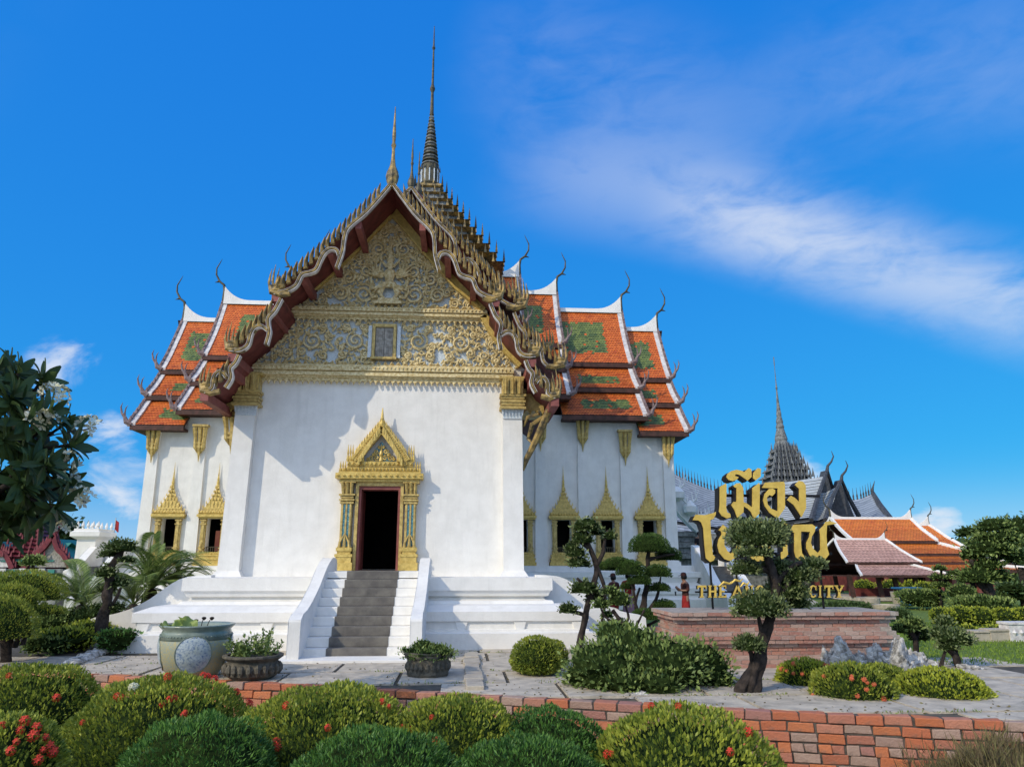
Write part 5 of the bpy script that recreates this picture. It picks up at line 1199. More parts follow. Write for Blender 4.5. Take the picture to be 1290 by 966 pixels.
for a0 in (-1.30, 1.84, .27, -2.87):
    m = MB(); rr_ = .48 * Rv; zc = .62 * Rv * 1.03; rings = 7; seg = 28; vs = [None]
    def onvat(u, v): z = zc + v; q = vat_r(z) + .006; a = a0 + u / q; return (vc.x + q * math.cos(a), vc.y + q * math.sin(a), z)
    vs = [onvat(0, 0)] + [onvat(rr_ * i / rings * math.cos(2 * math.pi * j / seg), rr_ * i / rings * math.sin(2 * math.pi * j / seg)) for i in range(1, rings + 1) for j in range(seg)]
    fs = [(0, 1 + j, 1 + (j + 1) % seg) for j in range(seg)] + [(1 + i * seg + j, 1 + (i + 1) * seg + j, 1 + (i + 1) * seg + (j + 1) % seg, 1 + i * seg + (j + 1) % seg) for i in range(rings - 1) for j in range(seg)]
    m.add(vs, fs); m.build('roundel', 'vat_blue', vt, smooth=True)
    m = MB(); m.tube([Vector(onvat(rr_ * math.cos(2 * math.pi * j / 40), rr_ * math.sin(2 * math.pi * j / 40))) for j in range(41)], .012, 5); m.build('roundel_rim', 'celadon', vt)
m = MB()
for j in range(60): a = 2 * math.pi * j / 60; q = .955 * Rv; m.lathe((vc.x + q * math.cos(a), vc.y + q * math.sin(a), 1.06 * Rv * 1.02), [(.001, -.018), (.018, 0), (.001, .018)], 5)
m.build('stud_band', 'celadon', vt)
lo = thing('lotus_plant', 'lotus with broad green leaf and dry seed pods rising from the glazed vat', 'plant', (vc.x, vc.y, .82))
def lotus_leaf(px, py, r, tilt, ang):
    p = at(px, py, Y=vc.y - .35); m = MB(); n = 22; vs = [tuple(p)]
    Mx = Matrix.Translation(p) @ Matrix.Rotation(ang, 4, 'Z') @ Matrix.Rotation(tilt, 4, 'X')
    vs = [tuple(Mx @ Vector((0, 0, -.03)))]
    for i in (1, 2, 3): vs += [tuple(Mx @ Vector((r * i / 3 * math.cos(2 * math.pi * j / n), r * i / 3 * math.sin(2 * math.pi * j / n) * .85, (i / 3) ** 2 * .05 * (1 + math.sin(j * 1.4))))) for j in range(n)]
    fs = [(0, 1 + j, 1 + (j + 1) % n) for j in range(n)] + [(1 + a * n + j, 1 + (a + 1) * n + j, 1 + (a + 1) * n + (j + 1) % n, 1 + a * n + (j + 1) % n) for a in range(2) for j in range(n)]
    m.add(vs, fs, .9); m.build('leaf', 'leaf_mid', lo, smooth=True)
    m = MB(); m.tube([tuple(p), (vc.x, vc.y, .80)], .008, 5, ); m.build('stem', 'leaf_dark', lo)
lotus_leaf(234, 789, .20, .9, .4); lotus_leaf(213, 790, .17, .2, 1.0); lotus_leaf(228, 785, .12, 1.3, -.8)
for px, py, b in ((247, 782, 0), (257, 779, .05), (267, 779, .1)):
    p = at(px, py, Y=vc.y); m = MB(); m.tube([(p.x - b, vc.y, .80), (p.x - b * .4, vc.y, p.z - .03), tuple(p)], .008, 5); m.lathe(tuple(p), [(.008, -.03), (.04, .0), (.045, .02), (.02, .035)], 8); m.build('seed_pod', 'bark', lo)
def bowl(px, py, hw, label, oct_=False):
    c = at(px, py, Z=0); s = c.y / FPX; r = hw * s; o = thing('stone_bowl', label, 'planter', tuple(c), 'stone bowls before the podium'); h = .40 if not oct_ else .42
    n = 8 if oct_ else 28; m = MB()
    P_ = [(r * .70, 0), (r * .86, h * .15), (r * .90, h * .45), (r * .82, h * .68), (r * .84, h * .75), (r * 1.0, h * .90), (r * 1.0, h), (r * .84, h), (r * .80, h * .8)] if not oct_ else [(r * .80, 0), (r * .84, h * .1), (r * .84, h * .72), (r * .92, h * .78), (r * .96, h), (r * .84, h), (r * .8, h * .8)]
    m.lathe(tuple(c), P_, n, phase=.5); m.build('bowl', 'stone_bowl', o, bevel=.006)
    m = MB()
    if oct_:
        for j in range(8):
            a = 2 * math.pi * (j + 1) / 8; q = r * .84 * math.cos(math.pi / 8)
            for u in (-.11, 0, .11):
                x = c.x + q * math.cos(a) - u * math.sin(a); y = c.y + q * math.sin(a) + u * math.cos(a); m.lathe((x, y, c.z + h * .4), [(.001, -.09), (.045, -.02), (.04, .04), (.001, .09)], 6)
    else:
        for j in range(22):
            a = 2 * math.pi * j / 22; q = r * .90; m.lathe((c.x + q * math.cos(a), c.y + q * math.sin(a), c.z + h * .40), [(.001, -.11), (.055, -.03), (.05, .05), (.001, .11)], 6)
    m.build('carved_relief', 'stone_bowl', o)
    m = MB(); m.lathe((c.x, c.y, h * .84), [(r * .84, 0), (r * .5, .03), (.01, .05)], 16); m.build('soil', 'earth', o); return c, r, h
c, r, h = bowl(317, 853, 34, 'carved round stone bowl with flared rim beside the glazed vat')
pt = thing('bowl_plant', 'leggy green plant growing in the round stone bowl', 'plant', (c.x, c.y, h * .9))
m = MB(); Q = []; 
for i in range(46):
    a = random.uniform(0, 6.28); q = r * .6 * random.random() ** .5; x, y = c.x + q * math.cos(a), c.y + q * math.sin(a); hh = random.uniform(.12, .42) * (1.0 if abs(x - c.x) < .25 else .7)
    e = (x + (x - c.x) * .6 + random.gauss(0, .05), y + (y - c.y) * .4, h * .85 + hh); m.tube([(x, y, h * .8), tuple((np.array((x, y, h * .8)) + np.array(e)) / 2 + [0, 0, .03]), e], .006, 4)
    for t in np.linspace(.35, 1.05, 9): Q.append((np.array((x, y, h * .8)) * (1 - t) + np.array(e) * t))
m.build('stems', 'leaf_dark', pt); Q = np.repeat(np.array(Q), 3, 0) + RNG.normal(size=(len(Q) * 3, 3)) * .015
quadmesh('leaves', leaf_quads(Q, unit(RNG.normal(size=Q.shape) + [0, 0, .5]), .06 + .03 * RNG.random(len(Q)), np.full(len(Q), .034)), RNG.random(len(Q)), 'leaf_mid', pt)
c, r, h = bowl(539, 850, 31, 'octagonal carved stone planter right of the stair foot', True)
pt = thing('bowl_plant', 'dense low green plant spilling over the octagonal stone planter', 'plant', (c.x, c.y, h * .9))
foliage('leaves', pt, [((c.x, c.y, h * .92), (r * 1.02, r * 1.0, .16)), ((c.x - .1, c.y, h), (r * .5, r * .5, .2))], .05, 'leaf_mid', 1.0, .5, .7, .6, -.5, .2, 5.0, .3)

# ------------------------------------------------------------------ brick pedestal and golden sign
PX0, PX1, PY0, PY1 = 6.62, 11.05, 15.05, 16.45
pd = thing('brick_pedestal', 'long moulded pedestal of weathered pale red bricks carrying the golden sign', 'pedestal', (8.8, 15.7, 0))
rr = random.Random(21)
offs = [.10, .08, .02, .0, .0, .03, .10, .12, .08, .02, .0, .02, .10, .14]
pb = []
for i in range(4):
    s = MB(); j = lambda a: a + rr.uniform(-.004, .004)
    s.box(-.137, .137, 0, .12, -.034, .034); s.v = [(j(x), y if y > .05 else j(y), j(z)) for x, y, z in s.v]; o_ = s.build('brick', 'pale_brick', bevel=.006); pb.append(o_.data); bpy.data.objects.remove(o_)
m = MB(); CH = 1.06 / 14
for i, of in enumerate(offs): m.box(PX0 - of + .012, PX1 + of - .012, PY0 - of + .012, PY1 + of, i * CH, (i + 1) * CH + (.001 if i < 13 else 0))
m.build('brick_core', 'pale_mortar', pd)
def pbrick(x, y, z, rz):
    o_ = bpy.data.objects.new('brick', pb[rr.randrange(4)]); link(o_, pd); o_.location = Vector((x, y, z)) - Vector((8.8, 15.7, 0)); o_.rotation_euler = (0, 0, rz + rr.uniform(-.008, .008))
for i, of in enumerate(offs):
    z = (i + .5) * CH; x = PX0 - of + (.14 if i % 2 else .0) + .14
    while x < PX1 + of - .13: pbrick(x, PY0 - of - rr.uniform(0, .006), z, 0); x += .292
    y = PY0 - of + (.0 if i % 2 else .14) + .14
    while y < PY1 + of - .1: pbrick(PX0 - of - rr.uniform(0, .006), y, z, -math.pi / 2); y += .292
SY = 15.75
sg_ = thing('golden_sign', 'big golden Thai letter sign with smaller THE ANCIENT CITY lettering on the brick pedestal', 'sign', (8.8, SY, 1.06))
def letter(name, polys, depth=.22):
    """polys: outlines surveyed on the sign plane"""
    m = MB()
    for P_ in polys:
        pts = [tuple(at(a, b, Y=SY)) for a, b in P_]; ar = sum(p[0] * q[2] - q[0] * p[2] for p, q in zip(pts, pts[1:] + pts[:1]))
        if ar < 0: pts = pts[::-1]
        m.prism(pts, (0, .03, 0), mi=0, tris=True)
        back = [(x - .035, SY + .031, z - .03) for x, y, z in pts]; m.prism(back, (0, depth, 0), mi=1, tris=True)
    return m.build(name, ['sign_gold', 'sign_black'], sg_)
def Zm(L, ox, oy, sc): return [(ox + a / sc, oy + b / sc) for a, b in L]
z1 = lambda L: Zm(L, 900, 580, 10.75); z2 = lambda L: Zm(L, 870, 640, 13.8); z3 = lambda L: Zm(L, 980, 640, 13.8)
letter('letter', [z1([(75, 355), (155, 308), (166, 330), (160, 640), (175, 700), (215, 720), (222, 765), (170, 782), (100, 748), (65, 690), (75, 600)])])
letter('letter', [z1([(255, 345), (300, 308), (350, 303), (392, 370), (396, 560), (440, 580), (515, 635), (518, 370), (608, 300), (616, 330), (612, 715), (540, 792), (500, 700), (450, 650), (398, 620), (395, 700), (312, 772), (280, 680), (230, 600), (262, 558), (302, 556), (303, 370), (280, 365)])])
letter('vowel_mark', [z1([(165, 225), (180, 180), (230, 140), (300, 122), (375, 138), (405, 158), (465, 100), (502, 120), (505, 220), (450, 272), (400, 235), (340, 192), (290, 182), (275, 205), (330, 225), (300, 262), (245, 277), (195, 262)]), z1([(530, 165), (590, 100), (632, 112), (627, 215), (560, 267), (525, 240)])])
letter('letter', [z1([(645, 368), (690, 297), (940, 285), (957, 320), (957, 640), (855, 785), (862, 640), (860, 375)]), z1([(740, 385), (790, 378), (825, 400), (822, 440), (785, 480), (745, 465), (712, 500), (722, 590), (770, 650), (868, 690), (856, 783), (750, 708), (688, 620), (662, 540), (684, 450)])])
letter('letter', [z1([(1092, 330), (1145, 272), (1200, 285), (1237, 335), (1243, 640), (1182, 765), (1130, 680), (1075, 600), (985, 532), (1035, 475), (1085, 500), (1152, 562), (1152, 385), (1120, 355)])])
letter('letter', [z2([(40, 205), (90, 110), (250, 118), (400, 80), (440, 62), (440, 105), (400, 182), (345, 205), (352, 400), (372, 600), (385, 800), (430, 850), (400, 910), (340, 932), (270, 870), (245, 640), (225, 350), (190, 250), (140, 212)])])
letter('letter', [z2([(490, 380), (565, 285), (618, 330), (622, 420), (590, 520), (588, 640), (640, 740), (700, 790), (800, 700), (800, 380), (860, 300), (905, 330), (900, 760), (790, 850), (690, 915), (590, 882), (500, 770), (470, 650), (490, 540), (545, 450), (530, 400)])])
letter('letter', [[(944, 664), (953, 656), (970, 658), (968, 665), (955, 667), (956, 673), (970, 678), (971, 699), (964, 706), (950, 707), (944, 699), (951, 697), (959, 699), (961, 683), (948, 678)]])
letter('letter', [z3([(20, 290), (60, 258), (160, 262), (166, 700), (178, 800), (120, 868), (60, 885), (58, 765), (98, 745), (92, 320), (60, 330)])])
letter('letter', [z3([(210, 385), (280, 285), (600, 278), (655, 320), (645, 400), (592, 490), (575, 600), (612, 700), (700, 782), (745, 720), (740, 450), (725, 370), (800, 300), (830, 238), (900, 222), (1040, 262), (970, 275), (855, 295), (845, 480), (862, 700), (892, 800), (825, 888), (780, 850), (715, 815), (650, 892), (560, 820), (500, 700), (500, 600), (550, 500), (560, 410), (405, 402), (402, 600), (420, 780), (470, 840), (470, 895), (400, 912), (320, 860), (290, 760), (290, 430)])])
# Latin line, roman capitals built from strokes (unit square letters)
GL = {'T': [(0, .84, 1, 1), (0, .70, .09, .85), (.91, .70, 1, .85), (.39, .08, .62, .85), (.27, 0, .74, .09)],
      'H': [(.08, .08, .30, .92), (.70, .08, .92, .92), (.29, .43, .71, .57), (0, 0, .38, .09), (0, .91, .38, 1), (.62, 0, 1, .09), (.62, .91, 1, 1)],
      'E': [(.12, .08, .36, .92), (0, 0, .98, .12), (0, .88, .95, 1), (.35, .44, .76, .57), (.89, .11, .98, .26), (.86, .74, .95, .89)],
      'I': [(.35, .08, .65, .92), (.15, 0, .85, .09), (.15, .91, .85, 1)]}
def latin(ch, x0, x1, yb, yt):
    def q(u, v): return (x0 + (x1 - x0) * u, yb + (yt - yb) * v)
    def rect(a, b, c, d): return [q(a, b), q(c, b), q(c, d), q(a, d)]
    if ch in GL: P_ = [rect(*r) for r in GL[ch]]
    elif ch == 'A': P_ = [[q(.04, .08), q(.20, .08), q(.52, .86), q(.62, 1), q(.44, 1)], [q(.72, .08), q(.97, .08), q(.625, 1), q(.45, 1)], rect(.27, .30, .72, .40), rect(-.04, 0, .30, .09), rect(.62, 0, 1.06, .09)]
    elif ch == 'N': P_ = [rect(.10, .08, .24, .92), rect(.80, .0, .93, .92), [q(.06, 1), q(.32, 1), q(.93, .02), q(.80, 0), q(.78, 0)], rect(0, 0, .36, .08), rect(.66, .92, 1.04, 1)]
    elif ch == 'C':
        o_ = [q(.55 + .52 * math.cos(a), .5 + .52 * math.sin(a)) for a in np.linspace(.75, 2 * math.pi - .75, 16)]; i_ = [q(.60 + .30 * math.cos(a), .5 + .40 * math.sin(a)) for a in np.linspace(2 * math.pi - .75, .75, 16)]
        P_ = [o_ + i_, rect(.86, .62, .95, .95)]
    elif ch == 'Y': P_ = [rect(.39, .08, .62, .50), [q(.39, .47), q(.60, .47), q(.26, .93), q(.04, .93)], [q(.44, .47), q(.62, .44), q(.97, .93), q(.80, .93)], rect(.27, 0, .74, .09), rect(-.04, .92, .36, 1), rect(.68, .92, 1.04, 1)]
    m = MB()
    for P__ in P_:
        pts = [tuple(at(a, b, Y=SY)) for a, b in P__]; m.prism(pts, (0, .02, 0), mi=0, tris=True)
        m.prism([(x - .012, SY + .021, z - .008) for x, y, z in pts], (0, .07, 0), mi=1, tris=True)
    m.build('latin_letter', ['sign_gold', 'sign_black'], sg_)
for ch, a, b in (('T', 879, 890), ('H', 892.5, 903.5), ('E', 905.5, 915.5), ('A', 922, 936), ('N', 938.5, 949), ('C', 952, 962), ('I', 964, 968), ('E', 970, 979), ('N', 981.5, 992), ('T', 994, 1004), ('C', 1019, 1029), ('I', 1031, 1036), ('T', 1039, 1050), ('Y', 1052, 1063)):
    latin(ch, a, b, 752.3, 737)
m = MB()
for a, b, c in ((914, 735, 9), (928, 732, 8), (938, 736, 6), (1003, 733, 8), (988, 735, 7)):
    x, y_, z = at(a, b, Y=SY); m = MB(); m.tube([(x - c * .016, SY, z - .05), (x - c * .004, SY, z + .03), (x + c * .010, SY, z), (x + c * .018, SY, z + .06)], [.012, .03, .025, .006], 6); m.build('flourish', 'sign_gold', sg_)
m = MB()
a = at(905, 624, Y=SY + .3); b = at(1040, 624, Y=SY + .3); lo_ = at(886, 697, Y=SY + .3)
m.box(a.x, b.x - .15, SY + .27, SY + .31, a.z - .03, a.z + .03); m.box(lo_.x, b.x, SY + .27, SY + .31, lo_.z - .03, lo_.z + .03)
z_ = at(880, 745, Y=SY + .3).z; m.box(at(878, 745, Y=SY).x, at(1066, 745, Y=SY).x, SY + .10, SY + .14, z_ - .018, z_ + .018)
for px in (893, 925, 965, 1000, 1030): x = at(px, 690, Y=SY + .3).x; m.box(x - .02, x + .02, SY + .275, SY + .305, 1.06, lo_.z + .5)
m.build('support_frame', 'sign_black', sg_)

# ------------------------------------------------------------------ people
def person(label, loc, rz, h=1.62, top='cloth_red', low='cloth_pink', hat='cloth_red', phone=False, dark_hair=True, skirt=False, arms='down', wide=1.0):
    o = thing('person', label, 'person', loc, None, rz); k = h / 1.62
    def skin_mesh(name, V, E_, Rr, m, root=0, par=None, sub=2):
        me = bpy.data.meshes.new(name); me.from_pydata([tuple(Vector(v) * k) for v in V], E_, []); me.materials.append(M[m]); ob = bpy.data.objects.new(name, me); link(ob, par or o)
        md = ob.modifiers.new('skin', 'SKIN'); md.use_smooth_shade = True
        for i, r_ in enumerate(Rr): me.skin_vertices[0].data[i].radius = ((r_[0] if isinstance(r_, tuple) else r_) * k, (r_[1] if isinstance(r_, tuple) else r_) * k)
        me.skin_vertices[0].data[root].use_root = True; sd_ = ob.modifiers.new('sub', 'SUBSURF'); sd_.levels = sub - 1; sd_.render_levels = sub; return ob
    V = [(0, 0, .86), (0, .01, 1.05), (0, 0, 1.25), (0, .0, 1.36), (0, -.01, 1.42), (0, -.04, 1.47), (0, -.05, 1.55)]; Rr = [(.13, .10), (.12, .09), (.13, .09), (.09, .07), (.048, .048), (.06, .075), (.07, .09)]
    E_ = [(i, i + 1) for i in range(6)]
    hands = []
    for s in (-1, 1):
        b = len(V); V += [(s * .15, 0, 1.34), (s * .185, .01, 1.10)]
        if arms == 'phone' : V += [(s * .12, -.20, 1.10), (s * .06, -.30, 1.18)]
        elif arms == 'hold' and s > 0: V += [(s * .16, -.20, 1.10), (s * .10, -.27, 1.22)]
        else: V += [(s * .20, -.04, .87), (s * .20, -.07, .76)]
        Rr += [.06, .048, .034, .028]; E_ += [(3, b), (b, b + 1), (b + 1, b + 2), (b + 2, b + 3)]
        hb = b + 3; dirv = (Vector(V[hb]) - Vector(V[hb - 1])).normalized(); sidev = Vector((s, 0, 0)).cross(dirv).normalized()
        for f in range(4):
            q = len(V); p0 = Vector(V[hb]) + dirv * .05 + sidev * (f - 1.5) * .018; V += [tuple(p0), tuple(p0 + dirv * (.045 - abs(f - 1.5) * .006) + Vector((-s * .012, 0, 0)))]; Rr += [.009, .007]; E_ += [(hb, q), (q, q + 1)]
        q = len(V); p0 = Vector(V[hb]) + sidev * .028; V += [tuple(p0), tuple(p0 + dirv * .03 + sidev * .012)]; Rr += [.011, .008]; E_ += [(hb, q), (q, q + 1)]
    for s in (-1, 1):
        b = len(V); V += [(s * .085, 0, .80), (s * .09, -.01, .46), (s * .09, .02, .08), (s * .09, -.10, .03)]; Rr += [.085, .058, .04, .035]; E_ += [(0, b), (b, b + 1), (b + 1, b + 2), (b + 2, b + 3)]
    V = [(x * wide, y, z) for x, y, z in V]
    skin_mesh('body', V, E_, Rr, 'skin')
    for s in (-1, 1):
        m = MB(); m.lathe((s * .026 * k, -.125 * k, 1.555 * k), [(.001, -.008), (.009, 0), (.001, .008)], 6); m.build('eye', 'hair', o, origin=None) if False else None
    f = MB(); f.add([(-.012, -.125, 1.52), (.012, -.125, 1.52), (0, -.155, 1.525), (0, -.13, 1.565)], [(0, 1, 2), (1, 3, 2), (0, 2, 3)])
    f.v = [tuple(Vector(v) * k) for v in f.v]; ob = f.build('nose', 'skin'); ob.parent = o
    TV = [(0, .0, .84), (0, .01, 1.02), (0, 0, 1.25), (0, 0, 1.365)]; TR = [(.165, .13), (.145, .115), (.155, .115), (.11, .085)]; TE = [(0, 1), (1, 2), (2, 3)]
    for s in (-1, 1):
        b = len(TV); TV += [(s * .16, 0, 1.33), (s * .19, .01, 1.14), (s * .195, -.02, 1.06)]; TR += [.078, .066, .062]; TE += [(3, b), (b, b + 1), (b + 1, b + 2)]
    skin_mesh('shirt', [(x * wide, y, z) for x, y, z in TV], TE, TR, top)
    m = MB()
    if skirt: m.lathe((0, 0, .12), [(.20, 0), (.185, .3), (.16, .62), (.13, .82)], 14, sy=.8); 
    else:
        for s in (-1, 1): m.lathe((s * .09, 0, .09), [(.065, 0), (.075, .35), (.10, .68), (.09, .80)], 12)
        m.lathe((0, 0, .74), [(.10, 0), (.165, .05), (.15, .2)], 12, sy=.8)
    m.v = [tuple(Vector((v[0] * wide, v[1], v[2])) * k) for v in m.v]; ob = m.build('trousers' if not skirt else 'skirt', low, None, smooth=True); ob.parent = o
    m = MB(); m.lathe((0, -.035, 1.50), [(.085, -.02), (.098, .05), (.085, .12), (.04, .15), (.005, .155)], 12, sy=1.1)
    m.v = [tuple(Vector((v[0], v[1] + .015 if v[1] < -.07 else v[1] + .02, v[2])) * k) for v in m.v]; ob = m.build('hair', 'hair', None, smooth=True); ob.parent = o
    if hat:
        m = MB(); m.lathe((0, -.03, 1.60), [(.10, 0), (.10, .05), (.07, .10), (.005, .115)], 14); m.add([(-.08, -.10, 1.605), (.08, -.10, 1.605), (.06, -.22, 1.585), (-.06, -.22, 1.585), (-.08, -.10, 1.615), (.08, -.10, 1.615), (.06, -.22, 1.595), (-.06, -.22, 1.595)], [(0, 3, 2, 1), (4, 5, 6, 7), (0, 1, 5, 4), (2, 3, 7, 6), (1, 2, 6, 5), (3, 0, 4, 7)])
        m.v = [tuple(Vector(v) * k) for v in m.v]; ob = m.build('cap', hat, None); ob.parent = o
    return o
pz = 23.9
c_ = at(864, 760, Y=26.0)
person('person in a dark red outfit and cap bent over a phone, beyond the brick pedestal', (c_.x, 26.0, 0), -1.35, 1.63, 'cloth_brown', 'cloth_red', 'cloth_brown', skirt=True, arms='phone', wide=.95)
ph = MB(); v = Vector((0, 0, 0)); a_ = at(851, 748, Y=26.0)
ph.box(a_.x - .01, a_.x + .01, 25.94, 26.06, a_.z - .05, a_.z + .09); tag(ph.build('phone', 'dark_slate', origin=tuple(a_)), 'dark phone held up by the person beyond the brick pedestal', 'phone')
c_ = at(792, 760, Y=26.0)
person('person with a red shawl and pale trousers behind the smooth padded topiary', (c_.x, 26.0, 0), 2.2, 1.66, 'cloth_red', 'cloth_pink', None, wide=1.3, skirt=True)
c_ = at(774, 760, Y=26.3)
person('person in dark red mostly hidden behind the small tufted bonsai', (c_.x, 26.3, 0), -2.6, 1.60, 'cloth_brown', 'cloth_red', 'cloth_brown', wide=1.1)
c_ = at(885, 712, Y=36.2)
person('person in black top and mauve trousers at the head of the right stair flight', (14.2, 36.6, 1.93), -.5, 1.62, 'cloth_black', 'cloth_pink', None, wide=.95)

# ------------------------------------------------------------------ grey palace hall beyond (long roofs, needle spire)
PYY = 74.0
def wx(px, Y): return at(px, 650, Y=Y).x
def wz(px, py, Y): return at(px, py, Y=Y).z
hall = thing('palace_hall', 'distant grey hall with long slate roofs and ornate grey needle spire behind the sign', 'hall', (30, PYY, 0))
def line_roof(par, pts_top, pts_bot, Yt, Yb, mt, name='roof_slope', w=.42, h=.42, trim=None, spikes_=0, thick=.25):
    """sagging roof slope hung between two surveyed lines; shingles are separate lapped courses"""
    N = len(pts_top); m = MB(); A = [at(a, b, Y=Yt(i) if callable(Yt) else Yt) for i, (a, b) in enumerate(pts_top)]; B = [at(a, b, Y=Yb(i) if callable(Yb) else Yb) for i, (a, b) in enumerate(pts_bot)]
    rows = max(4, int((A[0] - B[0]).length / h)); tot = sum((A[i + 1] - A[i]).length for i in range(N - 1)); cols = max(4, int(tot / w))
    def P(u, v):
        f = u * (N - 1); i = min(N - 2, int(f)); t = f - i; a = A[i].lerp(A[i + 1], t); b = B[i].lerp(B[i + 1], t); p = a.lerp(b, v); p.z -= .05 * (a - b).length * math.sin(math.pi * v); return p
    for r_ in range(rows):
        v0, v1 = r_ / rows, (r_ + 1.1) / rows
        for c in range(cols):
            u0, u1 = c / cols, (c + .995) / cols; dz = Vector((0, -.03, .05))
            m.add([P(u0, v0), P(u1, v0), P(u1, min(1, v1)) + dz, P(u0, min(1, v1)) + dz], [(3, 2, 1, 0)], min(1, max(0, random.gauss(.55, .2))))
    bk = MB()
    for c in range(24 * 6):
        u0, u1 = (c // 6) / 24, (c // 6 + 1) / 24; w0, w1 = (c % 6) / 6, (c % 6 + 1) / 6
        q = [P(u0, w0) + Vector((0, .05, -.12)), P(u1, w0) + Vector((0, .05, -.12)), P(u1, w1) + Vector((0, .05, -.12)), P(u0, w1) + Vector((0, .05, -.12))]; d = Vector((0, .12, -thick)); bk.add([x + Vector((0, .03, -.03)) for x in q] + [x + d for x in q], [(0, 1, 2, 3), (7, 6, 5, 4), (3, 2, 6, 7), (0, 4, 5, 1), (0, 3, 7, 4), (1, 5, 6, 2)])
    o = bk.build(name, 'dark_slate', par); t = m.build('shingles', mt, o); t['kind'] = 'stuff'
    if spikes_:
        s = MB()
        for i in range(spikes_):
            p = P(i / max(1, spikes_ - 1), 0); s.lathe(tuple(p), [(.12, -.1), (.07, .2), (.10, .35), (.04, .6), (.01, 1.25)], 5)
        s.build('ridge_spikes', 'dark_slate', o)
    return o
line_roof(hall, [(822, 578), (848, 596), (870, 607), (893, 616), (920, 622), (945, 624)], [(822, 634), (848, 638), (870, 643), (893, 648), (920, 650), (945, 652)], PYY, PYY - 4, 'grey_tile', spikes_=30)
line_roof(hall, [(822, 637), (860, 643), (900, 651), (950, 655)], [(822, 652), (860, 658), (900, 664), (950, 668)], PYY - 3.8, PYY - 5.5, 'grey_tile')
line_roof(hall, [(822, 655), (860, 661), (900, 667), (950, 671)], [(822, 676), (860, 680), (900, 684), (950, 687)], PYY - 5.3, PYY - 8, 'grey_tile')
line_roof(hall, [(822, 680), (860, 684), (900, 688), (1060, 690)], [(822, 694), (860, 698), (900, 700), (1060, 702)], PYY - 7.8, PYY - 9.5, 'grey_tile')
m = MB(); a = at(822, 700, Y=PYY - 8); b = at(1110, 700, Y=PYY - 8); m.box(a.x, b.x, PYY - 8, PYY + 8, 0, a.z + 2.0); m.build('hall_wall', 'grey_stone', hall)
# cross gables right of the spire
for (rx, ry_, ex, ey, gx0, gx1) in ((1000, 606, 1042, 592, 1010, 1040), (1040, 620, 1060, 604, 1034, 1060)):
    line_roof(hall, [(rx - 18, ry_ + 2), (rx, ry_), (ex - 4, ey + 8)], [(rx - 40, 660), (rx - 10, 656), (gx1 - 20, 652)], PYY - 8, PYY - 12, 'light_grey_tile')
    g = MB(); p0 = at(ex, ey, Y=PYY - 8.4)
    L = [at(ex - 20, 655, Y=PYY - 12.4), at(ex - 13, 630, Y=PYY - 10.4), p0]; g.tube(L, [.24, .2, .14], 5); g.build('bargeboard', 'dark_slate', hall); g = MB()
    Rr_ = [p0, at(ex + 10, 628, Y=PYY - 6), at(ex + 22, 650, Y=PYY - 5)]; g.tube(Rr_, [.14, .2, .24], 5); g.build('bargeboard', 'dark_slate', hall)
    g = MB(); g.prism([tuple(p0 + Vector((0, .3, 0))), tuple(at(ex - 16, 655, Y=PYY - 8)), tuple(at(ex + 18, 655, Y=PYY - 8))], (0, 1, 0)); g.build('gable_panel', 'dark_slate', hall)
    g = MB(); p = at(ex, ey, Y=PYY - 8.4); g.tube([p, p + Vector((.1, 0, .4)), p + Vector((.5, 0, .8)), p + Vector((.75, 0, 1.3)), p + Vector((.6, 0, 1.8))], [.16, .12, .09, .06, .02], 6); g.build('horn_finial', 'dark_slate', hall)
line_roof(hall, [(1066, 631), (1085, 628), (1098, 622)], [(1062, 668), (1085, 664), (1120, 652)], PYY, PYY - 5, 'grey_tile', spikes_=9)
g = MB(); p = at(1099, 620, Y=PYY); g.tube([p, at(1108, 636, Y=PYY - 2), at(1122, 654, Y=PYY - 5)], [.2, .3, .3], 5); g.tube([p, p + Vector((.1, 0, .5)), p + Vector((.4, 0, 1.2))], [.15, .1, .02], 5); g.build('bargeboard', 'dark_slate', hall)
for i in range(14):
    pass
SPY = PYY + 4; s = MB(); cx = at(990, 620, Y=SPY).x; base = at(990, 665, Y=SPY).z; zt = at(976, 455, Y=SPY).z
lv = [(590, 60), (598, 52), (606, 48), (612, 44)]
ZY = lambda py: at(985, py, Y=SPY).z
tiers_ = [(664, 38), (650, 37), (638, 36), (627, 35), (617, 33), (607, 29), (598, 24.5), (590, 21), (582, 18), (574, 15.5), (566, 13.5)]
px1 = SPY / FPX * .90
for (p0_, w0), (p1_, w1) in zip(tiers_, tiers_[1:]):
    z0, z1_ = ZY(p0_), ZY(p1_); a, b = w0 * px1, w1 * px1
    s.frustum(cx, SPY, z0, z0 + (z1_ - z0) * .5, a * .82, a * .82, a * .80, a * .80, 1); s.frustum(cx, SPY, z0 + (z1_ - z0) * .5, z1_, a * .98, a * .98, b * .86, b * .86, 0)
    for i in range(15):
        u = -a + 2 * a * i / 14
        s.cone((cx + u, SPY - a * .97, z0 + (z1_ - z0) * .5), .16, 1.0 if i % 3 else 1.35, 4, mi=i % 2); s.cone((cx + u * .9, SPY - a * .84, z0), .14, .8, 4, mi=(i + 1) % 2)
        if i in (0, 14): s.cone((cx + u, SPY, z0 + .3), .16, 1.2, 4)
s.build('spire_base', ['grey_stone', 'dark_slate'], hall)
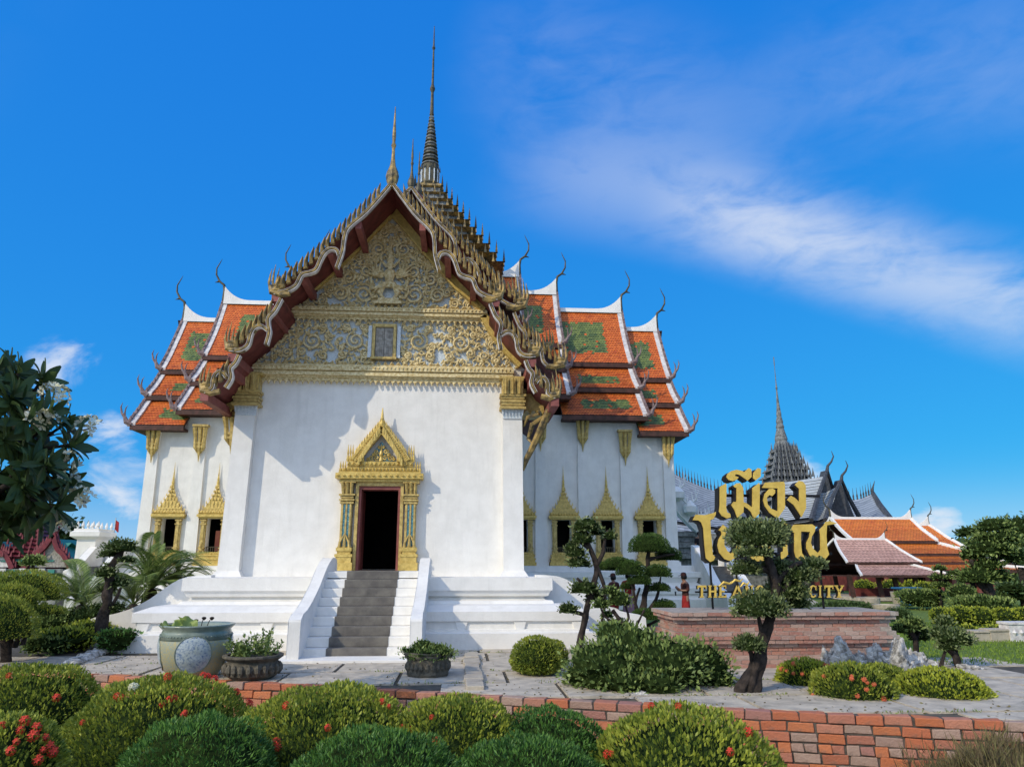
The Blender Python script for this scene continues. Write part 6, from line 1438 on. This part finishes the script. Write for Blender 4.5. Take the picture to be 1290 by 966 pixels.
s = MB(); z0 = ZY(566); L = [(15 * px1 * .8, 0), (13 * px1 * .8, ZY(560) - z0), (8.5 * px1, ZY(556) - z0), (9 * px1, ZY(553) - z0), (5.2 * px1, ZY(540) - z0), (6 * px1, ZY(538) - z0), (4.5 * px1, ZY(534) - z0), (5 * px1, ZY(531) - z0), (3.4 * px1, ZY(525) - z0), (3.6 * px1, ZY(522) - z0), (2.2 * px1, ZY(512) - z0), (1.4 * px1, ZY(500) - z0), (.9 * px1, ZY(492) - z0), (1.5 * px1, ZY(489) - z0), (.7 * px1, ZY(484) - z0), (.35 * px1, ZY(462) - z0), (.7 * px1, ZY(459) - z0), (.05, ZY(450) - z0)]
s.lathe((cx, SPY, z0), L, 12); s.build('spire', 'grey_stone', hall, smooth=False)
# white stucco naga gable left of the sign
ng = thing('naga_ornament', 'white stucco stair ornament with antlered heads between the temple corner and the sign', 'ornament', tuple(at(872, 712, Y=50)))
NY = 50
for i, (px, py, k_) in enumerate(((853, 618, 1.0), (869, 636, .9), (886, 652, .75))):
    m = MB(); p = at(px, py, Y=NY + i * .2)
    m.lathe(tuple(p), [(.1, -.75), (.5 * k_, -.5), (.55 * k_, -.1), (.3 * k_, .15), (.05, .3)], 8)
    for dx, h in ((-.55, 1.1), (-.2, .75), (.25, .9), (.6, 1.35)): m.tube([p, p + Vector((dx * .9, 0, h * .35)) * k_, p + Vector((dx * .8, 0, h)) * k_], [.12, .09, .015], 5); m.tube([p + Vector((dx * .85, 0, h * .45)) * k_, p + Vector((dx * 1.3, 0, h * .85)) * k_], [.05, .01], 4)
    m.build('naga_head', 'white_plaster', ng)
m = MB(); L = [at(a, b, Y=NY + .6) for a, b in ((846, 615), (856, 612), (866, 630), (878, 645), (892, 660), (900, 690), (892, 712), (884, 700), (880, 672), (868, 660), (858, 650), (850, 640))]
m.prism([tuple(p) for p in L], (0, .8, 0), tris=True); m.build('body', 'white_plaster', ng)
m = MB()
for i in range(5): z_ = at(868, 668 + i * 7, Y=NY + 1).z; m.box(at(850, 660, Y=NY).x, at(884 - i, 660, Y=NY).x, NY + 1 + (i % 2) * .2, NY + 3, z_ - .4, z_ - .05)
m.box(at(846, 660, Y=NY).x, at(888, 660, Y=NY).x, NY + 1.4, NY + 3.4, 0, at(868, 700, Y=NY).z); m.build('moulded_base', 'grey_stone', ng)

# ------------------------------------------------------------------ orange tiled hall and brown pavilion at the right
def pavilion(name, label, cat, Y, xl, xr, prof_px, tm, ends, hips, posts=None, zfl=0, wall=None, kk=.45, chofa=True, cap='white_plaster', body=True):
    o = thing(name, label, cat, (wx((xl + xr) / 2, Y), Y, 0))
    x0, x1 = wx(xl, Y), wx(xr, Y); tiers = []
    for t in prof_px:
        T_ = []
        for i, (py, dy) in enumerate(t): T_.append((dy, at((xl + xr) / 2, py, Y=Y - dy).z))
        if len(T_) == 2: (a, b), (c, d) = T_; T_ = [(a, b), (a + (c - a) * .45, b + (d - b) * .52), (c, d)]
        tiers.append(T_)
    roof_section(o, Matrix.Translation((0, Y, 0)), x0, x1, tiers, tm, tile=(.24, .19), ends=ends, trim=cap, edge=cap, horn='bronze', k=kk, hips=hips, back=True, name='roof', hook=False, chofa=chofa)
    return o, x0, x1, tiers
oh, x0, x1, tt = pavilion('orange_roofed_hall', 'hall with bright orange many tiered roof and white ridges right of the sign', 'hall', 58, 1046, 1147,
    [[(653, 0), (681, 3.0)], [(684, 2.8), (697, 4.6)], [(699.5, 4.4), (708, 6.0)], [(710, 5.8), (718, 7.2)]], 'bright_orange_tile', (True, True), [(0, 0), (.0, 2.2), (.0, 3.6), (.0, 5.4)], kk=.75)
m = MB(); zt = tt[-1][-1][1]; m.box(x0 + .3, x1 - .3, 52.8, 63, 0, zt); m.build('wall', 'red_wood', oh)
for i in range(9): s = MB(); x = x0 + .5 + i * (x1 + 2 - x0 - 1) / 8; s.box(x - .16, x + .16, 51.6, 51.9, 0, zt - .05); s.build('post', 'red_beam', oh)
for i in range(4): s = MB(); x = x0 + 1.6 + i * 1.9; s.box(x - .5, x + .5, 52.72, 52.79, .3, zt - .4); s.build('window', 'dark_interior', oh)
oh2, x0, x1, tt = pavilion('orange_roofed_hall', 'smaller orange gabled roof peeking out behind the right end of the big one', 'hall', 66, 1140, 1168, [[(661, 0), (693, 3.6)]], 'bright_orange_tile', (False, True), [(0, 1.2)], kk=.8)
m = MB(); m.box(x0, x1 - .2, 63.5, 68.5, 0, tt[0][-1][1]); m.build('wall', 'red_wood', oh2)
bp, x0, x1, tt = pavilion('brown_pavilion', 'open pavilion with faded brownish pink two tier roof and slanting dark posts', 'pavilion', 44, 1048, 1111,
    [[(679, 0), (708, 2.3)], [(711, 2.2), (724.5, 3.7)]], 'pink_tile', (True, True), [(.6, .7), (.6, 1.6)], kk=.42)
zt = tt[-1][-1][1]
m = MB(); m.box(x0 - .6, x1 + 1.2, 40.8, 47.2, 0, .18); m.build('floor_slab', 'pavement', bp)
for i, px in enumerate((1063, 1070, 1098, 1103, 1118, 1122, 1143)):
    x = wx(px, 41.5); s = MB(); yy = 41.3 + (i % 2) * 5.4; s.prism([(x - .10, yy, .18), (x + .12, yy, .18), (x - .02, yy, zt), (x - .22, yy, zt)], (0, .2, 0)); s.build('post', 'fascia', bp)
bt = MB(); bx_ = wx(1100, 43); bt.box(x0 + .2, x1, 42.5, 43.3, .18, .62); bt.build('bench', 'red_wood', bp)
for px, Y_, r_, h_, lb in ((1097, 33, .42, .52, 'taller pale stone tub at the near end of the dark hedge'), (1116, 31, .55, .34, 'low wide pale tub beside the taller tub'), (1136, 38, .5, .6, 'round pale tub next to the blue table')):
    c = at(px, 760, Y=Y_); m = MB(); m.lathe((c.x, Y_, 0), [(r_ * .8, 0), (r_ * .95, h_ * .6), (r_, h_), (r_ * .85, h_), (r_ * .8, h_ * .8)], 18); tag(m.build('stone_tub', 'limestone', origin=(c.x, Y_, 0)), lb, 'tub', 'stone tubs on the far lawn')
tb_ = thing('blue_table', 'small blue painted table beside the path before the orange hall', 'table', tuple(at(1147, 760, Y=37)[:2]) + (0,))
c = Vector(tb_.location); m = MB(); m.box(c.x - .75, c.x + .55, 36.7, 37.3, .78, .86); m.build('table_top', 'blue_paint', tb_)
for dx in (-.2, .35): m = MB(); m.box(c.x + dx - .22, c.x + dx + .1, 36.8, 37.2, 0, .78); m.build('leg', 'blue_paint', tb_)
for i, (px, hw_, hh_, lb) in enumerate(((1236, .30, .20, 'low grey border stone left of the carved white block on the lawn edge'), (1258, .34, .24, 'weathered border stone next to the carved white block on the lawn edge'), (1286, .42, .42, 'carved white block at the right photo edge behind the lawn'))):
    c = at(px, 806, Z=0); m = MB(); m.box(c.x - hw_, c.x + hw_, c.y - .2, c.y + .2, -.04, hh_); m.box(c.x - hw_ * 1.08, c.x + hw_ * 1.08, c.y - .23, c.y + .23, hh_, hh_ + .06)
    for j in range(4):
        if i == 2: m.lathe((c.x - hw_ * .7 + j * hw_ * .47, c.y - .2, hh_ * .5), [(.001, -.09), (.07, 0), (.001, .09)], 7)
    tag(m.build('border_stone', 'weathered_white' if i == 2 else 'limestone', origin=(c.x, c.y, 0), bevel=.015), lb, 'stone', 'border stones behind the lawn')

# ------------------------------------------------------------------ left background
RY = 62.0
rp = thing('red_shrine', 'small maroon shrine with green roofs, flame gables and gold tipped spire far left', 'shrine', tuple(at(52, 740, Y=RY)[:2]) + (0,))
cxr = at(56, 700, Y=RY).x; zz = lambda py: at(50, py, Y=RY).z; pu_ = RY / FPX
m = MB(); moulded(m, (cxr - 3.0, cxr + 2.8, RY - 3, RY + 3), [(.8, 0), (.8, .6), (.4, .7), (.4, zz(723)), (.6, zz(722)), (.6, zz(716))]); m.build('tiled_base', 'grey_stone', rp)
m = MB()
for i in range(9):
    for j in range(3): m.box(cxr - 3.2 + i * .7, cxr - 2.75 + i * .7, RY - 3.72, RY - 3.61, .5 + j * .42 + (i % 2) * .1, .75 + j * .42 + (i % 2) * .1, mi=(i + j) % 2)
m.build('glazed_blocks', ['green_roof', 'weathered_white'], rp)
m = MB(); m.box(cxr - 2.6, cxr + 2.5, RY - 2.4, RY + 2.4, zz(716), zz(700)); m.build('shrine_wall', 'maroon', rp)
for sx in (-1, 1):
    xg = cxr + sx * 2.1; m = MB(); zt, zb2 = zz(683 if sx < 0 else 680), zz(714)
    m.prism([(xg - 1.5, RY - 3.1, zb2), (xg + 1.5, RY - 3.1, zb2), (xg + .1 * sx, RY - 3.1, zt)], (0, .3, 0), mi=1); o_ = m.build('gable_panel', ['maroon', 'weathered_white' if sx < 0 else 'old_shutter'], rp)
    m = MB()
    for q in (-1, 1):
        P_ = smooth([(xg + .1 * sx, zt + .3), (xg + q * .5, zt - .7), (xg + q * 1.05, zb2 + .9), (xg + q * 1.7, zb2 - .1)], 3); board(m, P_, .34, RY - 3.4, RY - 3.05)
        for p in P_: m.cone((p[0] + q * .12, RY - 3.2, p[1] + .1), .16, .5, 4)
    m.tube([(xg + sx * .1, RY - 3.2, zt + .2), (xg + sx * .4, RY - 3.2, zt + .9), (xg + sx * .9, RY - 3.2, zt + 1.5)], [.18, .12, .03], 6); m.build('flame_gable', 'maroon', rp)
    m = MB(); m.add([(xg - 1.6, RY - 3.0, zb2), (xg - 1.6, RY + 3, zb2), (xg, RY + 3, zt), (xg, RY - 3.0, zt), (xg + 1.6, RY - 3.0, zb2), (xg + 1.6, RY + 3, zb2)], [(0, 3, 2, 1), (3, 4, 5, 2)]); m.build('green_roof', 'green_roof', rp)
m = MB(); m.add([(cxr - 1.9, RY - 1.9, zz(690)), (cxr + 2.9, RY - 1.9, zz(684)), (cxr + 2.4, RY - 3.2, zz(707)), (cxr - 1.5, RY - 3.2, zz(707)), (cxr - 1.9, RY + 3, zz(707)), (cxr + 2.9, RY + 3, zz(707))], [(0, 3, 2, 1), (0, 1, 5, 4)]); m.build('green_roof', 'green_roof', rp)
m = MB(); z = zz(704); n = 8
for i in range(n):
    hw = 1.55 * (1 - i / n) ** .85 + .25; h = (zz(664) - zz(704)) / n; m.frustum(cxr, RY - 1.6, z, z + h * .5, hw * .8, hw * .8, hw * .8, hw * .8); m.frustum(cxr, RY - 1.6, z + h * .5, z + h, hw, hw, hw * .8, hw * .8)
    for j in range(7): m.cone((cxr - hw + 2 * hw * j / 6, RY - 1.6 - hw, z + h * .5), .12, .45, 4)
    z += h
m.build('tiered_spire', 'maroon', rp)
m = MB(); m.lathe((cxr, RY - 1.6, z), [(.35, -.1), (.28, .4), (.33, .5), (.2, .9), (.22, 1.0), (.1, 1.5), (.05, zz(640) - z)], 10); m.build('spire_tip', 'limestone', rp)
fp = thing('flagpole', 'thin distant flagpole with a limp red flag left of the temple', 'flagpole', tuple(at(138, 715, Y=110)[:2]) + (0,))
p0 = Vector(fp.location); zt = at(141, 652, Y=110).z; m = MB(); m.tube([(p0.x, 110, 0), (p0.x, 110, zt)], [.10, .06], 6); m.build('pole', 'weathered_white', fp)
m = MB(); z_ = at(141, 655, Y=110).z; m.add([(p0.x + .06, 110, z_), (p0.x + .35, 110, z_ - .3), (p0.x + .4, 110.1, z_ - 1.7), (p0.x + .06, 110, z_ - 1.3), (p0.x + .06, 110.04, z_), (p0.x + .5, 110.04, z_ - .3), (p0.x + .55, 110.14, z_ - 1.7), (p0.x + .06, 110.04, z_ - 1.3)], [(0, 1, 2, 3), (7, 6, 5, 4), (0, 4, 5, 1), (1, 5, 6, 2), (2, 6, 7, 3), (3, 7, 4, 0)]); m.build('flag', 'flag_red', fp)

def crown_tree(label, px, pyb, Y, blobs, leaf='leaf_dark', lsize=.35, name='shade_tree', group=None, dens=.7):
    b = Vector((at(px, 700, Y=Y).x, Y, -.05)); o = thing(name, label, 'tree', tuple(b), group)
    m = MB(); top = at(px, blobs[0][1], Y=Y); limb(m, [tuple(b), (b.x + .2, Y, top.z * .4), tuple(top)], .4, .15, 8); m.build('trunk', 'bark', o, smooth=True)
    L = []
    for q in blobs: s = Y / FPX; c = at(q[0], q[1], Y=Y + (q[4] if len(q) > 4 else 0)); L.append((tuple(c), (q[2] * s, q[2] * s * .8, q[3] * s)))
    foliage('crown', o, L, lsize, leaf, dens, .55, .2, .8, -.9, .28, 3.0, .35, corek=.72); return o
crown_tree('dark tree mass behind the maroon shrine spire', 60, 0, 84, [(60, 665, 34, 26), (30, 680, 34, 26), (85, 680, 24, 20), (10, 660, 30, 30), (100, 695, 22, 16)], lsize=.6)
crown_tree('dark tree at the far left edge behind the frangipani', -5, 0, 76, [(-8, 640, 34, 34), (5, 690, 36, 30), (-30, 670, 40, 40)], lsize=.6)
crown_tree('low dark tree between the gate pier and the flagpole', 125, 0, 72, [(122, 696, 18, 12), (135, 705, 14, 10), (108, 700, 16, 12), (150, 708, 12, 7)], lsize=.5)
crown_tree('light green tree behind the right end of the orange hall', 1205, 0, 80, [(1200, 700, 22, 16), (1190, 712, 18, 12), (1215, 706, 16, 14), (1222, 722, 20, 14)], 'leaf_mid', .55)
crown_tree('tall dark tree behind the topiary at the right edge', 1275, 0, 70, [(1280, 690, 30, 26), (1250, 705, 28, 20), (1225, 712, 22, 14), (1300, 680, 30, 34), (1265, 725, 30, 14)], 'leaf_dark', .5)
crown_tree('broad dark tree right outside the hall end, beyond the lawn', 1320, 0, 90, [(1330, 690, 40, 34), (1360, 700, 40, 34), (1400, 690, 50, 40)], 'leaf_dark', .8)
crown_tree('dark trees seen under the orange hall eaves at its right', 1215, 0, 66, [(1215, 735, 26, 14), (1240, 738, 30, 14), (1190, 740, 20, 9), (1270, 738, 30, 14)], 'leaf_dark', .45)
n = 16000                                            # far wood that closes the horizon all round
A_ = RNG.uniform(0, 2 * math.pi, 90); bl = []
for i, a in enumerate(A_):
    rad = RNG.uniform(150, 190); x, y = rad * math.sin(a), 20 + rad * math.cos(a); bl.append(((x, y, 1.5), (RNG.uniform(9, 16), RNG.uniform(8, 12), RNG.uniform(3.5, 6.5))))
wo_ = foliage('distant_wood', None, bl, 1.4, 'leaf_dark', .45, .6, .2, .9, -.3, .25, 3.0, .3, corek=.8); tag(wo_, 'low dark wood closing the horizon beyond the gardens', 'wood', kind='stuff')

# umbrella shaped clipped tree at the left edge
pad_tree('clipped_tree', 'broad clipped tree of overlapping yellow green domes at the left edge', 17.0, [(10, 812), (8, 790), (10, 775)], [[(18, 815), (26, 795), (22, 775)], [(2, 812), (-8, 790), (-14, 770)], [(28, 812), (33, 795), (34, 778)], [(14, 815), (15, 795), (20, 770)]],
         [(26, 752, 50, 31, 1.0), (8, 772, 42, 34, .1), (-6, 798, 44, 44, -.8), (56, 772, 24, 9, .3)], 'leaf_ixora', .05, r=(.12, .08), lr=(.06, .04), base=0, dens=1.2, lump=.03, jit=.3, aspect=.4, zmin=-.12, upw=.5)
pad_tree('topiary_tree', 'dark trunked cloud topiary before the left corner of the temple', 19.5, [(126, 800), (130, 780), (135, 755), (136, 735), (140, 715), (150, 700), (155, 692)], [[(136, 740), (133, 728), (134, 722)], [(145, 705), (142, 712), (148, 708)], [(133, 770), (145, 755), (152, 740)]],
         [(153, 690, 20, 11), (138, 698, 12, 7, .1), (134, 722, 13, 10), (160, 706, 11, 5), (135, 742, 12, 6, .2), (152, 735, 13, 8, .2), (145, 765, 14, 6, .2)], 'leaf_bonsai', .085, r=(.15, .07), lr=(.06, .03), base=0, dens=.9, lump=.18)
pad_tree('ball_topiary', 'little round topiary before the maroon shrine', 34.0, [(42, 735), (42, 720), (42, 712)], [], [(42, 708, 14, 9)], 'leaf_mid', .13, r=(.08, .05), base=0, dens=1.0)
# cycads
def frond_mesh():
    Q = []; m = MB(); pts = [Vector((t, 0, .62 * math.sin(t * 1.55) - .28 * t * t)) for t in np.linspace(0, 1.3, 14)]; m.tube(pts, [.018 * (1 - i / 16) for i in range(14)], 4)
    for i in range(44):
        t = .15 + 1.12 * i / 43; p = np.array((t, 0, .62 * math.sin(t * 1.55) - .28 * t * t)); l = .26 * math.sin(math.pi * min(1, (t / 1.35)) ** .7) + .04
        for s in (-1, 1):
            d = np.array((.45, s, .25)); d /= np.linalg.norm(d); w = np.array((.022, 0, 0)); Q.append([p - w, p + d * l * .5 - w * .6 + [0, 0, .01], p + d * l, p + d * l * .5 + w * .8 + [0, 0, .01]])
    b = len(m.v)
    for q in Q: m.add(q, [(0, 1, 2, 3)], random.random())
    o = m.build('frond', 'leaf_mid'); me = o.data; bpy.data.objects.remove(o); return me
FR = frond_mesh()
def cycad(label, px, py, Y, n, k, seed, th=.5):
    c = at(px, py, Y=Y); o = thing('cycad_palm', label, 'palm', (c.x, Y, 0), 'cycad palms left of the temple'); r_ = random.Random(seed)
    m = MB(); m.lathe((c.x, Y, -.05), [(.24, 0), (.26, c.z * .4), (.22, c.z * .9), (.14, c.z + .05), (.02, c.z + .1)], 10); m.build('trunk', 'bark', o)
    for i in range(n):
        f = bpy.data.objects.new('frond', FR); link(f, o); f.location = (0, 0, c.z); s = k * r_.uniform(.8, 1.15); f.scale = (s, s, s); f.rotation_euler = (r_.uniform(-.3, .3), r_.uniform(-.95, .35), i * 2.4 + r_.uniform(-.2, .2))
cycad('larger cycad palm with arching fronds before the left wing windows', 190, 742, 22.5, 30, 1.35, 1)
cycad('second cycad half hidden behind the larger one', 222, 752, 23.5, 20, 1.1, 2)
cycad('smaller pale cycad near the left gate stairs', 104, 762, 24.0, 22, 1.2, 3)
cycad('low cycad behind the dark cloud topiary', 168, 762, 22.0, 20, .9, 4)
# planting bed
for px, py, hw, hh, Y, lf, lb in ((85, 798, 34, 9, 19.0, 'leaf_lime', 'bright yellow green ground shrub in the left planting bed'), (115, 790, 26, 9, 20.0, 'leaf_lime', 'lime shrub under the cloud topiary'), (150, 800, 22, 8, 18.6, 'leaf_green', 'low green tuft at the right end of the planting bed'), (60, 806, 24, 7, 18.4, 'leaf_mid', 'low mid green clump at the left of the planting bed'), (180, 790, 26, 12, 21.5, 'leaf_mid', 'green shrub below the larger cycad'), (125, 772, 30, 12, 23.5, 'leaf_dark', 'dark shrub filling the gap behind the cloud topiary'), (75, 778, 28, 12, 23.0, 'leaf_mid', 'mid green shrub behind the clipped dome tree')):
    bush(px, py - hh, hw, Y, lb, lf, .08, 0, dens=.8, flat=.35 if Y < 21 else .55, aspect=.5, lump=.2, jit=.6, group='planting bed shrubs left of the temple')

# ------------------------------------------------------------------ frangipani hanging in from the left
fr = thing('frangipani_tree', 'frangipani with big dark leaves and white flower clusters reaching in from the left', 'tree', (-8.6, 9.6, LOWZ))
FY = 9.6; O_ = Vector((-8.6, FY, LOWZ))
def leaf_mesh(seed):
    m = MB(); n = 8; r_ = random.Random(seed); L, Wd = .33, .115; vs = []; cv = r_.uniform(.02, .09)
    for i in range(n + 1):
        t = i / n; w = Wd / 2 * math.sin(math.pi * min(1, t * .92 + .04)) ** .8 * (.5 + .9 * t if t < .6 else 1.04); z = -cv * (t * 1.6) ** 2 * .6
        vs += [(t * L, -w, z + .012), (t * L, 0, z), (t * L, w, z + .012)]
    fs = []
    for i in range(n): a = i * 3; fs += [(a, a + 3, a + 4, a + 1), (a + 1, a + 4, a + 5, a + 2)]
    m.add(vs, fs, .3 + .6 * r_.random()); o = m.build('leaf', 'leaf_frangipani'); me = o.data; me.polygons.foreach_set('use_smooth', [True] * len(me.polygons)); bpy.data.objects.remove(o); return me
LM = [leaf_mesh(i) for i in range(5)]
m = MB(); limb(m, [tuple(O_), (-8.4, FY, 1.2), (-8.2, FY, 2.0), (-7.9, FY, 2.7)], .20, .10, 9)
m.build('trunk', 'pale_bark', fr, smooth=True)
tips = [(22, 470, 0), (52, 480, .3), (15, 500, -.3), (60, 520, -.2), (80, 535, .2), (38, 548, .4), (90, 560, 0), (20, 580, -.2), (60, 590, 0), (82, 610, .3), (36, 622, 0), (70, 640, -.2), (4, 545, .3), (8, 625, .2), (50, 655, .3), (-6, 465, 0), (5, 668, 0)]
rr = random.Random(5)
hub = Vector((-7.9, FY, 2.7))
fl_me = None
def plum():
    Q = []
    for c in range(9):
        d = unit(RNG.normal(size=3) + [0, 0, .8]); p = d * .07; a = unit(np.cross(d, RNG.normal(size=3))); b = np.cross(d, a)
        for j in range(5):
            w = 2 * math.pi * j / 5; u = a * math.cos(w) + b * math.sin(w); v = np.cross(d, u); Q.append([p, p + u * .022 + v * .013 + d * .008, p + u * .042 + d * .016, p + u * .024 - v * .012 + d * .008])
    o = quadmesh('flower_cluster', np.array(Q), np.full(len(Q), .5), 'flower_white'); me = o.data; bpy.data.objects.remove(o); return me
PM = plum(); nl = 0
vv = [np.array([v.co[:] for v in LM[i].vertices]) for i in range(5)]; ff_ = [tuple(p.vertices) for p in LM[0].polygons]; mm = MB()
for _ in range(52):
    px_, py_ = rr.uniform(-40, 62), rr.uniform(458, 650)
    if px_ > 20 + 45 * math.sin((py_ - 440) / 240 * math.pi) : continue
    t = at(px_, py_, Y=FY + rr.uniform(-.6, .9)); ax = (t - hub).normalized() + Vector((0, 0, .3)); Rm = ax.to_track_quat('Z', 'Y').to_matrix()
    for i in range(13):
        az = i * 2.4 + rr.uniform(-.2, .2); el = rr.uniform(-.25, 1.1); d = (Rm @ Vector((math.cos(az) * math.cos(el), math.sin(az) * math.cos(el), math.sin(el))) + Vector((0, 0, -.12))).normalized()
        up = (ax - d * ax.dot(d)).normalized(); yv = up.cross(d); R3 = np.array(Matrix((d, yv, up)).transposed()); V_ = vv[rr.randrange(5)] @ R3.T * rr.uniform(.75, 1.15) + np.array(t)
        mm.add(V_.tolist(), ff_, rr.random())
mm.build('inner_leaves', 'leaf_frangipani', fr)['kind'] = 'stuff'
NODES = [at(a, b, Y=FY + c) for a, b, c in ((-25, 640, 0), (-12, 560, .2), (12, 610, -.1), (28, 560, .1), (-2, 510, 0), (35, 620, .2), (22, 510, .1))]
for a, b, r0, r1 in ((hub, NODES[0], .075, .06), (NODES[0], NODES[1], .055, .045), (NODES[0], NODES[2], .05, .04), (NODES[1], NODES[4], .04, .03), (NODES[1], NODES[3], .04, .03), (NODES[2], NODES[5], .04, .03), (NODES[4], NODES[6], .03, .025)):
    m = MB(); limb(m, [tuple(a), tuple(a.lerp(b, .5) + Vector((.04, 0, .07))), tuple(b)], r0, r1, 8, .4); m.build('branch', 'bark', fr, smooth=True)
def nearest(t): return min(NODES, key=lambda n: (n - t).length)
for (px, py, dy) in tips:
    t = at(px, py, Y=FY + dy); ax = (t - hub).normalized(); ax = (ax + Vector((.1, 0, .25))).normalized()
    m = MB(); nd_ = nearest(t); md_ = nd_.lerp(t, .5) + Vector((0, rr.uniform(-.06, .06), -.05)); limb(m, [tuple(nd_), tuple(md_), tuple(t)], .028, .018, 6, .3); m.build('branch', 'bark', fr, smooth=True)
    Rm = ax.to_track_quat('Z', 'Y').to_matrix()
    for i in range(16):
        az = i * 2.4 + rr.uniform(-.2, .2); el = rr.uniform(-.25, 1.0) if i > 4 else rr.uniform(.8, 1.3); d = Rm @ Vector((math.cos(az) * math.cos(el), math.sin(az) * math.cos(el), math.sin(el)))
        d = (d + Vector((0, 0, -.10))).normalized(); o = bpy.data.objects.new('leaf', LM[rr.randrange(5)]); link(o, fr); o.location = t - ax * rr.uniform(0, .08) - O_
        up = (ax - d * ax.dot(d)).normalized(); yv = up.cross(d); o.rotation_euler = Matrix((d, yv, up)).transposed().to_euler(); k_ = rr.uniform(.75, 1.2); o.scale = (k_, k_, k_); nl += 1
for px, py, d in ((64, 495, .2), (44, 530, -.3), (112, 540, .1), (96, 598, .2), (108, 632, 0), (80, 668, .2), (86, 580, -.1), (75, 600, .1), (58, 532, -.2), (30, 600, .4), (100, 628, .1), (70, 500, .1)):
    t = at(px, py, Y=FY + d); o = bpy.data.objects.new('flower_cluster', PM); link(o, fr); o.location = t - O_; o.rotation_euler = (rr.uniform(-.6, .6), rr.uniform(-.6, .6), rr.uniform(0, 6)); k_ = rr.uniform(1.5, 2.1); o.scale = (k_,) * 3
    m = MB(); e = nearest(t); m.tube([tuple(e), tuple(e.lerp(t, .5) + Vector((0, 0, .03))), tuple(t)], .008, 4); m.build('flower_stalk', 'pale_bark', fr)
